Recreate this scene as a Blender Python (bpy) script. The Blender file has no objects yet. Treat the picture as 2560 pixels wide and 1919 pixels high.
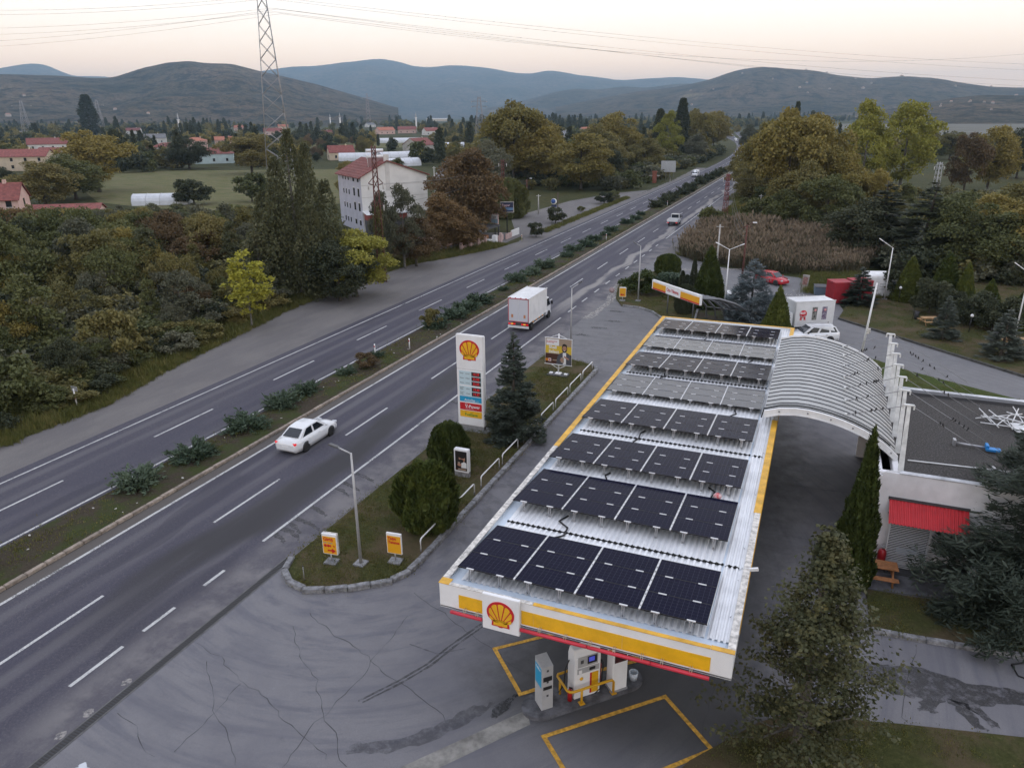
import bpy, bmesh, math, random
import numpy as np
from mathutils import Vector, Matrix, noise

SC = bpy.context.scene
COL = SC.collection

# ------------------------------------------------------------------ camera
CAM_H = 20.0
FOC = 1850.0                                   # focal length in pixels of a 2560 px wide frame
def _rotation():
    c = np.array([1280.0, 959.5]); vp = (2085.5, 281.0); r = math.radians(0.46)
    d = np.array([vp[0]-c[0], -(vp[1]-c[1]), -FOC]); yd = d/np.linalg.norm(d)
    h = np.array([math.cos(r), math.sin(r), 0]); up = np.cross(h, yd); up /= np.linalg.norm(up)
    return np.array([np.cross(yd, up), yd, up])
ROT = _rotation()
cam_d = bpy.data.cameras.new('camera'); cam = bpy.data.objects.new('camera', cam_d); COL.objects.link(cam)
M4 = Matrix([[*ROT[0], 0], [*ROT[1], 0], [*ROT[2], CAM_H], [0, 0, 0, 1]])
cam.matrix_world = M4
cam_d.sensor_fit = 'HORIZONTAL'; cam_d.angle = 2*math.atan(1280/FOC)
cam_d.clip_start = 0.1; cam_d.clip_end = 40000
SC.camera = cam

# survey helpers: photograph pixel (2560 wide) -> point of the ground plane, and back
def ray(u, v): return ROT @ np.array([u-1280.0, -(v-959.5), -FOC])
def G(u, v, z=0.0):
    d = ray(u, v); t = (z-CAM_H)/d[2]; return Vector((d[0]*t, d[1]*t, z))
def proj(p):
    q = ROT.T @ (np.array(p)-np.array([0, 0, CAM_H]))
    return (1280+FOC*q[0]/-q[2], 959.5-FOC*q[1]/-q[2], -q[2])
def at(u, v, dist):
    d = ray(u, v); d = d/math.hypot(d[0], d[1])*dist; return Vector((d[0], d[1], CAM_H+d[2]))
def Hgt(b, v):
    lo, hi = 0.0, 150.0
    for _ in range(50):
        m = (lo+hi)/2
        q = proj((b[0], b[1], m))
        if q[2] > 0.5 and q[1] > v: lo = m
        else: hi = m
    return lo

# ------------------------------------------------------------------ world, sun, exposure
W = bpy.data.worlds.new('World'); SC.world = W; W.use_nodes = True
nt = W.node_tree; N = nt.nodes; Lk = nt.links
for n in list(N): N.remove(n)
out = N.new('ShaderNodeOutputWorld'); bg = N.new('ShaderNodeBackground'); Lk.new(bg.outputs[0], out.inputs[0])
SUN_EL = 2.5; SUN_AZ = 62.0                       # degrees; azimuth measured from +Y (road direction) towards +X
sky = N.new('ShaderNodeTexSky'); sky.sky_type = 'NISHITA'; sky.sun_disc = False
sky.sun_elevation = math.radians(SUN_EL); sky.sun_rotation = math.radians(SUN_AZ)
sky.air_density = 1.0; sky.dust_density = 2.0; sky.ozone_density = 1.0; sky.altitude = 100
# thin high cloud evens the twilight sky out: pale veil mixed over the clear sky
tc = N.new('ShaderNodeTexCoord'); sep = N.new('ShaderNodeSeparateXYZ'); Lk.new(tc.outputs['Generated'], sep.inputs[0])
ramp = N.new('ShaderNodeValToRGB'); Lk.new(sep.outputs['Z'], ramp.inputs[0])
cr = ramp.color_ramp; cr.elements[0].position = 0.0; cr.elements[0].color = (1.52, 0.88, 0.44, 1)
cr.elements[1].position = 1.0; cr.elements[1].color = (0.68, 0.70, 0.84, 1)
for p, c in ((0.045, (1.44, 0.96, 0.58)), (0.085, (1.22, 0.99, 0.77)), (0.14, (1.03, 0.98, 0.93)), (0.40, (0.80, 0.82, 0.91))):
    e = cr.elements.new(p); e.color = (*c, 1)
mx = N.new('ShaderNodeMix'); mx.data_type = 'RGBA'; mx.blend_type = 'MIX'
sc_ = N.new('ShaderNodeVectorMath'); sc_.operation = 'SCALE'; sc_.inputs[3].default_value = 10.0
Lk.new(ramp.outputs[0], sc_.inputs[0])
mx.inputs[0].default_value = 0.80
Lk.new(sky.outputs[0], mx.inputs[6]); Lk.new(sc_.outputs[0], mx.inputs[7])
Lk.new(mx.outputs[2], bg.inputs[0]); bg.inputs[1].default_value = 0.185

sun_d = bpy.data.lights.new('sun', 'SUN'); sun_d.energy = 0.5; sun_d.angle = math.radians(25); sun_d.color = (1.0, 0.86, 0.72)
sun = bpy.data.objects.new('sun', sun_d); COL.objects.link(sun)
_el, _az = math.radians(14), math.radians(SUN_AZ)
sdir = Vector((math.sin(_az)*math.cos(_el), math.cos(_az)*math.cos(_el), math.sin(_el)))
sun.rotation_euler = sdir.to_track_quat('Z', 'Y').to_euler(); sun.location = (0, 0, 300)

vs = SC.view_settings; vs.view_transform = 'Standard'; vs.look = 'None'; vs.exposure = 0.0; vs.gamma = 1.0
vs.use_curve_mapping = False
SC.cycles.max_bounces = 6; SC.cycles.volume_bounces = 0; SC.cycles.transparent_max_bounces = 12
SC.cycles.volume_step_rate = 5; SC.cycles.use_adaptive_sampling = True; SC.cycles.adaptive_threshold = 0.02

# ------------------------------------------------------------------ helpers
def tag(o, label=None, cat=None, group=None, kind=None):
    if label: o['label'] = label
    if cat: o['category'] = cat
    if group: o['group'] = group
    if kind: o['kind'] = kind
    return o
def thing(name, label, cat, loc=(0, 0, 0), rz=0.0, group=None):
    o = bpy.data.objects.new(name, None); COL.objects.link(o)
    o.location = loc; o.rotation_euler = (0, 0, rz); o.empty_display_size = 0.3
    return tag(o, label, cat, group)
def copy_tree(o, parent=None):
    c = o.copy(); COL.objects.link(c); c.parent = parent
    for ch in o.children: copy_tree(ch, c)
    return c
def move(o, loc, rz=0.0, label=None, scale=None, group=None):
    o.location = loc; o.rotation_euler = (0, 0, rz)
    if label: o['label'] = label
    if group: o['group'] = group
    if scale: o.scale = (scale,)*3 if not hasattr(scale, '__len__') else scale
    return o

class MB:
    """collects faces and links them as one mesh object"""
    def __init__(s): s.v = []; s.f = []; s.mi = []; s.sm = []
    def add(s, vs_, fs, mi=0, smooth=False):
        b = len(s.v); s.v += [tuple(p) for p in vs_]
        for f in fs: s.f.append([b+i for i in f]); s.mi.append(mi); s.sm.append(smooth)
        return s
    def box(s, c, d, mi=0, R=None):
        x, y, z = d[0]/2, d[1]/2, d[2]/2
        p = [Vector((a*x, b*y, e*z)) for e in (-1, 1) for b in (-1, 1) for a in (-1, 1)]
        if R is not None: p = [R @ q for q in p]
        c = Vector(c)
        return s.add([c+q for q in p], [(0, 2, 3, 1), (4, 5, 7, 6), (0, 1, 5, 4), (2, 6, 7, 3), (0, 4, 6, 2), (1, 3, 7, 5)], mi)
    def b2(s, x0, x1, y0, y1, z0, z1, mi=0):
        return s.box(((x0+x1)/2, (y0+y1)/2, (z0+z1)/2), (x1-x0, y1-y0, z1-z0), mi)
    def poly(s, pts, mi=0): return s.add(pts, [tuple(range(len(pts)))], mi)
    def prism(s, pts, z0, z1, mi=0):
        n = len(pts)
        a = sum(pts[i][0]*pts[(i+1) % n][1]-pts[(i+1) % n][0]*pts[i][1] for i in range(n))
        if a < 0: pts = pts[::-1]
        v = [(p[0], p[1], z0) for p in pts]+[(p[0], p[1], z1) for p in pts]
        f = [tuple(range(n-1, -1, -1)), tuple(range(n, 2*n))]+[(i, (i+1) % n, n+(i+1) % n, n+i) for i in range(n)]
        return s.add(v, f, mi)
    def tube(s, pts, r, n=8, mi=0, smooth=True, cap=True):
        pts = [Vector(p) for p in pts]; k = len(pts)
        rs = r if hasattr(r, '__len__') else [r]*k
        vs_ = []; up = Vector((0.013, 0.02, 1))
        for i, p in enumerate(pts):
            t = (pts[min(i+1, k-1)]-pts[max(i-1, 0)]).normalized()
            a = t.cross(up)
            if a.length < 0.05: a = t.cross(Vector((1, 0.1, 0)))
            a.normalize(); b = a.cross(t)
            for j in range(n):
                w = 2*math.pi*j/n; vs_.append(p+(a*math.cos(w)+b*math.sin(w))*rs[i])
        fs = [(i*n+j, i*n+(j+1) % n, (i+1)*n+(j+1) % n, (i+1)*n+j) for i in range(k-1) for j in range(n)]
        b0 = len(s.v); s.add(vs_, fs, mi, smooth)
        if cap: s.f += [[b0+j for j in range(n)], [b0+(k-1)*n+j for j in range(n-1, -1, -1)]]; s.mi += [mi]*2; s.sm += [False]*2
        return s
    def lathe(s, prof, c=(0, 0, 0), n=16, mi=0, axis='z', smooth=True):
        vs_ = []
        for r, h in prof:
            for j in range(n):
                w = 2*math.pi*j/n; p = (r*math.cos(w), r*math.sin(w), h)
                if axis == 'x': p = (h, p[0], p[1])
                if axis == 'y': p = (p[0], h, p[1])
                vs_.append((p[0]+c[0], p[1]+c[1], p[2]+c[2]))
        k = len(prof)
        fs = [(i*n+j, i*n+(j+1) % n, (i+1)*n+(j+1) % n, (i+1)*n+j) for i in range(k-1) for j in range(n)]
        b0 = len(s.v); s.add(vs_, fs, mi, smooth)
        s.f += [[b0+j for j in range(n-1, -1, -1)], [b0+(k-1)*n+j for j in range(n)]]; s.mi += [mi]*2; s.sm += [False]*2
        return s
    def strip(s, left, right, mi=0):
        n = len(left); v = [tuple(p) for p in left]+[tuple(p) for p in right]
        return s.add(v, [(i, n+i, n+i+1, i+1) for i in range(n-1)], mi)
    def build(s, name, mats, parent=None, loc=None, bevel=0, fixn=True):
        me = bpy.data.meshes.new(name); me.from_pydata(s.v, [], s.f)
        if not isinstance(mats, (list, tuple)): mats = [mats]
        for m in mats: me.materials.append(m)
        me.polygons.foreach_set('material_index', s.mi); me.polygons.foreach_set('use_smooth', s.sm)
        if bevel or fixn:
            bm = bmesh.new(); bm.from_mesh(me)
            if fixn: bmesh.ops.recalc_face_normals(bm, faces=bm.faces)
            if bevel: bmesh.ops.bevel(bm, geom=list(bm.edges), offset=bevel, segments=2, affect='EDGES', clamp_overlap=True)
            bm.to_mesh(me); bm.free()
        o = bpy.data.objects.new(name, me); COL.objects.link(o)
        if parent is not None: o.parent = parent
        if loc is not None: o.location = loc
        return o
def struct(o): o['kind'] = 'structure'; return o

# ------------------------------------------------------------------ materials
MT = {}
def mat(name, col, rough=0.6, metal=0.0, var=0.0, vscale=3.0, bump=0.0, bscale=20.0, col2=None, emit=None, spec=0.5, rand=0.0, coat=0.0, ior=None):
    if name in MT: return MT[name]
    m = bpy.data.materials.new(name); m.use_nodes = True; t = m.node_tree; b = t.nodes['Principled BSDF']
    b.inputs['Base Color'].default_value = (*col, 1); b.inputs['Roughness'].default_value = rough; b.inputs['Metallic'].default_value = metal
    b.inputs['Specular IOR Level'].default_value = spec; b.inputs['Coat Weight'].default_value = coat
    if ior: b.inputs['IOR'].default_value = ior
    if emit: b.inputs['Emission Color'].default_value = (*emit[0], 1); b.inputs['Emission Strength'].default_value = emit[1]
    if var or col2 or rand or bump:
        g = t.nodes.new('ShaderNodeNewGeometry')
    last = None
    if var or col2:
        n = t.nodes.new('ShaderNodeTexNoise'); n.inputs['Scale'].default_value = vscale; n.inputs['Detail'].default_value = 6; n.inputs['Roughness'].default_value = 0.65
        t.links.new(g.outputs['Position'], n.inputs['Vector'])
        r = t.nodes.new('ShaderNodeValToRGB'); t.links.new(n.outputs[0], r.inputs[0])
        c2 = col2 if col2 else tuple(x*(1-var) for x in col); c1 = col if col2 else tuple(min(1, x*(1+var*0.6)) for x in col)
        r.color_ramp.elements[0].position = 0.36; r.color_ramp.elements[0].color = (*c2, 1)
        r.color_ramp.elements[1].position = 0.62; r.color_ramp.elements[1].color = (*c1, 1)
        last = r.outputs[0]
    if rand:
        oi = t.nodes.new('ShaderNodeObjectInfo'); hs = t.nodes.new('ShaderNodeHueSaturation')
        mr = t.nodes.new('ShaderNodeMapRange'); mr.inputs[3].default_value = 1-rand; mr.inputs[4].default_value = 1+rand
        t.links.new(oi.outputs['Random'], mr.inputs[0]); t.links.new(mr.outputs[0], hs.inputs['Value'])
        if last: t.links.new(last, hs.inputs['Color'])
        else: hs.inputs['Color'].default_value = (*col, 1)
        last = hs.outputs[0]
    if last: t.links.new(last, b.inputs['Base Color'])
    if bump:
        n2 = t.nodes.new('ShaderNodeTexNoise'); n2.inputs['Scale'].default_value = bscale; n2.inputs['Detail'].default_value = 4
        t.links.new(g.outputs['Position'], n2.inputs['Vector'])
        bp = t.nodes.new('ShaderNodeBump'); bp.inputs['Strength'].default_value = bump; bp.inputs['Distance'].default_value = 0.05
        t.links.new(n2.outputs[0], bp.inputs['Height']); t.links.new(bp.outputs[0], b.inputs['Normal'])
    MT[name] = m; return m

class NG:
    """tiny node-graph helper for the larger ground materials"""
    def __init__(s, name, rough=0.8, spec=0.3):
        s.m = bpy.data.materials.new(name); s.m.use_nodes = True; s.t = s.m.node_tree; s.b = s.t.nodes['Principled BSDF']
        s.b.inputs['Roughness'].default_value = rough; s.b.inputs['Specular IOR Level'].default_value = spec
        s.geo = s.t.nodes.new('ShaderNodeNewGeometry'); s.pos = s.geo.outputs['Position']; MT[name] = s.m
    def n(s, typ, **kw):
        x = s.t.nodes.new(typ)
        for k, v in kw.items(): setattr(x, k, v)
        return x
    def link(s, a, b): s.t.links.new(a, b)
    def scalevec(s, sc3):
        x = s.n('ShaderNodeVectorMath', operation='MULTIPLY'); s.link(s.pos, x.inputs[0]); x.inputs[1].default_value = sc3; return x.outputs[0]
    def noise(s, scale, detail=5, rough=0.6, vec=None, dist=0.0):
        x = s.n('ShaderNodeTexNoise'); x.inputs['Scale'].default_value = scale; x.inputs['Detail'].default_value = detail
        x.inputs['Roughness'].default_value = rough; x.inputs['Distortion'].default_value = dist; s.link(vec or s.pos, x.inputs['Vector']); return x.outputs[0]
    def xyz(s):
        x = s.n('ShaderNodeSeparateXYZ'); s.link(s.pos, x.inputs[0]); return x.outputs
    def math(s, op, a, b=None, c=None):
        x = s.n('ShaderNodeMath', operation=op)
        for i, v in enumerate((a, b, c)):
            if v is None: continue
            if isinstance(v, (int, float)): x.inputs[i].default_value = v
            else: s.link(v, x.inputs[i])
        return x.outputs[0]
    def mr(s, v, a, b, c=0.0, d=1.0, smooth=True):
        x = s.n('ShaderNodeMapRange'); x.interpolation_type = 'SMOOTHSTEP' if smooth else 'LINEAR'
        s.link(v, x.inputs[0])
        for i, q in enumerate((a, b, c, d)): x.inputs[i+1].default_value = q
        return x.outputs[0]
    def ramp(s, v, stops):
        x = s.n('ShaderNodeValToRGB'); e = x.color_ramp.elements
        e[0].position, e[0].color = stops[0][0], (*stops[0][1], 1); e[1].position, e[1].color = stops[-1][0], (*stops[-1][1], 1)
        for p, c in stops[1:-1]: q = e.new(p); q.color = (*c, 1)
        s.link(v, x.inputs[0]); return x.outputs[0]
    def mix(s, f, a, b, blend='MIX'):
        x = s.n('ShaderNodeMix', data_type='RGBA', blend_type=blend)
        for i, v in ((0, f), (6, a), (7, b)):
            if isinstance(v, (int, float)): x.inputs[i].default_value = v
            elif isinstance(v, tuple): x.inputs[i].default_value = (*v, 1)
            else: s.link(v, x.inputs[i])
        return x.outputs[2]
    def color(s, c): s.link(c, s.b.inputs['Base Color']); return s
    def rough(s, c): s.link(c, s.b.inputs['Roughness']); return s
    def bump(s, h, strength=0.4, dist=0.03):
        x = s.n('ShaderNodeBump'); x.inputs['Strength'].default_value = strength; x.inputs['Distance'].default_value = dist
        s.link(h, x.inputs['Height']); s.link(x.outputs[0], s.b.inputs['Normal']); return s
# ------------------------------------------------------------------ ground materials
def road_dx(y):
    if y < 300: return 0.0
    if y < 690: return -0.00026*(y-300)**2
    return -39.5-0.14*(y-690)
g = NG('ground_grass', 0.95, 0.1)
n1 = g.noise(0.02, 6, 0.7); n2 = g.noise(0.6, 6, 0.7)
c = g.ramp(n1, [(0.3, (0.035, 0.04, 0.016)), (0.5, (0.06, 0.062, 0.026)), (0.7, (0.085, 0.075, 0.035))])
g.color(g.mix(g.mr(n2, 0.35, 0.7, 0.0, 0.6), c, (0.03, 0.035, 0.014))); g.bump(g.noise(3.0), 0.6, 0.2)

a = NG('asphalt', 0.82, 0.35); x, y, z = a.xyz()
fine = a.noise(28, 3, 0.7); big = a.noise(0.22, 5, 0.6, a.scalevec((1, 0.18, 1))); speck = a.noise(9, 3, 0.85)
base = a.ramp(fine, [(0.25, (0.040, 0.038, 0.052)), (0.5, (0.064, 0.061, 0.078)), (0.75, (0.100, 0.097, 0.110))])
base = a.mix(a.mr(speck, 0.52, 0.72, 0.0, 0.75), base, (0.135, 0.128, 0.130)); base = a.mix(a.mr(speck, 0.46, 0.30, 0.0, 0.6), base, (0.030, 0.028, 0.042))
base = a.mix(a.mr(big, 0.38, 0.66, 0.0, 0.5), base, (0.048, 0.045, 0.066))
# worn wheel tracks, repair patches and the long damp streak in the near lane
trk = None
for cx_ in (-41.5, -40.0, -37.9, -36.5, -30.2, -28.5, -26.5, -24.9):
    bnd = a.mr(a.math('ABSOLUTE', a.math('SUBTRACT', x, cx_)), 0.12, 0.48, 1.0, 0.0); trk = bnd if trk is None else a.math('MAXIMUM', trk, bnd)
trk = a.math('MULTIPLY', trk, a.mr(a.noise(0.35, 5, 0.6, a.scalevec((1, 0.12, 1))), 0.32, 0.6, 0.0, 0.6))
base = a.mix(trk, base, (0.125, 0.120, 0.128))
pch = a.mr(a.noise(0.13, 2, 0.4, a.scalevec((2.2, 0.55, 1))), 0.60, 0.615, 0.0, 0.4)
base = a.mix(pch, base, (0.040, 0.038, 0.050))
wob = a.mr(a.noise(0.08, 3, 0.5, a.scalevec((1, 1, 1))), 0.2, 0.8, -0.9, 0.9)
xs = a.math('ADD', x, wob)
def band(cx, hw): return a.mr(a.math('ABSOLUTE', a.math('SUBTRACT', xs, cx)), hw*0.45, hw, 1.0, 0.0)
streak = a.math('MULTIPLY', band(-25.8, 1.45), a.math('MULTIPLY', a.mr(y, 13, 24), a.mr(y, 52, 64, 1.0, 0.0)))
streak = a.math('MULTIPLY', streak, a.mr(a.noise(0.5, 4, 0.6, a.scalevec((1, 0.25, 1))), 0.3, 0.5, 0.35, 1.0))
base = a.mix(a.math('MULTIPLY', streak, 0.92), base, (0.022, 0.020, 0.023))
pale = a.math('MULTIPLY', band(-25.0, 0.75), a.mr(y, 62, 85)); pale = a.math('MULTIPLY', pale, a.mr(a.noise(0.3, 4, 0.6, a.scalevec((2, 0.2, 1))), 0.32, 0.52, 0.0, 0.9))
base = a.mix(pale, base, (0.26, 0.245, 0.23))
mud = a.math('MULTIPLY', a.mr(x, -24.3, -22.6), a.mr(a.noise(0.35, 5, 0.65), 0.38, 0.62, 0.25, 0.95))
base = a.mix(a.math('MULTIPLY', mud, a.mr(y, 8, 14)), base, (0.175, 0.165, 0.165))
dirt = a.math('MULTIPLY', a.mr(a.math('ABSOLUTE', a.math('SUBTRACT', x, -31.65)), 0.25, 0.75, 1.0, 0.0), 0.8)
base = a.mix(dirt, base, (0.10, 0.088, 0.075))
a.color(base); a.bump(fine, 0.25, 0.01)
a.rough(a.mr(streak, 0.0, 1.0, 0.85, 0.62))

s_ = NG('shoulder_gravel', 0.92, 0.2); x, y, z = s_.xyz()
f1 = s_.noise(22, 3, 0.7); f2 = s_.noise(0.35, 6, 0.65, s_.scalevec((1, 0.3, 1)))
c = s_.ramp(f1, [(0.25, (0.115, 0.107, 0.104)), (0.75, (0.225, 0.212, 0.200))])
c = s_.mix(s_.mr(f2, 0.36, 0.62, 0.0, 0.6), c, (0.12, 0.113, 0.116)); s_.color(c); s_.bump(f1, 0.3, 0.01)

k = NG('forecourt_concrete', 0.75, 0.35); x, y, z = k.xyz()
f1 = k.noise(30, 3, 0.7)
# tyre swirls: noise stretched along arcs that sweep in from the highway
cx, cy = k.math('SUBTRACT', x, -18.5), k.math('SUBTRACT', y, 27.5)
rad = k.math('SQRT', k.math('ADD', k.math('MULTIPLY', cx, cx), k.math('MULTIPLY', cy, cy)))
ang = k.math('ARCTAN2', cy, cx)
cv = k.n('ShaderNodeCombineXYZ'); k.link(k.math('MULTIPLY', rad, 1.5), cv.inputs[0]); k.link(k.math('MULTIPLY', ang, 2.4), cv.inputs[1])
sw = k.noise(1.0, 6, 0.65, cv.outputs[0], 0.4)
bl = k.noise(0.16, 5, 0.6, None, 0.6); bl2 = k.noise(0.9, 6, 0.7)
c = k.ramp(f1, [(0.25, (0.145, 0.141, 0.148)), (0.75, (0.205, 0.200, 0.208))])
c = k.mix(k.mr(sw, 0.42, 0.70, 0.0, 0.62), c, (0.085, 0.087, 0.110))
sw2 = k.noise(2.3, 5, 0.6, cv.outputs[0], 1.2); c = k.mix(k.mr(sw2, 0.55, 0.75, 0.0, 0.35), c, (0.075, 0.077, 0.098))
c = k.mix(k.mr(bl, 0.42, 0.62, 0.0, 0.6), c, (0.125, 0.123, 0.138))
c = k.mix(k.mr(bl2, 0.6, 0.8, 0.0, 0.45), c, (0.07, 0.07, 0.08))
dk = k.mr(k.math('ADD', k.math('ABSOLUTE', k.math('SUBTRACT', x, -4.6)), k.math('MULTIPLY', bl2, 3.0)), 4.8, 8.0, 1.0, 0.0)   # darker concrete under the canopy, with an uneven edge
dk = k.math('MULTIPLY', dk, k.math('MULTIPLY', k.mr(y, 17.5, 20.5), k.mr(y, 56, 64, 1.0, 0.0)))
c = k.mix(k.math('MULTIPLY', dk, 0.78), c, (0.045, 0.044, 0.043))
fa = k.mr(y, 52, 66, 0.0, 0.55)
c = k.mix(fa, c, (0.155, 0.152, 0.150))
fb = k.math('MULTIPLY', k.mr(x, -12, -14.5), k.mr(bl2, 0.45, 0.6, 0.0, 0.6)); fb = k.math('MULTIPLY', fb, k.mr(y, 24, 30))
c = k.mix(fb, c, (0.085, 0.083, 0.085))
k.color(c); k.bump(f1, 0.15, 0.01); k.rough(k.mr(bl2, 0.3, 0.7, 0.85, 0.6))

l = NG('lawn', 0.95, 0.1); f1 = l.noise(6, 6, 0.75); f2 = l.noise(0.35, 5, 0.65)
c = l.ramp(f1, [(0.25, (0.026, 0.031, 0.010)), (0.55, (0.058, 0.062, 0.022)), (0.8, (0.105, 0.102, 0.045))])
c = l.mix(l.mr(f2, 0.40, 0.62, 0.0, 0.8), c, (0.105, 0.076, 0.048)); l.color(c); l.bump(f1, 0.8, 0.08)
l2 = NG('lawn_green', 0.95, 0.1); f1 = l2.noise(6, 6, 0.75); f2 = l2.noise(0.4, 5, 0.65)
c = l2.ramp(f1, [(0.25, (0.028, 0.045, 0.010)), (0.6, (0.062, 0.082, 0.022)), (0.85, (0.11, 0.115, 0.045))])
c = l2.mix(l2.mr(f2, 0.45, 0.68, 0.0, 0.6), c, (0.085, 0.078, 0.04)); l2.color(c); l2.bump(f1, 0.8, 0.08)
md = NG('median_soil', 0.95, 0.1); f1 = md.noise(7, 6, 0.75); f2 = md.noise(0.5, 5, 0.65)
c = md.ramp(f1, [(0.25, (0.030, 0.026, 0.018)), (0.75, (0.085, 0.068, 0.050))])
c = md.mix(md.mr(f2, 0.45, 0.62, 0.0, 0.85), c, (0.045, 0.058, 0.018)); md.color(c); md.bump(f1, 0.8, 0.08)
fd = NG('field', 0.95, 0.1); f1 = fd.noise(1.2, 6, 0.7); f2 = fd.noise(0.25, 4, 0.6, fd.scalevec((0.5, 3.0, 1)))
c = fd.ramp(f2, [(0.35, (0.085, 0.095, 0.035)), (0.5, (0.14, 0.135, 0.06)), (0.65, (0.17, 0.14, 0.085))])
fd.color(fd.mix(fd.mr(f1, 0.4, 0.65, 0.0, 0.4), c, (0.06, 0.07, 0.03)))
rv = NG('river_gravel', 0.95, 0.1); f1 = rv.noise(0.012, 6, 0.7, rv.scalevec((1, 2.5, 1)))
rv.color(rv.ramp(f1, [(0.3, (0.09, 0.088, 0.06)), (0.6, (0.17, 0.162, 0.14)), (0.8, (0.22, 0.21, 0.19))]))
pt = NG('road_paint', 0.8, 0.3); pn1 = pt.noise(11, 5, 0.75); pt.color(pt.ramp(pn1, [(0.3, (0.36, 0.36, 0.36)), (0.6, (0.58, 0.58, 0.56))])); pt.link(pt.mr(pt.math('ADD', pt.math('MULTIPLY', pt.noise(16, 4, 0.8), 0.6), pt.math('MULTIPLY', pt.noise(0.5, 3, 0.6), 0.4)), 0.40, 0.47, 0.12, 0.95), pt.b.inputs['Alpha']); PAINT = pt.m
YPAINT = mat('yellow_paint', (0.55, 0.30, 0.04), 0.8, var=0.4, vscale=7)
KERB = mat('kerb_stone', (0.26, 0.215, 0.175), 0.9, var=0.35, vscale=5, rand=0.18, bump=0.3)
KERBG = mat('kerb_grey', (0.22, 0.22, 0.225), 0.9, var=0.45, vscale=4, rand=0.15, bump=0.4)
DARK = mat('dark_joint', (0.05, 0.05, 0.053), 0.9)
STEEL = mat('galvanised', (0.42, 0.42, 0.43), 0.45, 0.6, var=0.15)
WHITE = mat('white_paint', (0.74, 0.74, 0.735), 0.45, var=0.08, vscale=2)
BLACK = mat('black_plastic', (0.015, 0.015, 0.016), 0.5)
RUBBER = mat('rubber', (0.016, 0.016, 0.017), 0.8)

# ------------------------------------------------------------------ ground sheet
RNG = 16000
m = MB(); n = 24; xs_ = [-RNG+2*RNG*i/n for i in range(n+1)]; ys_ = [-1500+(RNG+1500)*i/n for i in range(n+1)]
m.add([(p, q, 0) for q in ys_ for p in xs_], [(j*(n+1)+i, j*(n+1)+i+1, (j+1)*(n+1)+i+1, (j+1)*(n+1)+i) for j in range(n) for i in range(n)])
struct(m.build('ground', MT['ground_grass']))

def sheet(name, pts, z, mt, thick=None):
    m = MB()
    if thick is None: m.poly([(p[0], p[1], z) for p in pts])
    else: m.prism(pts, z-thick, z)
    o = m.build(name, mt, fixn=thick is not None)
    if thick is None and o.data.polygons[0].normal.z < 0: o.data.flip_normals()
    return struct(o)
def road_strip(name, x0, x1, ya, yb, z, mt, step=12):
    ys = list(np.arange(ya, yb, step))+[yb]; m = MB()
    m.strip([(x0+road_dx(q), q, z) for q in ys], [(x1+road_dx(q), q, z) for q in ys]); return struct(m.build(name, mt))
# forecourt and yards
sheet('forecourt', [(-21.9, -20), (40, -20), (40, 60), (20, 66), (12, 74), (4, 82), (2.5, 92), (-1, 101), (-12, 105), (-19, 112), (-21.9, 112)], 0.016, MT['forecourt_concrete'])
road_strip('carriageway', -43.2, -35.3, -10, 900, 0.022, MT['asphalt']).name = 'carriageway'
road_strip('carriageway', -32.0, -21.62, -10, 900, 0.022, MT['asphalt'])
sl = [(-47.4, -10), (-47.4, 36), (-49.3, 43), (-51.1, 53), (-52.9, 63.6), (-53.6, 71), (-54.3, 82), (-53.5, 92), (-50.2, 100), (-47.6, 108), (-46.6, 116), (-46.2, 126), (-45.2, 180), (-45.2, 250), (-47.2, 306)]
jit = random.Random(4)
def densify(pts, step, amp):
    o = []
    for p, q in zip(pts, pts[1:]):
        d = math.dist(p, q); kk = max(1, int(d/step))
        for i in range(kk):
            t = i/kk; o.append((p[0]+(q[0]-p[0])*t+jit.uniform(-amp, amp), p[1]+(q[1]-p[1])*t))
    return o+[pts[-1]]
dl = densify(sl, 1.5, 0.28)
mm = MB(); mm.strip([(p[0], p[1], 0.012) for p in dl], [(-43.1, p[1], 0.012) for p in dl]); struct(mm.build('road_shoulder', MT['shoulder_gravel']))
sr = densify([(-19.6, 108), (-19.0, 118), (-19.2, 146), (-19.6, 180), (-21.4, 230), (-21.4, 300)], 2, 0.3)
mm = MB(); mm.strip([(-21.7, p[1], 0.013) for p in sr], [(p[0], p[1], 0.013) for p in sr]); struct(mm.build('road_shoulder', MT['shoulder_gravel']))
sheet('gravel_yard', [(-46.4, 118.5), (-45.2, 128), (-46.8, 133), (-46.5, 180), (-45.3, 188), (-45.2, 212), (-52, 200), (-57.5, 178), (-59, 152), (-63, 155), (-62, 150), (-57, 139), (-51, 126)], 0.010, MT['shoulder_gravel'])
sheet('village_road', [(-60, 149), (-63, 156), (-92, 180), (-126, 235), (-196, 390), (-260, 600), (-256, 602), (-190, 390), (-120, 232), (-87, 176), (-57, 143)], 0.008, MT['shoulder_gravel'])
sheet('field', [(-170, 138), (-246, 190), (-262, 225), (-175, 262), (-120, 205), (-105, 160), (-128, 128)], 0.006, MT['field'])
sheet('field', [(30, 160), (22, 215), (60, 260), (150, 300), (170, 200)], 0.006, MT['field'])
sheet('field', [(-330, 420), (-520, 560), (-330, 640), (-240, 470)], 0.006, MT['field'])
sheet('river_plain', [(120, 520), (30, 760), (-20, 1500), (700, 2600), (2600, 2400), (1800, 900), (700, 420)], 0.10, MT['river_gravel'])

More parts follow.
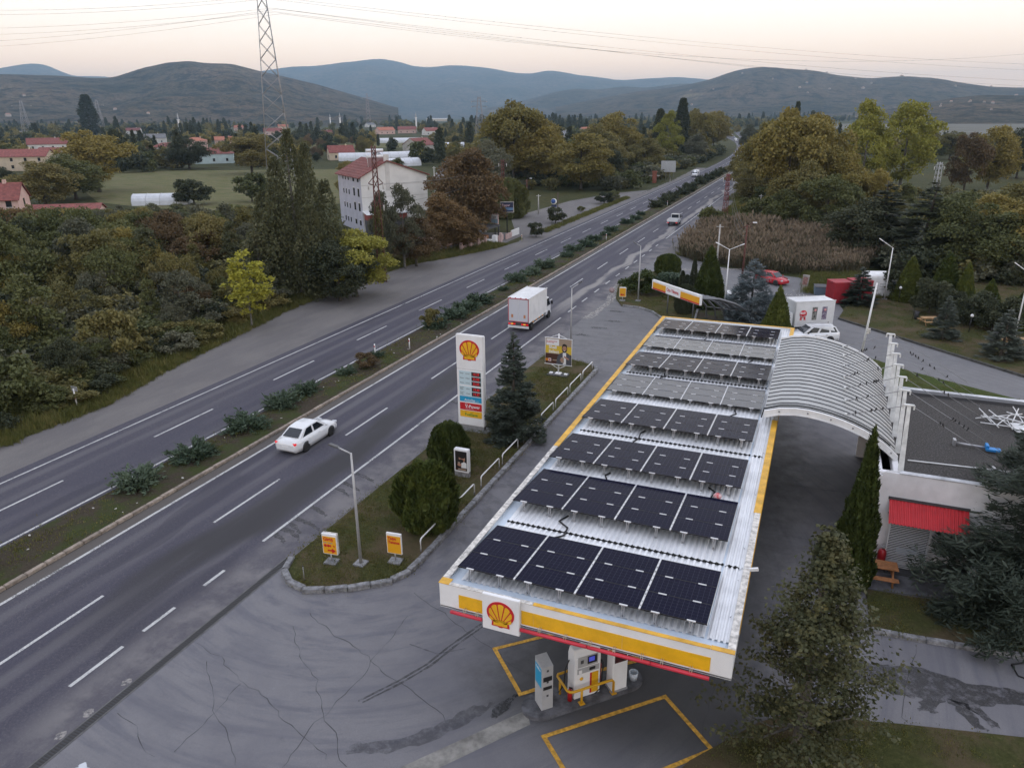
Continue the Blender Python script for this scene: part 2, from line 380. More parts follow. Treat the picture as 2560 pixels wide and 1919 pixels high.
# painted lines
def dashes(name, xc, y0, period, length, yend, w=0.15, skip=()):
    m = MB(); y = y0; i = 0
    while y < yend:
        if i not in skip:
            d0, d1 = road_dx(y), road_dx(y+length); j = jit.uniform(-0.01, 0.01)
            m.add([(xc-w/2+d0+j, y, 0.030), (xc+w/2+d0+j, y, 0.030), (xc+w/2+d1+j, y+length, 0.030), (xc-w/2+d1+j, y+length, 0.030)], [(0, 1, 2, 3)])
        y += period; i += 1
    return struct(m.build(name, PAINT))
road_strip('edge_line', -42.43, -42.29, -10, 820, 0.030, PAINT); road_strip('edge_line', -35.93, -35.77, -10, 820, 0.030, PAINT)
road_strip('edge_line', -31.26, -31.09, -10, 820, 0.030, PAINT)
dashes('lane_dashes', -39.3, 8.6, 12.06, 5.35, 500); dashes('lane_dashes', -27.5, 1.4, 12.06, 5.3, 500)
m = MB()
for y0, y1 in ((25.0, 71.5), (74, 76.8), (79, 81), (84, 86), (89, 91), (94, 96), (99, 101), (104, 106), (109, 111), (114, 116), (119, 121), (127, 290), (9.0, 11.5), (14.2, 16.6), (17.6, 19.3), (-6, 7.2), (21.0, 22.3)):
    m.add([(-23.95, y0, 0.030), (-23.79, y0, 0.030), (-23.79, y1, 0.030), (-23.95, y1, 0.030)], [(0, 1, 2, 3)])
struct(m.build('edge_line', PAINT))

# median with kerb stones
m = MB(); ys = list(np.arange(-8, 330, 3.0)); rr = random.Random(1)
rows = []
for q in ys: rows += [[(-35.55+rr.uniform(-.12, .12), q, 0.026), (-34.6, q, 0.10+rr.uniform(0, .05)), (-33.4, q, 0.14+rr.uniform(0, .05)), (-32.28, q, 0.11)]]
m.add([p for r in rows for p in r], [(i*4+j, i*4+j+1, (i+1)*4+j+1, (i+1)*4+j) for i in range(len(rows)-1) for j in range(3)], 0, True)
median = struct(m.build('median_strip', MT['median_soil']))
ks = MB(); ks.b2(-0.125, 0.125, -0.485, 0.485, 0, 0.17); ks0 = ks.build('kerb_stone', KERB, median, (-32.15, 8, 0.0), bevel=0.02)
for i in range(1, 280):
    c = ks0.copy(); COL.objects.link(c); c.location = (-32.15+rr.uniform(-.012, .012), 8+i*1.0, rr.uniform(-.012, .01)); c.rotation_euler = (0, rr.uniform(-.03, .03), rr.uniform(-.012, .012))

# green islands: turf slab with kerb stones set round it
def island(name, pts, kerb_from, kerb_to, mt, stone=1.0, w=0.22, h=0.22, kmat=KERBG, ztop=0.13):
    o = sheet(name, pts, ztop, mt, thick=0.2)
    m = MB(); m.b2(-stone/2+0.008, stone/2-0.008, -w/2, w/2, 0, h); proto = None; r = random.Random(len(pts))
    seq = [pts[i % len(pts)] for i in range(kerb_from, kerb_to+1)]
    cur = 0.0; tot = sum(math.dist(p, q) for p, q in zip(seq, seq[1:])); s = stone/2
    while s < tot:
        acc = 0
        for p, q in zip(seq, seq[1:]):
            d = math.dist(p, q)
            if acc+d >= s: break
            acc += d
        t = (s-acc)/d; a = math.atan2(q[1]-p[1], q[0]-p[0])
        if proto is None: proto = m.build('kerb_stone', kmat, o, bevel=0.025); c = proto
        else: c = proto.copy(); COL.objects.link(c)
        c.location = (p[0]+(q[0]-p[0])*t, p[1]+(q[1]-p[1])*t, r.uniform(-0.015, 0.012)); c.rotation_euler = (r.uniform(-.02, .02), 0, a+r.uniform(-.015, .015)); s += stone
    return o
def arc(cx, cy, r, a0, a1, n): return [(cx+r*math.cos(math.radians(a0+(a1-a0)*i/n)), cy+r*math.sin(math.radians(a0+(a1-a0)*i/n))) for i in range(n+1)]
isl = [(-21.45, 24.2), (-21.1, 23.2), (-20.3, 22.55), (-19.2, 22.35), (-18.2, 22.8), (-17.2, 23.4), (-16.2, 24.2), (-15.7, 25.2), (-15.62, 26.4), (-15.62, 56.2), (-15.9, 57.0), (-16.8, 57.6), (-18.4, 58.2), (-20.6, 59.2), (-21.0, 58.6), (-21.3, 45), (-21.4, 35)]
island('green_island', isl, 0, 10, MT['lawn'], h=0.24, w=0.3)
cwi = [(-19.2, 78.6), (-20.7, 81.9), (-22.0, 88.0), (-21.4, 94.5), (-19.4, 99.5), (-17.0, 100.4), (-15.0, 94), (-12.6, 84), (-11.0, 79.0), (-10.4, 74.0), (-11.6, 72.6), (-13.6, 74.3), (-15.4, 77.0), (-17.2, 78.4)]
island('green_island', cwi, 10, 14, MT['lawn'], h=0.2)
bl = [(-10.2, 70.5), (-11.0, 79.0), (-8, 81.5), (-1.5, 79.5), (-1.5, 74.2), (-3, 71.5)]
island('planting_bed', bl, 0, 1, MT['median_soil'])
sheet('lawn', [(-3.0, 16.8), (-1.79, 19.37), (0.16, 21.9), (0.9, 22.55), (3.2, 23.25), (4.7, 23.65), (8.56, 24.55), (40, 31), (40, -15), (-12, -15)], 0.07, MT['lawn'], thick=0.1)
mid_lawn = [(4.0, 28.65), (6.2, 28.82), (9.4, 29.15), (13.0, 29.7), (34, 33.5), (34, 37.5), (10.1, 32.75), (7.4, 32.0), (6.1, 31.75), (3.9, 31.6)]
island('lawn', mid_lawn, 0, 4, MT['lawn'], w=0.26, h=0.2)
back_lawn = [(3.2, 70.2), (8.3, 65.4), (15.5, 60.9), (26, 54.3), (36, 48), (36, 47.2), (12, 47.2), (5.2, 47.6), (3.6, 58), (3.2, 63)]
sheet('lawn', back_lawn, 0.05, MT['lawn_green'], thick=0.1)
park_lawn = [(3.0, 81.0), (6.2, 77.6), (10.3, 73.4), (16.6, 67.0), (30, 56.5), (44, 47), (60, 80), (30, 118), (9, 101), (4.5, 92)]
island('lawn', park_lawn, 0, 5, MT['lawn'], h=0.2, kmat=mat('kerb_dark', (0.07, 0.068, 0.062), 0.95, var=0.4, vscale=3, rand=0.15))
BRICKP = mat('brick_paving', (0.16, 0.085, 0.07), 0.9, var=0.35, vscale=6)
sheet('park_path', [(8.0, 76.2), (9.2, 75.2), (12.4, 79.6), (16.8, 76.0), (17.6, 77.2), (12.3, 81.8), (11.2, 81.6)], 0.066, BRICKP)
sheet('park_path', [(8.6, 88.5), (12.2, 82), (13.0, 82.5), (9.4, 89.0)], 0.063, BRICKP)
sheet('patio', [(3.9, 31.75), (7.3, 32.15), (10.2, 33.0), (10.2, 35.4), (3.9, 35.4)], 0.075, mat('patio_concrete', (0.125, 0.125, 0.135), 0.85, var=0.5, vscale=1.2), thick=0.1)

# slab joints and cracks: thin dark strips in the concrete
CR = [[(-21.26, 17.89), (-19.33, 17.29), (-15.63, 15.94), (-12.94, 14.97)], [(-20.09, 17.18), (-17.03, 14.84), (-15.6, 13.7)], [(-18.33, 20.21), (-15.32, 17.71), (-12.15, 15.01)],
      [(-18.17, 21.17), (-15.87, 20.24), (-14.18, 19.62), (-11.63, 18.67), (-10.03, 17.94)], [(-17.87, 13.34), (-18.0, 16.73)], [(-21.1, 13.91), (-18.3, 12.96)], [(-14.05, 13.2), (-14.07, 16.64), (-14.04, 17.71), (-14.14, 19.55), (-14.17, 22.53)],
      [(-14.73, 24.08), (-12.78, 23.31), (-9.4, 21.6), (-7.0, 20.9)], [(5.62, 28.49), (4.98, 23.87)], [(-1.43, 23.43), (-1.39, 20.29)], [(-20.5, 60.5), (-14, 62), (-11, 62)], [(-16, 74), (-12.5, 66), (-10.2, 57)],
      [(-15.2, 30), (-10.5, 30.3)], [(-15.2, 35), (-10.5, 35.2)], [(-15.2, 40.2), (-10.5, 40.1)], [(-15.2, 46), (-10.5, 46.1)], [(-15.2, 51.5), (-10.5, 51.2)], [(-13.1, 25), (-13.0, 58)], [(3.9, 29), (-0.5, 29.2)], [(3.7, 35.2), (-0.5, 35)], [(3.6, 41.2), (-0.5, 41)], [(1.6, 24), (1.7, 34)]]
m = MB(); rr = random.Random(8)
for pl in CR:
    pts = []
    for p, q in zip(pl, pl[1:]):
        kk = max(2, int(math.dist(p, q)/0.3))
        for i in range(kk): t = i/kk; wx = 0.0 if i == 0 else max(-.22, min(.22, wx+rr.gauss(0, .055))); pts.append((p[0]+(q[0]-p[0])*t+wx, p[1]+(q[1]-p[1])*t+wx*.6+rr.uniform(-.02, .02)))
    pts.append(pl[-1]); L_, R_ = [], []
    for i, p in enumerate(pts):
        q = pts[min(i+1, len(pts)-1)]; o = pts[max(i-1, 0)]; dx, dy = q[0]-o[0], q[1]-o[1]; ln = math.hypot(dx, dy) or 1; w = rr.uniform(0.002, 0.016)
        L_.append((p[0]-dy/ln*w, p[1]+dx/ln*w, 0.0205)); R_.append((p[0]+dy/ln*w, p[1]-dx/ln*w, 0.0205))
    m.strip(L_, R_)
struct(m.build('concrete_joints', DARK))

# damp stains and tyre marks: thin ragged patches
def stain_mat(name, col, alpha, rough):
    s = NG(name, rough, 0.5); s.b.inputs['Base Color'].default_value = (*col, 1)
    s.link(s.math('MULTIPLY', s.mr(s.noise(2.6, 7, 0.75), 0.32, 0.60), alpha), s.b.inputs['Alpha']); return s.m
WET = stain_mat('wet_concrete', (0.05, 0.048, 0.048), 0.78, 0.5); SKID = stain_mat('tyre_rubber_mark', (0.055, 0.055, 0.062), 0.38, 0.85); OILD = stain_mat('oil_dark', (0.008, 0.008, 0.009), 1.0, 0.3)
MUDL = stain_mat('dried_mud', (0.33, 0.31, 0.29), 0.9, 0.95)
def ragged(pts, z, mt, amp=0.08, sub=6, seed=0):
    r = random.Random(seed); o = []
    for p, q in zip(pts, pts[1:]+pts[:1]):
        for i in range(sub): t = i/sub; o.append((p[0]+(q[0]-p[0])*t+r.uniform(-amp, amp), p[1]+(q[1]-p[1])*t+r.uniform(-amp, amp)))
    return sheet('ground_stain', o, z, mt)
ragged([(-8.61, 18.66), (-8.75, 19.18), (-8.45, 19.65), (-8.13, 20.2), (-8.1, 20.1), (-8.2, 19.3), (-8.4, 18.75)], 0.027, OILD, 0.05)
ragged([(1.5, 25.6), (2.6, 26.6), (4.2, 26.7), (5.47, 27.08), (7.2, 26.8), (9.0, 27.1), (12, 27.6), (12, 26.9), (8.9, 26.3), (7.4, 25.7), (8.0, 24.72), (7.6, 24.75), (6.9, 25.7), (7.5, 24.45), (7.1, 24.5), (6.3, 25.6), (5.9, 24.7), (5.4, 24.65), (5.5, 25.3), (4.6, 25.2), (3.4, 25.4), (2.6, 25.0)], 0.027, WET, 0.09, 7, 1)
ragged([(-12.6, 15.4), (-11.2, 16.0), (-10.0, 17.0), (-9.2, 18.2), (-8.8, 19.3), (-9.4, 18.9), (-10.3, 17.6), (-11.4, 16.5), (-12.6, 15.8)], 0.025, SKID, 0.12, 5, 2)
def skid(pl, w, seed, mt=None, z=0.026):
    r = random.Random(seed); m = MB(); pts = []
    for p, q in zip(pl, pl[1:]):
        for i in range(8): t = i/8; pts.append((p[0]+(q[0]-p[0])*t, p[1]+(q[1]-p[1])*t))
    pts.append(pl[-1]); L_, R_ = [], []
    for i, p in enumerate(pts):
        q = pts[min(i+1, len(pts)-1)]; o = pts[max(i-1, 0)]; dx, dy = q[0]-o[0], q[1]-o[1]; ln = math.hypot(dx, dy) or 1; ww = w*r.uniform(0.6, 1.2)
        L_.append((p[0]-dy/ln*ww, p[1]+dx/ln*ww, z)); R_.append((p[0]+dy/ln*ww, p[1]-dx/ln*ww, z))
    m.strip(L_, R_); struct(m.build('tyre_mark', mt or SKID))
for off in (0, 0.18): skid([(-13.4+off, 17.6), (-12.57+off, 19.03), (-12.01+off, 20.21), (-11.65+off, 21.51), (-11.04+off, 23.22)], 0.05, 3+int(off*10), WET)
skid([(-13.2, 21.0), (-11.9, 20.9), (-11.0, 21.6)], 0.03, 5)
for i in range(0):
    r = random.Random(100+i); rr0 = r.uniform(9, 22); a0 = r.uniform(-100, -40); a1 = a0+r.uniform(10, 34)
    skid([(-21.5+rr0*math.cos(math.radians(a0+(a1-a0)*t/4)), 33+rr0*math.sin(math.radians(a0+(a1-a0)*t/4))) for t in range(5)] if rr0 > 11.5 else [(-13-r.uniform(0, 2), 14+i*.2), (-12, 14.6+i*.2)], r.uniform(0.04, 0.22), 200+i, z=0.0235+0.00012*i)
for i, (yy, L0) in enumerate(((25.6, 1.0), (26.2, 1.5), (26.7, 1.2), (27.3, 1.9), (28.6, 1.4), (30.9, 1.3), (31.6, 1.5), (32.9, 1.6), (45.6, 1.2))):
    ragged([(-23.75, yy), (-23.75+L0*0.5, yy-0.15), (-23.75+L0, yy-0.45), (-23.75+L0*0.95, yy-0.22), (-23.75+L0*0.45, yy+0.18), (-23.75, yy+0.35)], 0.027, WET, 0.06, 4, 30+i)
skid([(-21.2, 72), (-20.9, 80), (-22.3, 90), (-21.0, 96), (-17.5, 101), (-12, 103.2), (-8, 105)], 0.55, 44, MUDL, 0.0285)
for i, (px, py) in enumerate(((-20.2, 66), (-19.3, 69), (-18.5, 72), (-19.2, 76))): ragged([(px-.9, py), (px, py-.35), (px+1.2, py+.1), (px+.3, py+.5)], 0.027, WET, 0.15, 5, 60+i)
for i in range(7): q = 12.4+i*0.55; ragged([(-22.25, q), (-22.1, q-.2), (-21.92, q-.12), (-21.9, q+.12), (-22.05, q+.25), (-22.2, q+.2)], 0.0265, MUDL, 0.02, 2, 80+i) if i in (0, 2, 5) else None
# pale slab strip leading to the pump island, and the yellow bay outlines
sheet('concrete_strip', [(-10.6, 15.5), (-7.55, 19.5), (-7.2, 18.9), (-9.3, 16.1), (-10.0, 15.2)], 0.0215, mat('pale_concrete', (0.235, 0.225, 0.205), 0.85, var=0.4, vscale=1.5))
def pline(pl, w=0.16):
    m = MB()
    for i, (p, q) in enumerate(zip(pl, pl[1:])):
        d = Vector((q[0]-p[0], q[1]-p[1])); d.normalize(); nn = Vector((-d.y, d.x))*w/2; e = d*w/2
        zz = 0.0300+0.0012*(i % 2)
        m.poly([(p[0]-e.x+nn.x, p[1]-e.y+nn.y, zz), (p[0]-e.x-nn.x, p[1]-e.y-nn.y, zz), (q[0]+e.x-nn.x, q[1]+e.y-nn.y, zz), (q[0]+e.x+nn.x, q[1]+e.y+nn.y, zz)])
    return struct(m.build('bay_marking', YPAINT))
pline([(-7.65, 20.5), (-8.05, 20.1), (-9.91, 22.01), (-6.6, 25.0), (-4.4, 23.5)]); pline([(-5.92, 22.18), (-4.46, 23.45)])
pline([(-4.55, 16.6), (-6.58, 18.57), (-3.1, 21.95), (-1.17, 20.13), (-4.55, 16.6)])

# slotted drain along the forecourt
m = MB(); m.b2(-21.86, -21.44, -10, 24.3, 0.02, 0.034)
dr = struct(m.build('slot_drain', mat('drain_frame', (0.12, 0.118, 0.115), 0.9, var=0.3)))
m = MB(); m.b2(-21.80, -21.50, -10, 24.2, 0.030, 0.036); m.build('channel', DARK, dr)
m = MB(); q = 5.0
while q < 24.15: m.b2(-21.79, -21.51, q, q+0.045, 0.0365, 0.046); q += 0.11
gr = m.build('grating', mat('cast_iron', (0.045, 0.042, 0.04), 0.6, 0.5), dr); gr['kind'] = 'stuff'

# ------------------------------------------------------------------ hills
hm = NG('hill_forest', 1.0, 0.05); f1 = hm.noise(0.02, 8, 0.75); f2 = hm.noise(0.0030, 7, 0.7); f3 = hm.noise(0.11, 3, 0.7)
c = hm.ramp(f2, [(0.36, (0.050, 0.048, 0.032)), (0.47, (0.105, 0.085, 0.055)), (0.60, (0.145, 0.105, 0.070)), (0.70, (0.26, 0.21, 0.12))])
c = hm.mix(hm.mr(f1, 0.46, 0.60, 0.0, 0.9), c, (0.012, 0.014, 0.012)); c = hm.mix(hm.mr(f3, 0.45, 0.62, 0, .6), c, (0.010, 0.012, 0.010)); hm.color(c); hm.bump(f1, 1.0, 14.0)
K = 2560/2212
HILL_FN = []
def hill(sky_pts, rp, r0, r1, seed, nr=46, step=5, rough=1.0):
    us = np.arange(sky_pts[0][0], sky_pts[-1][0]+1, step); vv = np.interp(us, [p[0] for p in sky_pts], [p[1] for p in sky_pts])
    vv = np.convolve(np.pad(vv, 3, 'edge'), np.ones(7)/7, 'valid')
    cols = []; rng = np.concatenate([np.linspace(r0, rp, int(nr*.72), endpoint=False), np.linspace(rp, r1, nr-int(nr*.72))])
    V = []
    for u, v in zip(us, vv):
        d = ray(u*K, v*K); d = d/math.hypot(d[0], d[1]); h = CAM_H+d[2]*rp
        for r in rng:
            t = (r-r0)/(rp-r0) if r < rp else 1-(r-rp)/(r1-rp)
            s = t*t*(3-2*t)
            px, py = d[0]*r, d[1]*r
            f = 2.2/ (rp-r0)
            nz = noise.fractal(Vector((px*f*1.3+seed*7, py*f*1.3, seed)), 0.9, 2.1, 5)
            ridge = abs(noise.noise(Vector((px*f*2.4+seed, py*f*2.4, seed*3))))
            hh = h*s*(1+rough*(0.38*nz-0.3*ridge)*(1-s)*1.6) + nz*h*0.03*(s > 0.02)
            V.append((px, py, max(hh, -3) if t > 0.005 else -3))
    n = len(us); k = len(rng); m = MB()
    m.add(V, [(i*k+j, (i+1)*k+j, (i+1)*k+j+1, i*k+j+1) for i in range(n-1) for j in range(k-1)], 0, True)
    o = m.build('hill', MT['hill_forest'])
    return struct(o)
hill([(-160, 160), (0, 148), (30, 142), (65, 138), (100, 142), (130, 154), (160, 165), (200, 163), (245, 167), (330, 190)], 9500, 6500, 12500, 1)
hill([(-260, 175), (-60, 165), (0, 163), (100, 165), (200, 169), (240, 168), (270, 160), (310, 148), (360, 138), (415, 135), (445, 141), (470, 141), (500, 144), (560, 158), (620, 171), (680, 184), (740, 199), (790, 213), (860, 234)], 3300, 1700, 5200, 2)
hill([(420, 190), (520, 165), (600, 151), (640, 148), (700, 145), (760, 138), (815, 132), (860, 136), (900, 146), (930, 147), (970, 141), (1010, 143), (1060, 148), (1110, 158), (1150, 161), (1180, 153), (1220, 157), (1260, 166), (1340, 176), (1400, 172), (1460, 168), (1530, 172), (1600, 185), (1680, 205)], 9500, 5200, 13000, 3)
hill([(1040, 236), (1150, 214), (1200, 200), (1250, 193), (1290, 195), (1350, 187), (1400, 190), (1450, 183), (1530, 180), (1640, 190)], 5600, 3400, 7600, 4)
hill([(1200, 232), (1300, 212), (1380, 197), (1450, 191), (1520, 178), (1560, 165), (1600, 153), (1650, 147), (1700, 152), (1760, 155), (1800, 163), (1880, 170), (1960, 165), (2020, 170), (2080, 180), (2140, 188), (2212, 190), (2330, 186), (2500, 195)], 4200, 2300, 6400, 5)
hill([(1880, 240), (1960, 231), (2050, 213), (2120, 206), (2212, 208), (2350, 200), (2500, 210)], 2300, 1500, 3300, 6)
# ------------------------------------------------------------------ foliage
def leaf_mat(name, stops, transl=0.25, rough=0.6, vscale=0.9):
    m = bpy.data.materials.new(name); m.use_nodes = True; t = m.node_tree; b = t.nodes['Principled BSDF']; L = t.links
    oi = t.nodes.new('ShaderNodeObjectInfo'); g = t.nodes.new('ShaderNodeNewGeometry')
    nz = t.nodes.new('ShaderNodeTexNoise'); nz.inputs['Scale'].default_value = vscale; nz.inputs['Detail'].default_value = 3; L.new(g.outputs['Position'], nz.inputs['Vector'])
    wn = t.nodes.new('ShaderNodeTexWhiteNoise'); wn.noise_dimensions = '3D'
    sn = t.nodes.new('ShaderNodeVectorMath'); sn.operation = 'SNAP'; sn.inputs[1].default_value = (0.35, 0.35, 0.35); L.new(g.outputs['Position'], sn.inputs[0]); L.new(sn.outputs[0], wn.inputs['Vector'])
    a1 = t.nodes.new('ShaderNodeMath'); a1.operation = 'MULTIPLY_ADD'; L.new(oi.outputs['Random'], a1.inputs[0]); a1.inputs[1].default_value = 0.45; a1.inputs[2].default_value = -0.12
    a2 = t.nodes.new('ShaderNodeMath'); a2.operation = 'MULTIPLY_ADD'; L.new(nz.outputs[0], a2.inputs[0]); a2.inputs[1].default_value = 0.75; L.new(a1.outputs[0], a2.inputs[2])
    a3 = t.nodes.new('ShaderNodeMath'); a3.operation = 'MULTIPLY_ADD'; L.new(wn.outputs[0], a3.inputs[0]); a3.inputs[1].default_value = 0.22; L.new(a2.outputs[0], a3.inputs[2])
    r = t.nodes.new('ShaderNodeValToRGB'); e = r.color_ramp.elements; n = len(stops)
    e[0].position = 0.1; e[0].color = (*stops[0], 1); e[1].position = 0.95; e[1].color = (*stops[-1], 1)
    for i, c in enumerate(stops[1:-1]): q = e.new(0.1+0.85*(i+1)/(n-1)); q.color = (*c, 1)
    L.new(a3.outputs[0], r.inputs[0]); L.new(r.outputs[0], b.inputs['Base Color']); b.inputs['Roughness'].default_value = rough; b.inputs['Specular IOR Level'].default_value = 0.25
    if transl:
        tr = t.nodes.new('ShaderNodeBsdfTranslucent'); L.new(r.outputs[0], tr.inputs['Color']); ms = t.nodes.new('ShaderNodeMixShader'); ms.inputs[0].default_value = transl
        o = t.nodes['Material Output']; L.new(b.outputs[0], ms.inputs[1]); L.new(tr.outputs[0], ms.inputs[2]); L.new(ms.outputs[0], o.inputs['Surface'])
    MT[name] = m; return m
LM = {
 'green': leaf_mat('leaf_green', [(0.067, 0.078, 0.031), (0.107, 0.119, 0.044), (0.157, 0.159, 0.059)]),
 'dark': leaf_mat('leaf_dark_green', [(0.035, 0.043, 0.025), (0.057, 0.067, 0.036), (0.085, 0.091, 0.050)]),
 'olive': leaf_mat('leaf_olive', [(0.095, 0.095, 0.038), (0.161, 0.146, 0.051), (0.232, 0.192, 0.069)]),
 'autumn': leaf_mat('leaf_autumn', [(0.115, 0.110, 0.034), (0.195, 0.170, 0.050), (0.255, 0.205, 0.058), (0.32, 0.262, 0.076)]),
 'russet': leaf_mat('leaf_russet', [(0.089, 0.068, 0.037), (0.142, 0.096, 0.047), (0.203, 0.130, 0.056)]),
 'ylgreen': leaf_mat('leaf_yellow_green', [(0.144, 0.155, 0.033), (0.239, 0.241, 0.044), (0.335, 0.310, 0.066)]),
 'lime': leaf_mat('leaf_bright_yellow', [(0.208, 0.220, 0.028), (0.354, 0.340, 0.048), (0.437, 0.400, 0.067)]),
 'poplar': leaf_mat('leaf_poplar', [(0.069, 0.077, 0.039), (0.115, 0.120, 0.059), (0.187, 0.180, 0.100)]),
 'grey': leaf_mat('leaf_grey_willow', [(0.075, 0.082, 0.051), (0.119, 0.122, 0.078), (0.168, 0.166, 0.108)]),
 'spruce': leaf_mat('needle_spruce', [(0.032, 0.043, 0.032), (0.056, 0.070, 0.051), (0.106, 0.120, 0.093)], 0.1),
 'blue': leaf_mat('needle_blue_spruce', [(0.068, 0.085, 0.090), (0.109, 0.135, 0.142), (0.177, 0.205, 0.209)], 0.1),
 'thuja': leaf_mat('thuja_scale', [(0.033, 0.046, 0.013), (0.062, 0.083, 0.020), (0.138, 0.155, 0.033)], 0.15, vscale=2.0),
 'cedar': leaf_mat('needle_cedar', [(0.025, 0.036, 0.025), (0.042, 0.055, 0.039), (0.069, 0.082, 0.057)], 0.08),
 'juniper': leaf_mat('needle_juniper', [(0.034, 0.055, 0.031), (0.066, 0.097, 0.059), (0.109, 0.143, 0.092)], 0.1, vscale=2.0),
 'linden': leaf_mat('leaf_linden', [(0.025, 0.034, 0.017), (0.042, 0.052, 0.025), (0.058, 0.066, 0.032), (0.083, 0.086, 0.040), (0.135, 0.122, 0.049)], 0.2, vscale=1.6),
 'reed': leaf_mat('reed_straw', [(0.142, 0.108, 0.074), (0.217, 0.167, 0.115), (0.277, 0.216, 0.150)], 0.2),
 'reedg': leaf_mat('reed_green', [(0.055, 0.056, 0.031), (0.093, 0.083, 0.047), (0.141, 0.115, 0.071)], 0.2),
 'grass': leaf_mat('grass_blade', [(0.072, 0.081, 0.021), (0.123, 0.131, 0.036), (0.195, 0.169, 0.059)], 0.2),
}
BARK = mat('bark', (0.075, 0.062, 0.050), 0.95, var=0.4, vscale=6, bump=0.6)
BARKG = mat('bark_grey', (0.15, 0.14, 0.125), 0.95, var=0.4, vscale=5, bump=0.6)

def cards_mesh(name, P, A, Bv, L, Wd, mt, fold=0.25):
    """leaf cards: P centres, A long axis, Bv side axis (unit), L length, Wd width"""
    n = len(P); A = A*(L[:, None]*0.5); B = Bv*(Wd[:, None]*0.5); Nn = np.cross(A, B); Nn /= np.maximum(np.linalg.norm(Nn, axis=1, keepdims=True), 1e-9); up = Nn*(Wd[:, None]*fold)
    V = np.stack([P-A, P-A*0.1+B+up, P+A, P-A*0.1-B+up], 1).reshape(-1, 3).astype(np.float32)
    me = bpy.data.meshes.new(name); me.vertices.add(4*n); me.vertices.foreach_set('co', V.ravel())
    idx = np.arange(4*n).reshape(n, 4); tri = np.concatenate([idx[:, [0, 1, 2]], idx[:, [0, 2, 3]]], 1).reshape(-1)
    me.loops.add(6*n); me.loops.foreach_set('vertex_index', tri.astype(np.int32)); me.polygons.add(2*n)
    me.polygons.foreach_set('loop_start', np.arange(0, 6*n, 3, dtype=np.int32)); me.polygons.foreach_set('loop_total', np.full(2*n, 3, np.int32))
    me.materials.append(mt); me.update(calc_edges=True); return me
def unit(v): return v/np.maximum(np.linalg.norm(v, axis=-1, keepdims=True), 1e-9)
def side_of(A, rs):
    r = unit(rs.normal(size=A.shape)); return unit(np.cross(A, r))
def rnd_dir(rs, n): return unit(rs.normal(size=(n, 3)))

def crown_broad(seed, H, R, n, leaf, base=0.25, lobes=46, squash=1.0, spread=1.0, lobe=1.0):
    rs = np.random.RandomState(seed); C = []; Rr = []
    zc = H*(base+1)/2; hz = H*(1-base)/2
    for i in range(lobes):
        d = rnd_dir(rs, 1)[0]; k = rs.uniform(0.35, 0.98)**0.6
        wob = 1+0.28*noise.noise(Vector((d[0]*1.6+seed, d[1]*1.6, d[2]*1.6)))
        taper = 1.0-0.25*max(0, d[2])
        C.append([d[0]*R*k*wob*taper*0.86, d[1]*R*k*wob*taper*0.86, zc+d[2]*hz*k*0.88*squash]); Rr.append(R*rs.uniform(0.14, 0.34)*lobe)
    C = np.array(C); Rr = np.array(Rr); w = Rr**2; pick = rs.choice(lobes, n, p=w/w.sum())
    d = rnd_dir(rs, n); d[:, 2] = np.where(d[:, 2] < -0.3, -d[:, 2], d[:, 2])
    P = C[pick]+d*(Rr[pick]*rs.uniform(0.55, 1.08, n)**0.7)[:, None]*np.array([1, 1, 0.82])*spread
    P += rs.normal(size=P.shape)*leaf*0.5; P[:, 2] = np.maximum(P[:, 2], 0.1)
    A = unit(d*0.5+rs.normal(size=(n, 3))*0.8); A[:, 2] -= 0.15; A = unit(A)
    L = leaf*rs.uniform(0.7, 1.5, n); return P, A, side_of(A, rs), L, L*rs.uniform(0.55, 0.85, n), C
def crown_column(seed, H, R, n, leaf, base=0.06, power=0.8, tip=0.1):
    rs = np.random.RandomState(seed); cols = 26; P = []
    az = rs.uniform(0, 2*math.pi, n); z = rs.uniform(base, 1.0, n)**0.9
    env = np.minimum(1, (1-z)*2.2+tip)**power*np.minimum(1, (z-base)*6+0.35)
    lump = np.array([noise.noise(Vector((math.cos(a)*1.8+seed, math.sin(a)*1.8, zz*H/R*0.75))) for a, zz in zip(az, z)])
    rad = R*env*(1+0.38*lump)*(1-np.abs(rs.normal(size=n))*0.16)
    P = np.stack([np.cos(az)*rad, np.sin(az)*rad, z*H], 1)+rs.normal(size=(n, 3))*leaf*0.4
    A = np.stack([np.cos(az)*0.45, np.sin(az)*0.45, np.full(n, 0.8)], 1)+rs.normal(size=(n, 3))*0.5; A = unit(A)
    L = leaf*rs.uniform(0.7, 1.5, n); return P, A, side_of(A, rs), L, L*rs.uniform(0.5, 0.8, n), None
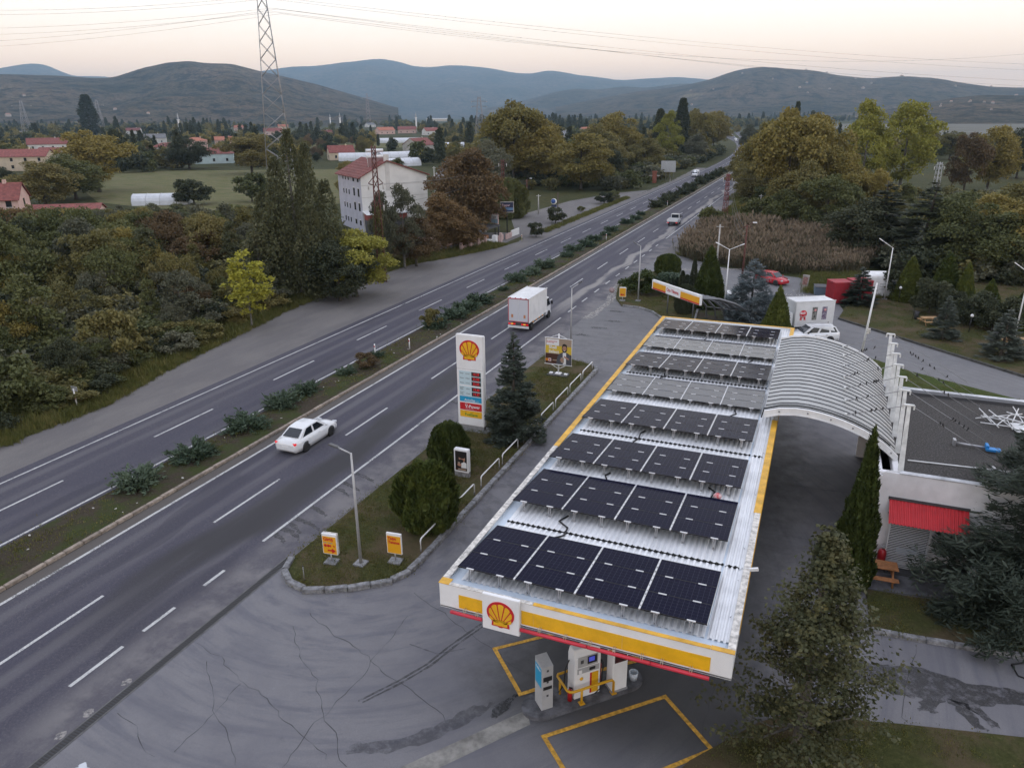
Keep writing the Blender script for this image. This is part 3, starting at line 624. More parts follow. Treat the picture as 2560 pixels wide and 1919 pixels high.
def crown_conifer(seed, H, R, n, leaf, base=0.03, whorls=20, per=9, droop=0.25, power=0.95, width=0.28):
    rs = np.random.RandomState(seed); segs = []
    for w in range(whorls):
        t = base+(1-base)*(w/whorls)**0.9; r = R*((1-t)**power)*(1+rs.uniform(-0.08, 0.10))+0.05
        for b in range(per):
            a = rs.uniform(0, 2*math.pi); rb = r*rs.uniform(0.72, 1.1); segs.append((a, t*H+rs.uniform(-0.5, 0.5)*H/whorls*0.8, rb))
    segs = np.array(segs); wts = segs[:, 2]**1.5+0.02; pick = rs.choice(len(segs), n, p=wts/wts.sum())
    a, z, r = segs[pick].T; s = rs.uniform(0.12, 1, n)**0.6
    lat = rs.normal(size=n)*0.13*r*(1.05-s*0.55); cz = z-droop*r*s+droop*0.9*r*s**2.6
    P = np.stack([np.cos(a)*r*s-np.sin(a)*lat, np.sin(a)*r*s+np.cos(a)*lat, cz+rs.normal(size=n)*0.05*r], 1)
    fan = rs.normal(size=n)*0.75
    A = np.stack([np.cos(a+fan), np.sin(a+fan), rs.normal(size=n)*0.25-0.12+0.3*(s > 0.85)], 1); A = unit(A)
    Bs = unit(np.cross(A, np.array([0, 0, 1.0])+rs.normal(size=(n, 3))*0.35))
    L = leaf*rs.uniform(0.7, 1.4, n); P[:, 2] = np.maximum(P[:, 2], 0.08); return P, A, Bs, L, L*width*rs.uniform(0.7, 1.3, n), None
def crown_thuja(seed, H, R, n, leaf, prof='cone', lump=0.22):
    rs = np.random.RandomState(seed); az = rs.uniform(0, 2*math.pi, n); z = rs.uniform(0, 1, n)
    if prof == 'cone': z = 1-np.sqrt(rs.uniform(0, 1, n)); env = np.minimum(1, (1-z)**0.85*1.08)*np.minimum(1, z*7+0.65)
    else: env = np.sqrt(np.maximum(0, 1-np.abs(z*1.75-0.75)**2.6/ (1.0)))*1.0; env = np.where(z > 0.995, 0.1, env)
    lp = np.array([noise.noise(Vector((math.cos(a)*3+seed, math.sin(a)*3, zz*H/R*1.1))) for a, zz in zip(az, z)])
    rad = R*env*(1+lump*lp)*(1-np.abs(rs.normal(size=n))*0.10)
    P = np.stack([np.cos(az)*rad, np.sin(az)*rad, z*H+0.08*H*lump*lp], 1)
    A = np.stack([np.cos(az)*0.5, np.sin(az)*0.5, np.full(n, 1.0)], 1)+rs.normal(size=(n, 3))*0.32; A = unit(A)
    rd = np.stack([-np.sin(az), np.cos(az), np.zeros(n)], 1)+rs.normal(size=(n, 3))*0.5; Bs = unit(np.cross(A, np.cross(rd, A)))
    L = leaf*rs.uniform(0.7, 1.6, n); P[:, 2] = np.maximum(P[:, 2], 0.05); return P, A, Bs, L, L*rs.uniform(0.35, 0.6, n), None
def crown_juniper(seed, R, H, n, leaf):
    rs = np.random.RandomState(seed); nb = 60; az = rs.uniform(0, 2*math.pi, nb); el = rs.uniform(0.12, 1.2, nb); ln = rs.uniform(0.6, 1.05, nb)*(R*np.cos(el)+H*np.sin(el))
    pick = rs.randint(0, nb, n); s = rs.uniform(0.25, 1, n)**0.7; a = az[pick]; e = el[pick]*(1.0-0.25*s); r = ln[pick]*s
    P = np.stack([np.cos(a)*np.cos(e)*r, np.sin(a)*np.cos(e)*r, np.sin(e)*r], 1)+rs.normal(size=(n, 3))*0.07*R; P[:, 2] = np.maximum(P[:, 2], 0.03)
    A = unit(np.stack([np.cos(a)*np.cos(e), np.sin(a)*np.cos(e), np.sin(e)+0.1], 1)+rs.normal(size=(n, 3))*0.45)
    L = leaf*rs.uniform(0.7, 1.5, n); return P, A, side_of(A, rs), L, L*rs.uniform(0.28, 0.45, n), None

def trunk_mb(H, r, seed=0, limbs=None, lean=0.0, n=8):
    rs = random.Random(seed); m = MB(); kx, ky = rs.uniform(-1, 1)*lean, rs.uniform(-1, 1)*lean
    pts = [(kx*t*t*H+math.sin(t*5+seed)*0.02*H*lean*4, ky*t*t*H, t*H) for t in (0, 0.04, 0.25, 0.5, 0.75, 1.0)]
    m.tube(pts, [r*1.35, r, r*0.82, r*0.6, r*0.38, r*0.1], n)
    if limbs is not None:
        for c in limbs:
            c = Vector(c); z0 = max(0.15*H, min(H*0.75, c.z-0.35*math.hypot(c.x, c.y)-0.06*H)); t = z0/H
            s = Vector((kx*t*t*H, ky*t*t*H, z0)); mid = s.lerp(c, 0.5)+Vector((0, 0, -0.04*H)); rr = r*0.34*(1-t*0.5)
            m.tube([s, mid, c], [rr, rr*0.6, rr*0.15], 5)
    return m
PROTO = {}
def tree_proto(key, name, gen, leafm, trunk_h, trunk_r, bark=BARK, limbs=10, lean=0.02, crown_name='crown'):
    """prototype: (trunk mesh, crown mesh) used by plant()"""
    P, A, B, L, Wd, C = gen; me = cards_mesh('crown', P, A, B, L, Wd, leafm)
    lim = None
    if C is not None and limbs: idx = np.random.RandomState(3).choice(len(C), min(limbs, len(C)), replace=False); lim = C[idx]
    tm = trunk_mb(trunk_h, trunk_r, len(PROTO), lim, lean); t = tm.build('trunk', bark); tme = t.data; bpy.data.objects.remove(t)
    H = float(np.percentile(P[:, 2], 99.7)); R = float(np.percentile(np.hypot(P[:, 0], P[:, 1]), 97)); PROTO[key] = (name, tme, me, H, R)
def plant(key, loc, H, label, cat='tree', group=None, R=None, rz=None, mt=None, name=None):
    nm, tme, cme, h0, r0 = PROTO[key]; s = H/h0; sr = (R/r0) if R else s
    rs = random.Random(hash((round(loc[0], 2), round(loc[1], 2))) & 0xffff)
    t = thing(name or nm, label, cat, loc, rs.uniform(0, 6.28) if rz is None else rz, group); t.scale = (sr, sr, s)
    a = bpy.data.objects.new('trunk', tme); COL.objects.link(a); a.parent = t
    b = bpy.data.objects.new('crown' if cat in ('tree',) else 'foliage', cme); COL.objects.link(b); b.parent = t
    if mt:
        b.material_slots[0].link = 'OBJECT'; b.material_slots[0].material = LM[mt]
    return t
for i in range(5): tree_proto('broad%d' % i, 'broadleaf_tree', crown_broad(10+i, 10, 4.2, 15000, 0.26, 0.0 if i % 2 else 0.08, 60+10*i), LM['green'], 9, 0.2)
for i in range(4): tree_proto('scrub%d' % i, 'scrub_tree', crown_broad(25+i, 7, 4.0, 12000, 0.21, 0.0, 70, lobe=0.8), LM['green'], 6.4, 0.12, BARKG, limbs=26)
for i in range(3): tree_proto('bush%d' % i, 'bush', crown_broad(30+i, 3.2, 1.9, 5200, 0.19, 0.0, 30, lobe=0.9), LM['green'], 2.2, 0.07, limbs=6)
for i in range(2): tree_proto('airy%d' % i, 'broadleaf_tree', crown_broad(40+i, 12, 4.4, 9000, 0.27, 0.10, 70, spread=1.1, lobe=0.75), LM['ylgreen'], 11, 0.2, BARKG, 16)
def poplar_clump():
    parts = []
    for i, (ox, oy, h, r) in enumerate(((0, 0, 18.0, 1.9), (-2.1, .6, 15.2, 1.8), (2.0, -.4, 16.6, 1.8), (-3.7, -.2, 11.6, 1.9), (3.7, .5, 12.8, 2.0), (.9, 2.2, 14.4, 1.9), (-1.2, -2.1, 13.2, 2.0), (2.6, -2.0, 10.4, 2.0), (-4.6, 1.0, 8.0, 1.7), (4.8, -.6, 8.6, 1.8))):
        P, A, B, L, Wd, C = crown_column(51+i, h, r, int(2900*h/18)+600, 0.27, 0.02, 0.8, 0.08); P = P+np.array([ox, oy, 0]); parts.append((P, A, B, L, Wd))
    return tuple(np.concatenate([p[k] for p in parts]) for k in range(5))+(None,)
tree_proto('poplar', 'poplar_tree', poplar_clump(), LM['poplar'], 17.5, 0.3, BARKG)
for i in range(2): tree_proto('upright%d' % i, 'scrub_sapling', crown_broad(66+i, 7, 1.6, 3200, 0.20, 0.10, 60, lobe=0.75, spread=1.1), LM['green'], 6.6, 0.06, BARKG, limbs=30)
for i in range(2): tree_proto('lombardy%d' % i, 'lombardy_poplar', crown_column(53+i, 20, 1.9, 7000, 0.40, 0.05, 0.7, 0.15), LM['dark'], 19, 0.28, BARKG)
tree_proto('sapling', 'young_tree', crown_broad(61, 7.5, 1.75, 3000, 0.19, 0.12, 64, spread=1.1, lobe=0.6), LM['lime'], 7.2, 0.06, BARKG, 20)
tree_proto('spruce', 'spruce_tree', crown_conifer(71, 6.6, 2.0, 15000, 0.26, 0.02, 24, 10, 0.28), LM['spruce'], 6.5, 0.12)
tree_proto('bluespruce', 'blue_spruce', crown_conifer(72, 6.4, 3.0, 15000, 0.30, 0.02, 22, 13, 0.15, 0.75), LM['blue'], 6.2, 0.14)
for i in range(2): tree_proto('fir%d' % i, 'conifer_tree', crown_conifer(74+i, 7, 1.8, 6500, 0.34, 0.03, 18, 8, 0.2, 0.85), LM['spruce'], 6.9, 0.12)
for i in range(2): tree_proto('thuja%d' % i, 'thuja_tree', crown_thuja(80+i, 6, 1.6, 9000, 0.28), LM['thuja'], 5, 0.1, limbs=0)
tree_proto('thujatall', 'thuja_tree', crown_thuja(83, 7.4, 1.15, 14000, 0.24, lump=0.55), LM['thuja'], 6.8, 0.1, limbs=0)
tree_proto('thujaball', 'thuja_shrub', crown_thuja(84, 3.2, 1.75, 11000, 0.30, 'ball', 0.55), LM['thuja'], 1.5, 0.1, limbs=0)
tree_proto('ball', 'clipped_shrub', crown_thuja(85, 2.6, 1.25, 8000, 0.20, 'ball', 0.32), LM['thuja'], 1.2, 0.08, limbs=0)
for i in range(4): tree_proto('juniper%d' % i, 'juniper_shrub', crown_juniper(90+i, 1.5, 0.95, 1500, 0.30), LM['juniper'], 0.5, 0.05, limbs=0)
tree_proto('cedar', 'cedar_tree', crown_conifer(99, 10, 5.4, 52000, 0.36, 0.06, 15, 12, 0.12, 0.55, 0.2), LM['cedar'], 9.8, 0.22, BARKG, limbs=0)

# foreground linden with real leaf-sized cards hung in rows along its twigs
def linden():
    rs = np.random.RandomState(5); H, R = 8.4, 2.35; tw = []
    limbs = []
    for i in range(330):
        t = rs.uniform(0.04, 0.985); a = rs.uniform(0, 6.283); lob = 1+0.6*noise.noise(Vector((math.cos(a)*1.3, math.sin(a)*1.3, t*3.5)))
        r = R*lob*(min(1.0, 0.62+t*1.6) if t < 0.3 else max(0.06, (1-(t-0.3)/0.7)**0.95*1.08))*rs.uniform(0.45, 1.1); z = 0.7+t*(H-0.9); d = np.array([math.cos(a), math.sin(a), 0.0])
        start = d*r*0.4+[0, 0, z-0.25*r]; end = d*r+[0, 0, z+rs.uniform(-0.5, 0.3)*(1 if t < 0.75 else 0)+(0.45 if t > 0.8 else 0)]; tw.append((start, end))
        if i % 6 == 0: limbs.append(end*0.9)
    P, A = [], []
    for s, e in tw:
        k = rs.randint(30, 52); u = rs.uniform(0, 1, k)**0.8; p = s+(e-s)*u[:, None]+rs.normal(size=(k, 3))*0.10; ax = unit((e-s)[None]); sd = np.where(np.arange(k) % 2, 1, -1)[:, None]
        lat = unit(np.cross(ax, [0, 0, 1.0])); P.append(p+lat*sd*0.08); A.append(unit(ax*0.5+lat*sd*0.9+np.array([0, 0, -0.45])+rs.normal(size=(k, 3))*0.35))
    P = np.concatenate(P); A = np.concatenate(A); n = len(P); L = rs.uniform(0.09, 0.155, n)
    return P, A, side_of(A, rs), L, L*rs.uniform(0.75, 0.95, n), np.array(limbs)
tree_proto('linden', 'linden_tree', linden(), LM['linden'], 8.0, 0.17, BARKG, 40)
# ------------------------------------------------------------------ planted and wild vegetation
def px(u, v): return G(u*K, v*K)                  # 2212-wide survey pixels
def TP(key, u, v, tv, label, group=None, R=None, cat='tree', mt=None, name=None, rz=None, z=0.0):
    b = G(u*K, v*K); return plant(key, (b.x, b.y, z), Hgt(b, tv*K), label, cat, group, R, rz, mt, name)
# station trees
plant('linden', (1.45, 21.1, 0.07), 8.3, 'dense green linden tree on the lawn at the lower right, leaves close up', R=2.45)
plant('thujatall', (3.2, 31.8, 0.07), 7.3, 'tall narrow green thuja beside the white shop wall', R=0.98)
plant('cedar', (11.2, 33.0, 0.07), 9.6, 'dark spreading cedar at the right edge in front of the shop', R=5.3)
plant('spruce', (-16.9, 41.3, 0.13), 6.8, 'dark grey-green spruce on the green island beside the price pylon', R=1.95)
plant('ball', (-18.9, 35.9, 0.13), 2.7, 'rounded dark green shrub on the island by the small poster box', 'shrub', R=1.3)
plant('thujaball', (-16.9, 29.4, 0.13), 3.35, 'bushy bright-tipped thuja shrub on the island, nearest the front tip', 'shrub', R=1.75)
plant('bluespruce', (-5.4, 76.9, 0.1), 6.1, 'broad blue spruce behind the canopy beside the car wash', R=2.9)
plant('thuja0', (-10.3, 81.5, 0.1), 6.3, 'pointed green conifer left of the blue spruce', R=2.0, mt='thuja')
plant('thuja1', (-2.6, 72.2, 0.05), 4.6, 'small green thuja between the blue spruce and the parked box truck', R=1.45)
plant('ball', (-17.6, 96.6, 0.13), 2.7, 'small round topiary tree on the car wash island near the road', 'shrub', R=1.7)
plant('bush0', (-18.6, 84.6, 0.13), 2.6, 'round green bush behind the far orange arrow sign', 'bush', R=2.0, mt='thuja')
plant('bush1', (-14.8, 85.6, 0.13), 2.4, 'low dark juniper bush under the left end of the car wash sign', 'bush', R=3.0, mt='juniper')
plant('bush2', (-12.9, 88.6, 0.13), 2.1, 'low spreading juniper bush behind the car wash sign', 'bush', R=2.6, mt='juniper')
plant('ball', (-12.1, 77.6, 0.13), 3.0, 'dark egg-shaped shrub under the car wash sign', 'shrub', R=1.15, mt='dark')
for i, (x, y, h) in enumerate(((-13.6, 84.0, 3.2), (-12.4, 84.4, 4.6), (-13.0, 83.4, 2.9))):
    plant('lombardy0', (x, y, 0.13), h, ('short slim dark cypress, left of three behind the car wash sign', 'tallest slim dark cypress behind the car wash sign', 'short slim dark cypress, front of three behind the car wash sign')[i], 'tree', R=0.42, name='cypress_tree')
# park conifers on the right
park = [(1855, 660, 580, 'fir0', 1.9, 'dark spruce in front of the white cabin and red containers'), (2035, 735, 640, 'fir1', 1.5, 'slim spruce on the park lawn beside the picnic table'), (2160, 775, 672, 'fir0', 1.8, 'dark spruce at the right edge beside the second picnic table'),
        (1958, 650, 558, 'thuja0', 1.8, 'broad thuja beside the park lamp, left one of the thuja hedge row'), (2032, 662, 552, 'thuja1', 2.1, 'widest thuja of the park hedge row, second from the lamp'), (2075, 672, 572, 'thuja0', 1.3, 'slim thuja third in the park hedge row'),
        (2125, 700, 608, 'thuja1', 1.6, 'green thuja fourth in the park hedge row'), (2195, 712, 632, 'thuja0', 1.3, 'slim green thuja at the right end of the park hedge row')]
for u, v, tv, key, r, lb in park: TP(key, u, v, tv, lb, 'conifers in the roadside park', R=r)
for i, (u, v, h, r) in enumerate(((2010, 688, 3.6, 2.0), (2055, 700, 3.0, 1.7), (2100, 715, 3.4, 1.9), (2150, 728, 3.0, 1.6), (2190, 738, 3.6, 1.8), (1935, 655, 3.2, 1.6))):
    b = px(u, v); plant('bush%d' % (i % 3), (b.x, b.y+2, 0.1), h, ('first', 'second', 'third', 'fourth', 'fifth', 'leftmost')[i]+' dark bush filling the hedge behind the park lawn', 'bush', 'hedge bushes behind the park lawn', R=r, mt='dark')

# median junipers
JUN = [(10.6, 0), (17.6, 0), (26.2, 1), (30.2, 1), (35.0, 1), (39.4, 1), (42.3, 0.8), (47.2, 0.6), (52.0, 0.5), (62.5, 1.0), (66.6, 1.1), (69.8, 1.1), (73.4, 1.1), (80, .5), (85.5, 1.1), (90.0, 1.0), (95.3, 1.2), (104, .8), (109, 1.1), (114, 1.1), (120, 1.0), (126, .7), (131, 1.0), (142, 1.0), (148, .9), (155, .6), (170, 1.1), (176, 1.3), (183, 1.3), (190, 1.2), (200, 1.3), (208, 1.4), (216, 1.3), (232, 1.3), (240, 1.3), (250, 1.3), (262, 1.3), (272, 1.3), (283, 1.3)]
rj = random.Random(12); jn = -1
ORD = 'one two three four five six seven eight nine ten eleven twelve thirteen fourteen fifteen sixteen seventeen eighteen nineteen twenty twenty-one twenty-two twenty-three twenty-four twenty-five twenty-six twenty-seven twenty-eight twenty-nine thirty thirty-one thirty-two thirty-three thirty-four thirty-five thirty-six thirty-seven thirty-eight thirty-nine forty'.split()
for i, (y, s) in enumerate(JUN):
    if s == 0: plant('bush%d' % (i % 3), (-34.6, y, 0.12), 0.9, 'small scruffy weed bush on the bare near end of the median' if i else 'low weed tuft at the frame edge of the median', 'bush', 'median weeds', R=0.9); continue
    b = (-34.35+rj.uniform(-.5, .3), y+0.9, 0.12); R = 1.45*min(s, 1.15)*(1 if y < 150 else 1.15)
    jn += 1; plant('juniper%d' % (i % 4), b, (0.95 if y < 150 else 1.5)*s, ('thin ' if s < .7 else 'spreading ')+'green juniper on the highway median, number %s counted from the near end' % ORD[jn], 'shrub', 'junipers along the median', R=R, mt='juniper' if y < 160 else 'dark')
plant('bush1', (-34.4, 63.0, 0.12), 1.9, 'upright brownish bush on the median behind the truck', 'bush', R=1.1, mt='olive')
plant('bush2', (-33.9, 50.0, 0.12), 1.2, 'dry brown shrub on the median beside a white marker post', 'bush', R=1.0, mt='russet')

HPX = [(42, 368, 75), (108, 335, 45), (118, 352, 30), (332, 310, 40), (372, 345, 40), (425, 325, 35), (465, 352, 45), (487, 312, 32), (590, 292, 40), (612, 280, 30), (737, 345, 28), (905, 330, 36), (660, 262, 16), (720, 268, 16), (832, 290, 20), (800, 275, 16), (880, 288, 22), (930, 292, 18), (560, 268, 16), (520, 282, 18), (948, 262, 60), (857, 345, 26), (770, 347, 22), (880, 308, 45), (965, 322, 30), (290, 290, 16), (1225, 312, 45)]
def near_house(u, v, h=24): return any(abs(u-a) < w+10 and -3 < v-b < h for a, b, w in HPX)
# named large trees, left side
TP('poplar', 655, 640, 288, 'huge dense poplar standing left of the white apartment house', R=5.6, rz=.3)
b = px(600, 640); plant('upright0', (b.x, b.y, 0), 11.5, 'lower loose poplar at the left side of the huge poplar', 'tree', R=2.6, mt='poplar')
TP('sapling', 545, 708, 545, 'bright yellow-green young tree at the left verge of the highway', R=2.3)
TP('broad0', 770, 640, 500, 'yellow-green bushy tree at the foot of the rusty lattice pole', R=4.2, mt='ylgreen')
TP('broad1', 735, 650, 520, 'dark green tree right of the huge poplar', R=4.2, mt='dark')
TP('airy0', 875, 580, 400, 'grey willowy tree in front of the apartment house', R=3.0, mt='grey')
TP('airy1', 830, 590, 415, 'grey-green slender tree beside the lattice pole and apartment house', R=1.8, mt='grey')
TP('broad2', 900, 575, 470, 'brown leaved tree at the lower right of the apartment house', R=3.2, mt='russet')
TP('broad3', 960, 545, 418, 'rust-brown tree above the restaurant roof', R=3.9, mt='russet')
TP('broad4', 995, 540, 460, 'brown leaved tree over the restaurant terrace', R=4.2, mt='russet')
TP('broad1', 1010, 510, 325, 'large rust-brown tree behind the restaurant', R=6.5, mt='russet')
TP('broad2', 1030, 500, 370, 'green and brown tree behind the restaurant signs', R=5.2, mt='green')
TP('thujaball', 1095, 470, 388, 'dense dark green round tree by the restaurant sign', R=4.6, mt='green')
TP('broad3', 1060, 420, 305, 'grey-green willow behind the restaurant trees', R=6.0, mt='grey')
TP('broad0', 1110, 400, 222, 'tall golden-brown plane tree, left one of the big pair beside the highway', R=9.5, mt='autumn')
TP('broad4', 1160, 400, 258, 'broad golden-brown plane tree in the middle of the big roadside group', R=9.0, mt='autumn')
TP('broad2', 1255, 410, 290, 'golden autumn tree standing at the edge of the gravel yard', R=8.5, mt='autumn')
TP('broad1', 1330, 370, 245, 'brown-green tree behind the gravel yard, left of the road sign', R=10, mt='autumn')
TP('broad3', 1290, 380, 270, 'dark olive tree behind the golden yard tree', R=8, mt='olive')
TP('lombardy0', 1421, 350, 236, 'narrow dark Lombardy poplar left of the blank road sign', R=3.2)
TP('lombardy1', 1468, 345, 213, 'tallest narrow Lombardy poplar right of the blank road sign', R=3.6)
TP('airy0', 1440, 355, 240, 'pale yellow-green tree between the two Lombardy poplars', R=6.0, mt='ylgreen')
TP('broad0', 1500, 340, 238, 'orange-brown tree beside the far road bend', R=9, mt='autumn')
TP('broad4', 1540, 322, 242, 'brown tree at the far road bend', R=10, mt='autumn')
TP('broad1', 1500, 348, 290, 'grey-green willow bush beside the far road', R=5.5, mt='grey')
TP('broad2', 1390, 375, 300, 'dark tree left of the blank road sign', R=7, mt='olive')
TP('broad0', 215, 415, 285, 'pale brown plane tree beside the village houses at the left', R=9.5, mt='autumn')
TP('broad3', 165, 430, 335, 'dark green tree beside the pale brown plane', R=8, mt='green')
TP('broad1', 100, 445, 350, 'brownish tree in front of the beige long house', R=8, mt='olive')
TP('lombardy0', 200, 300, 205, 'lone tall Lombardy poplar in the village at the far left', R=9)
TP('bush0', 420, 442, 388, 'dark round bush standing in the pale field', R=4.6, cat='bush', mt='dark')
TP('bush1', 545, 435, 375, 'dark round tree at the right edge of the pale field', R=5.2, cat='bush', mt='green')
TP('broad2', 320, 350, 318, 'brown orchard tree in front of the red roofed houses', R=8, mt='russet')
TP('broad4', 410, 365, 300, 'dark green tree between two red roofed houses', R=9, mt='dark')
TP('broad0', 545, 375, 290, 'large olive tree left of the transmission tower', R=10, mt='olive')
# right side woods
RT = [(1690, 480, 240, 'broad0', 9.5, 'autumn', 'golden-brown plane tree at the right verge, leaning over the road'), (1650, 430, 265, 'broad2', 8.5, 'autumn', 'brown-gold plane tree where the road disappears'),
      (1745, 470, 250, 'broad4', 9.0, 'autumn', 'golden plane tree right of the road behind the reeds'), (1790, 480, 318, 'broad1', 8.0, 'autumn', 'rust-gold tree above the reed bed'),
      (1855, 430, 218, 'airy0', 8.5, 'ylgreen', 'tall airy yellow-green tree, left of the pair on the right'), (1940, 425, 222, 'airy1', 9.0, 'ylgreen', 'tall airy yellow-green tree, right of the pair on the right'),
      (1720, 500, 350, 'broad3', 6.5, 'olive', 'olive-brown tree at the back of the reed bed'), (1780, 515, 380, 'broad0', 6.5, 'green', 'upright green tree behind the reeds'), (1690, 505, 410, 'broad1', 5.0, 'green', 'low green tree at the left end of the reeds'),
      (1900, 560, 400, 'fir0', 6.5, 'dark', 'very dark tree behind the park lamp'), (1985, 580, 395, 'fir1', 7.0, 'dark', 'very dark spreading tree in the middle of the right wood'), (2060, 590, 420, 'broad1', 6.5, 'green', 'very dark tree right of the middle of the right wood'), (1850, 560, 430, 'broad3', 6.0, 'dark', 'dark tree between reeds and park'),
      (2080, 420, 290, 'broad0', 6.5, 'russet', 'ivy-brown tree beside the small silver pylon'), (2130, 415, 275, 'broad4', 8.0, 'autumn', 'rust-orange round tree in the right field'), (2175, 560, 400, 'broad2', 7.5, 'olive', 'golden olive tree at the right edge'), (2210, 600, 440, 'broad3', 7.0, 'autumn', 'orange-tinged tree cut by the right edge'),
      (2140, 600, 460, 'broad1', 6.5, 'green', 'dark green tree below the orange-tinged one'), (1995, 340, 275, 'broad1', 9, 'olive', 'olive tree in the field beyond the yellow pair'), (2050, 345, 285, 'broad0', 9, 'olive', 'brown-green tree in the far right field'), (2195, 385, 280, 'broad3', 8, 'dark', 'dark tree at the far right field edge'),
      (1600, 400, 330, 'broad4', 5.0, 'olive', 'dark-trunked tree overhanging the far end of the highway'), (1640, 500, 425, 'bush0', 4.5, 'green', 'bushy green clump at the verge by the red lattice pole'), (1618, 330, 270, 'broad2', 7, 'grey', 'grey-green tree at the road bend on the right side'),
      (1712, 330, 220, 'lombardy1', 3.0, 'dark', 'dark narrow poplar top behind the golden planes')]
for u, v, tv, key, r, mtn, lb in RT: TP(key, u, v, tv, lb, None, R=r*0.8, mt=mtn)
RW = random.Random(77)
for i in range(46):                                     # dark undergrowth trees of the right wood
    x = RW.uniform(6, 75); y = RW.uniform(112, 235)
    if x < 22 and y > 175: continue
    if abs(x-36) < 18 and 165 < y < 260: continue
    h = RW.uniform(5, 10); plant('broad%d' % RW.randrange(5), (x, y, 0), h, ('tall' if h > 7.5 else 'low')+' tree '+('close behind the park hedge' if y < 150 else 'in the middle of the right wood' if y < 195 else 'at the back of the right wood'), 'tree', 'trees of the right wood', R=h*RW.uniform(.38, .5), mt=RW.choice(['dark', 'green', 'olive', 'olive', 'autumn', 'autumn']))
for i in range(40):                                     # verge thicket between the highway and the right wood
    y = RW.uniform(118, 330); x = RW.uniform(-18.2, -8) if y < 200 else RW.uniform(-19, 4)
    if y < 140 and x > -17: continue
    h = RW.uniform(1.8, 4.5) if y < 190 else RW.uniform(6, 12); plant(('bush%d' % RW.randrange(3)) if h < 5 else 'broad%d' % RW.randrange(5), (x, y, 0), h, 'tangled bush on the right verge beyond the reed bed' if h < 5 else 'brown-green tree lining the right side of the highway', 'bush' if h < 5 else 'tree', 'verge thicket on the right' if h < 5 else 'trees lining the right side', R=h*RW.uniform(.45, .65), mt=RW.choice(['green', 'dark', 'olive', 'autumn']) if h < 5 else RW.choice(['autumn', 'olive', 'olive']))

GV = random.Random(88)
for i in range(44):                                     # grove behind the roadside planes on the left
    x, y = GV.uniform(-150, -58), GV.uniform(185, 430); q = proj((x, y, 0)); u, v = q[0]/K, q[1]/K
    if u < 1055 or u > 1500 or abs(x-(-33+road_dx(y))) < 26 or v > 408 or near_house(u, v, 20): continue
    h = GV.uniform(7, 13); mtn = GV.choice(['autumn', 'olive', 'olive', 'dark', 'autumn']); plant('broad%d' % GV.randrange(5), (x, y, 0), h, {'autumn': 'golden', 'olive': 'olive', 'dark': 'dark'}[mtn]+' tree of the grove behind '+('the restaurant' if u < 1160 else 'the gravel yard' if u < 1330 else 'the blank road sign'), 'tree', 'grove behind the roadside planes', R=h*GV.uniform(.45, .6), mt=mtn, name='grove_tree')
# thicket on the left of the highway
LW = random.Random(31); n_ = 0
def left_shoulder(y): return float(np.interp(y, [p[1] for p in sl], [p[0] for p in sl]))
tries = 0
def zone(u, v): return ('far left' if u < 190 else 'left middle' if u < 370 else 'right middle' if u < 560 else 'poplar end')+(' back row' if v < 540 else ' centre' if v < 660 else ' front row')
while n_ < 185 and tries < 4000:
    tries += 1; y = LW.uniform(22, 128); x = LW.uniform(-150, -50); d = left_shoulder(y)-x
    if d < 4 or y-22 > 0.95*(-x-40)+38: continue
    u, v, w_ = proj((x, y, 2)); u /= K; v /= K
    if u < -90 or u > 960 or v < 455 or (u > 720 and v < 560): continue
    if 700 < u < 1000 and v < 600 and y > 84: continue
    h = min(10, 2.8+d*0.24)*LW.uniform(0.65, 1.12)
    lim = 452 if u < 575 else 500
    while h > 1.2 and proj((x, y, h))[1]/K < lim: h *= .92
    if h < 1.6: continue
    mtn = LW.choice(['green', 'dark', 'green', 'green', 'olive', 'olive', 'russet', 'grey', 'grey', 'autumn'])
    lab = {'green': 'green', 'dark': 'dark green', 'olive': 'olive-brown', 'russet': 'reddish-brown', 'grey': 'grey-green', 'autumn': 'golden-brown'}[mtn]
    if h > 3.4: plant('scrub%d' % LW.randrange(4), (x, y, 0), h, ('tall ' if h > 7 else 'low ' if h < 4.8 else 'medium ')+lab+' tree in the '+zone(u, v)+' of the left thicket', 'tree', lab+' thicket trees on the left', R=h*LW.uniform(.40, .58), mt=mtn, name='scrub_tree')
    else: plant('bush%d' % LW.randrange(3), (x, y, 0), h, lab+' bush in the '+zone(u, v)+' of the left thicket', 'bush', lab+' thicket bushes on the left', R=h*LW.uniform(.5, .8), mt=mtn)
    n_ += 1
n_ = 0
while n_ < 70:                                          # thin upright saplings standing out of the thicket
    y = LW.uniform(26, 112); x = LW.uniform(-125, -54); d = left_shoulder(y)-x; q = proj((x, y, 2)); u, v = q[0]/K, q[1]/K
    if d < 4 or u < -60 or u > 720 or v < 470 or (u > 560 and y > 76): continue
    h = LW.uniform(4.5, 8.5)
    while h > 2 and proj((x, y, h))[1]/K < 440: h *= .93
    n_ += 1; mtn = LW.choice(['green', 'grey', 'olive', 'green', 'poplar']); plant('upright%d' % (n_ % 2), (x, y, 0), h, ('tall ' if h > 6.5 else 'short ')+{'green': 'green', 'grey': 'grey-green', 'olive': 'olive', 'poplar': 'pale green'}[mtn]+' slender sapling in the '+zone(u, v)+' of the left thicket', 'tree', 'slender saplings in the left thicket', R=h*LW.uniform(.18, .28), mt=mtn)
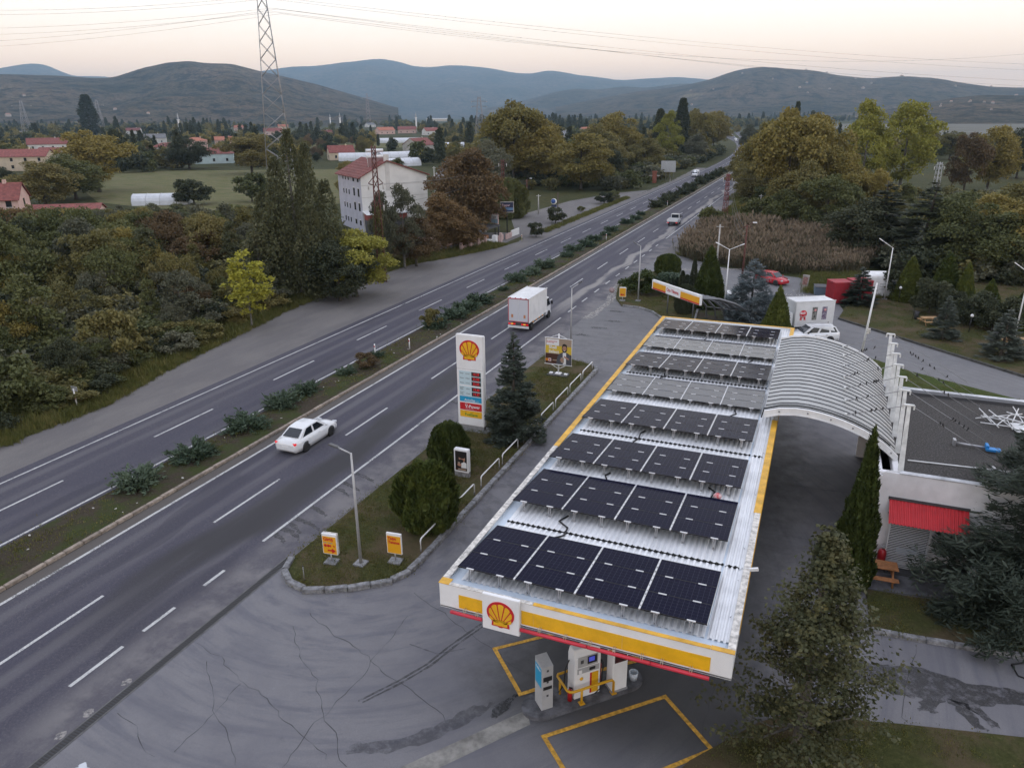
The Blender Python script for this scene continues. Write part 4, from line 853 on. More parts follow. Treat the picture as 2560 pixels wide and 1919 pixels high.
for i in range(95):                                     # low brambles at the foot of the thicket
    y = LW.uniform(18, 100); d = LW.uniform(1.6, 6.0); x = left_shoulder(y)-d
    h = LW.uniform(0.7, 1.5)+0.22*d; mtn = LW.choice(['green', 'dark', 'olive', 'green', 'grey'])
    plant('bush%d' % LW.randrange(3), (x, y, 0), h, {'green': 'green', 'dark': 'dark green', 'olive': 'brownish', 'grey': 'grey-green'}[mtn]+' bramble at the foot of the left thicket, '+('nearest the frame corner' if y < 36 else 'before the yellow young tree' if y < 58 else 'below the huge poplar' if y < 76 else 'near the lattice pole'), 'bush', 'brambles at the foot of the left thicket', R=h*LW.uniform(.8, 1.2), mt=mtn)
for (u, v, h, r, mtn, lb) in ((20, 900, 4.5, 2.6, 'green', 'bright green bush at the left frame edge by the shoulder'), (250, 800, 5.2, 2.6, 'olive', 'brown-green small tree on the left verge with a pale leaning stem'), (1158, 512, 2.4, 1.4, 'dark', 'small dark tree on the verge by the restaurant entrance'), (1200, 482, 3.0, 1.8, 'dark', 'small leafy tree beside the round blue sign'), (1305, 440, 2.6, 2.2, 'dark', 'dark low bush on the verge of the gravel yard'), (1325, 432, 2.2, 1.6, 'green', 'green low bush beside the dark one on the yard verge'), (1255, 458, 1.2, 1.0, 'green', 'tiny bush on the grass verge of the yard')):
    b = px(u, v); plant('bush%d' % (int(u) % 3), (b.x, b.y, 0), h, lb, 'bush', R=r, mt=mtn)
# village trees between the houses
VT = random.Random(55); n_ = 0
while n_ < 110:
    y = VT.uniform(150, 520); x = VT.uniform(-460, -95)
    u, v, w_ = proj((x, y, 0)); u /= K; v /= K
    if u < -60 or u > 1080 or v > 440: continue
    if 225 < u < 720 and 352 < v < 455: continue
    if (u > 860 and v > 340) or near_house(u, v, 32): continue
    h = VT.uniform(4, 8.5); mtn = VT.choice(['dark', 'green', 'olive', 'olive', 'autumn', 'russet', 'dark'])
    plant('broad%d' % VT.randrange(5), (x, y, 0), h, {'dark': 'dark green', 'green': 'green', 'olive': 'olive', 'autumn': 'golden', 'russet': 'reddish'}[mtn]+' garden tree '+('by the beige houses' if u < 230 else 'by the red-roofed houses' if u < 560 else 'behind the huge poplar' if u < 760 else 'near the village road')+(', far back' if v < 300 else ', nearer the field'), 'tree', 'garden trees of the village', R=h*VT.uniform(.4, .6), mt=mtn, name='garden_tree'); n_ += 1

# stuff: far woodland, reeds, grass: instanced on points with geometry nodes
def gn_scatter(name, pts, scl, src, label, cat, seed=0, scale_z=None, tilt=0.0):
    me = bpy.data.meshes.new(name); me.from_pydata([tuple(p) for p in pts], [], [])
    at_ = me.attributes.new('scl', 'FLOAT_VECTOR', 'POINT'); at_.data.foreach_set('vector', np.asarray(scl, np.float32).ravel())
    o = bpy.data.objects.new(name, me); COL.objects.link(o); tag(o, label, cat, None, 'stuff')
    ng = bpy.data.node_groups.new(name, 'GeometryNodeTree'); ng.interface.new_socket('Geometry', in_out='INPUT', socket_type='NodeSocketGeometry'); ng.interface.new_socket('Geometry', in_out='OUTPUT', socket_type='NodeSocketGeometry')
    gi = ng.nodes.new('NodeGroupInput'); go = ng.nodes.new('NodeGroupOutput'); ip = ng.nodes.new('GeometryNodeInstanceOnPoints')
    col = bpy.data.collections.new(name+'_src')
    for s in src: col.objects.link(s)
    ci = ng.nodes.new('GeometryNodeCollectionInfo'); ci.inputs['Collection'].default_value = col; ci.inputs['Separate Children'].default_value = True; ci.inputs['Reset Children'].default_value = True
    rv_ = ng.nodes.new('FunctionNodeRandomValue'); rv_.data_type = 'FLOAT_VECTOR'; rv_.inputs['Min'].default_value = (-tilt, -tilt, 0); rv_.inputs['Max'].default_value = (tilt, tilt, 6.283); rv_.inputs['Seed'].default_value = seed
    na = ng.nodes.new('GeometryNodeInputNamedAttribute'); na.data_type = 'FLOAT_VECTOR'; na.inputs['Name'].default_value = 'scl'
    ip.inputs['Pick Instance'].default_value = True
    ng.links.new(gi.outputs[0], ip.inputs['Points']); ng.links.new(ci.outputs[0], ip.inputs['Instance']); ng.links.new(rv_.outputs['Value'], ip.inputs['Rotation']); ng.links.new(na.outputs['Attribute'], ip.inputs['Scale']); ng.links.new(ip.outputs[0], go.inputs[0])
    md_ = o.modifiers.new('scatter', 'NODES'); md_.node_group = ng; return o
def src_mesh(me): return bpy.data.objects.new('leaf_source', me)
def lo_tree(seed, H, R, n, leaf, mt, gen=None):
    P, A, B, L, Wd, C = gen or crown_broad(seed, H, R, n, leaf, 0.0, 24); return cards_mesh('far_crown', P, A, B, L, Wd, mt)
FW = np.random.RandomState(9)
far_src = [src_mesh(lo_tree(200+i, 10, 5.0, 1100, 1.2, LM[c])) for i, c in enumerate(['dark', 'green', 'olive', 'dark', 'autumn', 'olive'])]+[src_mesh(lo_tree(0, 0, 0, 0, 0, LM['dark'], crown_column(230, 17, 2.0, 900, 1.0)))]
pts = []; scl = []
while len(pts) < 3600:
    d = math.exp(FW.uniform(math.log(330), math.log(2600))); u = FW.uniform(-120, 2340)
    q = G(u*K, 400); a = math.atan2(q.x, q.y); x, y = d*math.sin(a), d*math.cos(a)
    if x > -20 and d > 560 and u > 1640 and d < 1900: continue                     # open river plain
    if abs(x-(-33+road_dx(y))) < 26 and y < 900: continue
    if u > 1600 and d < 420: continue
    if u < 1040 and d < 620 and FW.uniform() < 0.45: continue
    if noise.noise(Vector((x*0.006, y*0.006, 3))) < -0.16 and d < 1500: continue
    q = proj((x, y, 0))
    if near_house(q[0]/K, q[1]/K, 16): continue
    s = FW.uniform(0.45, 0.95)*(1+0.35*(d > 900)); pts.append((x, y, 0)); scl.append((s*FW.uniform(.8, 1.3), s*FW.uniform(.8, 1.3), s))
gn_scatter('distant_woodland', pts, scl, far_src, 'mass of distant trees across the valley floor', 'woodland', 3)
# undergrowth below the left thicket and the right wood
us = [src_mesh(lo_tree(260+i, 2.6, 1.9, 900, 0.30, LM[c])) for i, c in enumerate(['green', 'dark', 'olive', 'grey'])]
pts, scl = [], []; UG = random.Random(41)
while len(pts) < 1000:
    y = UG.uniform(16, 130); x = UG.uniform(-150, -48); d = left_shoulder(y)-x
    if d < 2.2 or y-22 > 0.95*(-x-40)+38: continue
    u, v, w_ = proj((x, y, 0))
    if u < -250 or v/K < 470 or (u/K > 700 and v/K < 600 and y > 84): continue
    s = min(1.3, 0.35+d*0.07)*UG.uniform(.6, 1.2)
    if proj((x, y, s*2.6))[1]/K < 452: continue
    pts.append((x, y, 0)); scl.append((s*1.2, s*1.2, s))
for _ in range(700):
    x = UG.uniform(5, 60); y = UG.uniform(104, 200)
    if x < 10 and y < 138: continue
    s = UG.uniform(.6, 1.5); pts.append((x, y, 0)); scl.append((s*1.2, s*1.2, s))
for _ in range(1500):
    x, y = UG.uniform(-150, -50), UG.uniform(125, 430); q = proj((x, y, 0)); u, v = q[0]/K, q[1]/K
    if u < 1010 or u > 1560 or v > 412 or abs(x-(-33+road_dx(y))) < 15 or near_house(u, v, 14): continue
    s = UG.uniform(.7, 1.9); pts.append((x, y, 0)); scl.append((s*1.3, s*1.3, s))
gn_scatter('undergrowth', pts, scl, us, 'tangled undergrowth filling the thickets on both sides', 'undergrowth', 11)
# reeds
def blades(seed, n, H, spread, w, mt, plume=None):
    rs = np.random.RandomState(seed); p0 = rs.normal(size=(n, 2))*spread; h = H*rs.uniform(0.6, 1.1, n); A = unit(np.stack([rs.normal(size=n)*0.14, rs.normal(size=n)*0.14, np.ones(n)], 1))
    P = np.stack([p0[:, 0], p0[:, 1], np.zeros(n)], 1)+A*h[:, None]*0.5; W_ = np.full(n, w)*rs.uniform(.6, 1.4, n)
    return P, A, side_of(A, rs), h, W_
def two(seed, n, H, spread, w, m1, m2):
    P, A, B, L, Wd = blades(seed, n, H, spread, w, m1); me = cards_mesh('reed_clump', P, A, B, L, Wd, m1)
    tip = P+A*L[:, None]*0.48; n2 = n//2; rs = np.random.RandomState(seed+1)
    P2 = np.concatenate([tip[:n2], tip[:n2]+rs.normal(size=(n2, 3))*0.06]); A2 = unit(np.concatenate([A[:n2], A[:n2]])+rs.normal(size=(2*n2, 3))*0.3); L2 = np.full(2*n2, 0.60)*rs.uniform(.7, 1.3, 2*n2)
    me2 = cards_mesh('reed_plume', P2, A2, side_of(A2, rs), L2, L2*0.3, m2)
    bm = bmesh.new(); bm.from_mesh(me); bm.from_mesh(me2); 
    for f in bm.faces:
        if f.index >= 0: pass
    k1 = len(me.polygons); bm.faces.ensure_lookup_table()
    for i, f in enumerate(bm.faces): f.material_index = 0 if i < k1 else 1
    bm.to_mesh(me); bm.free(); me.materials.append(m2); return me
reed_src = [src_mesh(two(300+i, 70, 2.6-.3*(i == 2), 0.62, 0.07, LM['reedg'], LM['reed' if i < 2 else 'reedg'])) for i in range(3)]
pts, scl = [], []; RR = random.Random(17)
rp = [(-19.0, 113), (-16.0, 108.6), (-12.5, 106.5), (-6.4, 103.6), (-1.0, 103.5), (5.2, 106), (8.5, 118), (9.5, 134), (2, 139), (-8, 136), (-17.6, 133)]
def inside(x, y, pg):
    c = False
    for (x1, y1), (x2, y2) in zip(pg, pg[1:]+pg[:1]):
        if (y1 > y) != (y2 > y) and x < (x2-x1)*(y-y1)/(y2-y1)+x1: c = not c
    return c
while len(pts) < 1500:
    x, y = RR.uniform(-19, 10), RR.uniform(103, 139)
    if not inside(x, y, rp): continue
    e = noise.noise(Vector((x*.15, y*.15, 1))); s = 0.62+0.5*max(0, e)+0.45*min(1, max(0, (y-104)/24)); pts.append((x, y, 0)); scl.append((s, s, s*RR.uniform(.8, 1.15)))
gn_scatter('reed_bed', pts, scl, reed_src, 'dry brown reeds with pale plumes beyond the parking yard', 'reeds', 5, tilt=0.12)
# verge and lawn grass
def tuft(seed, n, H, spread, w, mt): P, A, B, L, Wd = blades(seed, n, H, spread, w, mt); return cards_mesh('grass_tuft', P, A+0, B, L, Wd, mt)
gsrc = [src_mesh(tuft(320+i, 26, 0.55, 0.22, 0.035, LM['grass'])) for i in range(3)]
pts, scl = [], []; RG = random.Random(21)
for _ in range(5200):
    y = RG.uniform(14, 112)**1.0; d = abs(RG.gauss(0, 1.8)); x = left_shoulder(y)-d+0.35; s = RG.uniform(.5, 1.3)*(0.7+0.3*d); pts.append((x, y, 0)); scl.append((s, s, s))
for _ in range(900):
    y = RG.uniform(127, 190); x = RG.uniform(-46.9, -45.3); s = RG.uniform(.5, 1.1); pts.append((x, y, 0)); scl.append((s*1.3, s*1.3, s))
for _ in range(1500):
    y = RG.uniform(112, 230); x = RG.uniform(-19.3, -15.5) if y < 190 else RG.uniform(-21.5, -18); s = RG.uniform(.6, 1.6); pts.append((x, y, 0)); scl.append((s*1.3, s*1.3, s))
for _ in range(1400):
    y = RG.uniform(92, 106); x = RG.uniform(-1, 8); s = RG.uniform(.6, 1.5); pts.append((x, y, 0)); scl.append((s, s, s))
gn_scatter('verge_grass', pts, scl, gsrc, 'rough green and straw grass along the highway verges', 'grass', 7, tilt=0.25)
pts, scl = [], []
lsrc = [src_mesh(tuft(340+i, 22, 0.085, 0.13, 0.02, LM['grass'])) for i in range(3)]
for poly_, n_, z_ in ((isl, 5200, .12), (cwi, 2400, .12), (mid_lawn, 1700, .12), ([(-3.0, 16.8), (-1.6, 19.3), (0.3, 21.8), (3.2, 23.1), (8.5, 24.3), (14, 25.6), (14, 14), (-3, 12)], 3000, .07), (back_lawn, 2500, .05), (park_lawn, 3000, .12)):
    xs0, xs1 = min(p[0] for p in poly_), min(26, max(p[0] for p in poly_)); y0_, y1_ = min(p[1] for p in poly_), max(p[1] for p in poly_); k_ = 0
    while k_ < n_:
        x, y = RG.uniform(xs0, xs1), RG.uniform(y0_, y1_)
        if not inside(x, y, poly_): continue
        k_ += 1
        if noise.noise(Vector((x*.35, y*.35, 9))) < -0.12: continue
        s = RG.uniform(.6, 1.3); pts.append((x, y, z_)); scl.append((s*1.4, s*1.4, s))
ys_m = [RG.uniform(8, 200) for _ in range(3000)]
for y in ys_m:
    x = RG.uniform(-35.4, -32.5)
    if noise.noise(Vector((x*.3, y*.12, 4))) > -0.05: s = RG.uniform(.7, 1.9); pts.append((x, y, 0.1)); scl.append((s*1.3, s*1.3, s))
gn_scatter('short_grass', pts, scl, lsrc, 'short patchy turf on the islands, lawns and median', 'grass', 9, tilt=0.3)
# ------------------------------------------------------------------ filling station
YELLOW = mat('sign_yellow', (0.78, 0.43, 0.015), 0.4, var=0.12, vscale=1.5); RED = mat('sign_red', (0.52, 0.015, 0.022), 0.4)
PINKRED = mat('neon_red_tube', (0.55, 0.030, 0.055), 0.3); LBLUE = mat('pan_pale_blue', (0.58, 0.66, 0.74), 0.4, var=0.10, vscale=1.2)
ROOFW = mat('roof_sheet_white', (0.76, 0.77, 0.78), 0.35, 0.1, var=0.12, vscale=0.9); CAP = mat('coping_dirty_white', (0.60, 0.57, 0.52), 0.7, var=0.45, vscale=5)
YCAP = mat('coping_yellow', (0.66, 0.36, 0.035), 0.55, var=0.25, vscale=2); ALU = mat('aluminium', (0.66, 0.66, 0.67), 0.35, 0.5); SIGNW = mat('sign_white', (0.78, 0.78, 0.78), 0.35, var=0.05, vscale=1)
SOFFIT = mat('soffit', (0.5, 0.5, 0.5), 0.6); DGREY = mat('dark_grey', (0.06, 0.06, 0.065), 0.6); MGREY = mat('mid_grey', (0.26, 0.26, 0.265), 0.6, var=0.15); CABLE = mat('black_cable', (0.012, 0.012, 0.013), 0.6)
CYAN = mat('sign_cyan', (0.02, 0.30, 0.52), 0.4); PALEB = mat('sign_pale_blue', (0.50, 0.63, 0.68), 0.4); GREENT = mat('sign_green', (0.02, 0.25, 0.04), 0.5); LEDR = mat('led_red', (0.35, 0.01, 0.01), 0.4, emit=((1.0, 0.03, 0.05), 0.5))
BROWN = mat('print_brown', (0.07, 0.025, 0.015), 0.5); TAN = mat('print_tan', (0.36, 0.27, 0.20), 0.5); SKIN = mat('print_skin', (0.42, 0.22, 0.15), 0.5); HAIR = mat('print_black', (0.012, 0.010, 0.010), 0.5); JACK = mat('print_grey_jacket', (0.075, 0.08, 0.095), 0.5); PYEL = mat('print_yellow', (0.66, 0.46, 0.04), 0.5); ORANGE = mat('print_orange', (0.6, 0.2, 0.02), 0.5)
def wb(m, name, mats, root, bevel=0):
    return m.build(name, mats, root, -Vector(root.location) if root.parent is None else None, bevel)
def text(s, size, p, parent, mt, rz=0.0, align='LEFT', ext=0.003, name='lettering', bold=0.0, xs=1.0):
    cu = bpy.data.curves.new('t', 'FONT'); cu.body = s; cu.size = size; cu.align_x = align; cu.extrude = ext; cu.offset = bold; cu.resolution_u = 3
    o = bpy.data.objects.new('t', cu); COL.objects.link(o); dg = bpy.context.evaluated_depsgraph_get(); me = bpy.data.meshes.new_from_object(o.evaluated_get(dg)); bpy.data.objects.remove(o)
    me.materials.clear(); me.materials.append(mt); r = bpy.data.objects.new(name, me); COL.objects.link(r); r.parent = parent; r.location = p; r.rotation_euler = (math.pi/2, 0, rz); r.scale = (xs, 1, 1); return r
def plate(x0, x1, z0, z1, y, th=0.004):            # thin plate facing -Y, its front at y
    return MB().b2(x0, x1, y, y+th, z0, z1)
def emblem(parent, cx, cz, y, w, h):
    """scallop emblem in front of the plane y (facing -Y): red body, yellow petals"""
    def P(pts, yy, th, nm, mt):
        m = MB(); n = len(pts); f = [(cx+p[0]*w, yy, cz+p[1]*h) for p in pts]; b = [(q[0], yy+th, q[2]) for q in f]
        m.add(f+b, [tuple(range(n)), tuple(range(2*n-1, n-1, -1))]+[(i, n+i, n+(i+1) % n, (i+1) % n) for i in range(n)]); return m.build(nm, mt, parent)
    out = [(-0.50+0.0, 0.02)]
    for i in range(25):
        a = math.radians(178-i*176/24); r = 0.5*(1+0.012*abs(math.sin(a*7))); out.append((r*math.cos(a), 0.04+0.46*math.sin(a)*(1+0.0)))
    out += [(0.49, -0.06), (0.44, -0.17), (0.31, -0.30), (0.33, -0.47), (0.10, -0.47), (0.05, -0.5), (-0.05, -0.5), (-0.10, -0.47), (-0.33, -0.47), (-0.31, -0.30), (-0.44, -0.17), (-0.49, -0.06)]
    red = P(out, y, 0.02, 'emblem', RED)
    ys = y-0.004; ox, oy = 0.0, -0.40
    edges = [-6, 24, 46, 67, 80.5, 99.5, 113, 134, 156, 186]; edges = [-2, 27, 50, 70, 110-0, 130, 153, 182]
    rays = [3, 29, 49, 67, 82, 98, 113, 131, 151, 177]
    def hit(a):
        ca, sa = math.cos(math.radians(a)), math.sin(math.radians(a)); r = 0.05
        while True:
            x_, z_ = ox+ca*r, oy+sa*r
            e = (x_/0.425)**2+((z_-0.035)/0.385)**2
            if (z_ > -0.12 and e > 1) or r > 1.2: return r
            if z_ <= -0.12 and abs(x_) > 0.40: return r
            r += 0.004
    for a0, a1 in zip((18, 38, 56, 72, 86.5, 103, 119, 136.5), (34.5, 53, 69, 83, 100, 116, 132.5, 150)):
        pass
    n = 7; spans = [(20+i*20.0, 20+i*20.0+16.6) for i in range(n)]
    for a0, a1 in spans:
        q = [(ox+0.10*math.cos(math.radians(a0+8.3)), oy+0.10*math.sin(math.radians(a0+8.3)))]
        for k_ in range(5):
            a = a0+(a1-a0)*k_/4; r = hit(a)*(1.0 if 0 < k_ < 4 else 0.965); q.append((ox+r*math.cos(math.radians(a)), oy+r*math.sin(math.radians(a))))
        m = MB(); f = [(cx+p[0]*w, ys, cz+p[1]*h) for p in q]; m.poly(f); m.build('emblem_petal', YELLOW, red)
    m = MB(); m.poly([(cx+p[0]*w, ys, cz+p[1]*h) for p in [(-0.26, -0.43), (0.26, -0.43), (0.25, -0.27), (0.30, -0.235), (0, -0.2), (-0.30, -0.235), (-0.25, -0.27)]]); m.build('emblem_base', YELLOW, red)
    return red

X0, X1, Y0, Y1, ZT, ZB = -10.12, -0.74, 18.15, 54.6, 5.60, 4.68
can = thing('station_canopy', 'long white and yellow fuel station canopy covered with solar panels', 'canopy', ((X0+X1)/2, (Y0+Y1)/2, 0))
m = MB(); m.b2(X0, X1, Y0, Y1, ZB+0.02, ZB+0.06); wb(m, 'soffit', SOFFIT, can)
m = MB(); m.b2(X0, X1, Y0, Y0+0.12, ZB, ZT); wb(m, 'front_fascia', SIGNW, can)
m = MB(); m.b2(X0, X0+0.12, Y0+0.121, Y1-0.121, ZB, ZT); wb(m, 'side_fascia', SIGNW, can)
m = MB(); m.b2(X1-0.12, X1, Y0+0.121, Y1-0.121, ZB, ZT); wb(m, 'side_fascia', SIGNW, can)
m = MB(); m.b2(X0, X1, Y1-0.12, Y1, ZB, ZT); wb(m, 'rear_fascia', SIGNW, can)
for a, b in ((-9.42, -8.52), (-7.22, -6.82), (-6.812, -3.962), (-3.954, -1.36)):
    m = MB(); m.b2(a, b, Y0-0.012, Y0+0.01, 4.80, 5.30); wb(m, 'yellow_panel', YELLOW, can)
for (a, b, mt_) in ((Y0+2, Y0+11.7, YELLOW), (Y0+11.71, Y0+24, YELLOW), (Y0+24.01, Y1-1, YELLOW)):
    m = MB(); m.b2(X0-0.012, X0+0.01, a, b, 4.80, 5.30); wb(m, 'yellow_panel', YELLOW, can)
    m = MB(); m.b2(X1-0.01, X1+0.012, a, b, 4.80, 5.30); wb(m, 'yellow_panel', YELLOW, can)
# coping pieces
for (x0, x1, y0, y1, mt_) in ((X0-.02, X0+.36, Y0-.02, Y0+.30, YCAP), (X0+.362, -6.84, Y0-.02, Y0+.13, CAP), (-6.83, -1.40, Y0-.02, Y0+.13, YCAP), (-1.39, X1+.02, Y0-.02, Y0+.16, YCAP),
                              (X0-.02, X0+.20, Y0+.302, 23.0, CAP), (X0-.02, X0+.20, 23.01, 29.6, CAP), (X0-.02, X0+.24, 29.61, 36.5, YCAP), (X0-.02, X0+.24, 36.51, 45, YCAP), (X0-.02, X0+.24, 45.01, Y1+.02, YCAP),
                              (X1-.20, X1+.02, Y0+.162, 22.5, CAP), (X1-.20, X1+.02, 22.51, 26.6, CAP), (X1-.24, X1+.02, 26.61, 36.4, YCAP), (X1-.2, X1+.02, 36.41, 49, CAP), (X1-.24, X1+.02, 49.01, Y1+.02, YCAP), (X0+.242, X1-.242, Y1-.14, Y1+.02, YCAP)):
    m = MB(); m.b2(x0, x1, y0, y1, ZT, ZT+0.022); wb(m, 'coping', mt_, can)
m = MB(); m.b2(X0+.12, X1-.12, Y0+.12, Y1-.12, 5.40, 5.44); wb(m, 'roof_pan', LBLUE, can)
def corr(x0, x1, y0, y1, z, per, hgt, mt_, name):
    m = MB(); xs = []; x = x0
    while x < x1-1e-6: xs += [(x, z), (x+per*.30, z), (x+per*.45, z+hgt), (x+per*.80, z+hgt), (x+per*.95, z)]; x += per
    ys = [y0, y1]; n = len(xs)
    m.add([(p[0], yy, p[1]) for yy in ys for p in xs], [(i, i+1, n+i+1, n+i) for i in range(n-1)], 0); return wb(m, name, mt_, can)
SEAMS = (22.75, 32.05, 41.35, 50.4)
ends = (18.72,)+SEAMS+(54.35,)
for a, b in zip(ends, ends[1:]): corr(-9.62, -1.64, a+0.02, b-0.02, 5.445, 0.21, 0.045, ROOFW, 'corrugated_sheet'); corr(-1.58, -1.08, a+0.02, b-0.02, 5.447, 0.165, 0.06, ROOFW, 'corrugated_sheet')
for yy in SEAMS[:3]:
    m = MB(); r = random.Random(int(yy)); x = -9.6
    while x < -1.1:
        if not -1.66 < x < -1.56: m.tube([(x, yy+r.uniform(-.01, .01), 5.475+.028*math.sin(x*30)), (x+.11, yy+r.uniform(-.01, .01), 5.50+.03*math.sin((x+.11)*30))], 0.045, 5)
        x += 0.105
    o = wb(m, 'seam_filler', mat('foam_black', (0.012, 0.012, 0.012), 0.95), can)
# sign square and light tubes on the front
m = MB(); m.b2(-8.51, -7.23, Y0-0.16, Y0-0.03, 4.40, 5.72); sq = wb(m, 'sign_board', SIGNW, can, 0.015); emblem(sq, -7.87, 5.06, Y0-0.185, 0.94, 0.96)
for a, b in ((-9.66, -8.53), (-7.20, -5.02), (-5.00, -3.06), (-3.04, -1.34)):
    m = MB(); m.tube([(a, Y0-0.15, 4.68), (b, Y0-0.15, 4.68)], 0.062, 10); wb(m, 'red_light_tube', PINKRED, can)
m = MB(); m.tube([(X0-.15, Y0+.6, 4.68), (X0-.15, Y0+2.6, 4.68)], 0.062, 10); wb(m, 'red_light_tube', PINKRED, can)
for x in (-9.2, -8.75, -6.6, -5.75, -4.95, -4.2, -3.35, -2.75, -1.9):
    m = MB(); m.tube([(x, Y0, 4.86), (x, Y0-.12, 4.84), (x, Y0-.16, 4.74)], 0.012, 4); m.tube([(x+.06, Y0, 4.86), (x+.06, Y0-.12, 4.84), (x+.06, Y0-.16, 4.74)], 0.012, 4); wb(m, 'tube_bracket', mat('bracket', (0.5, 0.42, 0.3), 0.5), can)
for x, y in ((-4.85, 21.62), (-5.4, 32), (-5.4, 42), (-5.4, 51)):
    m = MB(); m.box((x, y, 2.34), (0.62, 0.45, 4.68), 0, Matrix.Rotation(math.radians(45), 3, 'Z')); col_ = wb(m, 'column', SIGNW, can, 0.03)
    if y < 22:
        R45 = Matrix.Rotation(math.radians(45), 3, 'Z')
        def on(p): return Vector((x, y, 0))+R45 @ Vector(p)
        for nm, c_, d_, mt_ in (('poster', (-0.0, -0.232, 1.95), (0.50, 0.008, 0.95), mat('print_dark_red', (0.09, 0.012, 0.015), 0.5, col2=(0.02, 0.015, 0.015), vscale=9)), ('poster', (0, -0.232, 2.62), (0.5, 0.008, 0.3), ORANGE), ('poster', (-0.317, 0, 2.2), (0.008, 0.36, 0.7), ORANGE), ('plinth', (0, 0, 0.2), (0.66, 0.49, 0.1), MGREY)):
            m = MB(); m.box(on(c_), d_, 0, R45); wb(m, nm, mt_, can)
# flood light and loose wires on the canopy edge
m = MB(); m.box((-0.62, 22.6, 5.66), (0.30, 0.09, 0.10), 0, Matrix.Rotation(-.3, 3, 'Y')); m.tube([(-0.95, 22.6, 5.62), (-0.75, 22.6, 5.66)], 0.02, 5); wb(m, 'edge_lamp', WHITE, can)
for i in range(9):
    r = random.Random(i+40); y = 20+i*2.1; m = MB(); m.tube([(-1.02-.1*r.random(), y, 5.455), (-0.9, y+r.uniform(-.4, .4), 5.47), (-0.80, y+.1, 5.63)], 0.008, 4); wb(m, 'loose_wire', CABLE, can)
for pl in (((-7.55, 23.9), (-7.75, 23.4), (-7.3, 23.05), (-7.25, 22.5), (-7.55, 22.2)), ((-7.0, 28.0), (-7.15, 27.7), (-7.0, 27.4)), ((-2.9, 28.2), (-2.6, 27.9), (-2.7, 27.2)), ((-6.6, 33.0), (-6.75, 32.6), (-6.7, 32.0), (-6.85, 31.5)), ((-2.9, 37.3), (-2.75, 36.8), (-3.0, 36.4)), ((-7.4, 41.7), (-7.3, 41.3), (-7.5, 40.9)), ((-6.2, 50.0), (-6.3, 49.6)), ((-2.8, 46.2), (-3.0, 45.7))):
    m = MB(); m.tube([(p[0], p[1], 5.53) for p in pl], 0.035, 6); wb(m, 'cable_conduit', CABLE, can)
m = MB(); m.lathe([(0.02, 0), (0.16, 0.03), (0.17, 0.12), (0.08, 0.20), (0.02, 0.21)], (-2.45, 27.5, 5.49), 9); o = m.build('plastic_bag', mat('bag_red', (0.55, 0.04, 0.05), 0.4, col2=(0.6, 0.5, 0.5), vscale=8)); tag(o, 'crumpled red and white bag lying on the canopy roof', 'bag')

# solar arrays
pm = NG('solar_cells', 0.12, 0.5); pm.b.inputs['IOR'].default_value = 1.10
tcx = pm.n('ShaderNodeTexCoord'); sp = pm.n('ShaderNodeSeparateXYZ'); pm.link(tcx.outputs['Object'], sp.inputs[0])
def gridline(c, per, w): return pm.mr(pm.math('ABSOLUTE', pm.math('SUBTRACT', pm.math('FRACT', pm.math('DIVIDE', c, per)), 0.5)), 0.5-w, 0.5-w*0.55)
gl = pm.math('MAXIMUM', gridline(sp.outputs[0], 0.165, 0.022), pm.math('MULTIPLY', gridline(sp.outputs[1], 0.187, 0.022), 0.7))
pm.color(pm.mix(pm.math('MULTIPLY', gl, 0.42), (0.0065, 0.0066, 0.020), (0.13, 0.13, 0.17))); pm.rough(pm.mr(pm.noise(2.0, 4), 0.3, 0.7, 0.09, 0.17))
JOINT = mat('strip_joint_grey', (0.22, 0.22, 0.24), 0.5, var=0.5, vscale=9); PFRAME = mat('panel_frame', (0.02, 0.02, 0.024), 0.4, 0.5); CLAMP = mat('clamp_white', (0.62, 0.62, 0.63), 0.4, 0.3)
CW, GAP, D0 = 1.985, 0.065, 3.45; SH = D0/3
PG2 = pm.m.copy(); PG2.name = 'solar_cells_plain_glass'; PG2.node_tree.nodes['Principled BSDF'].inputs['IOR'].default_value = 1.5
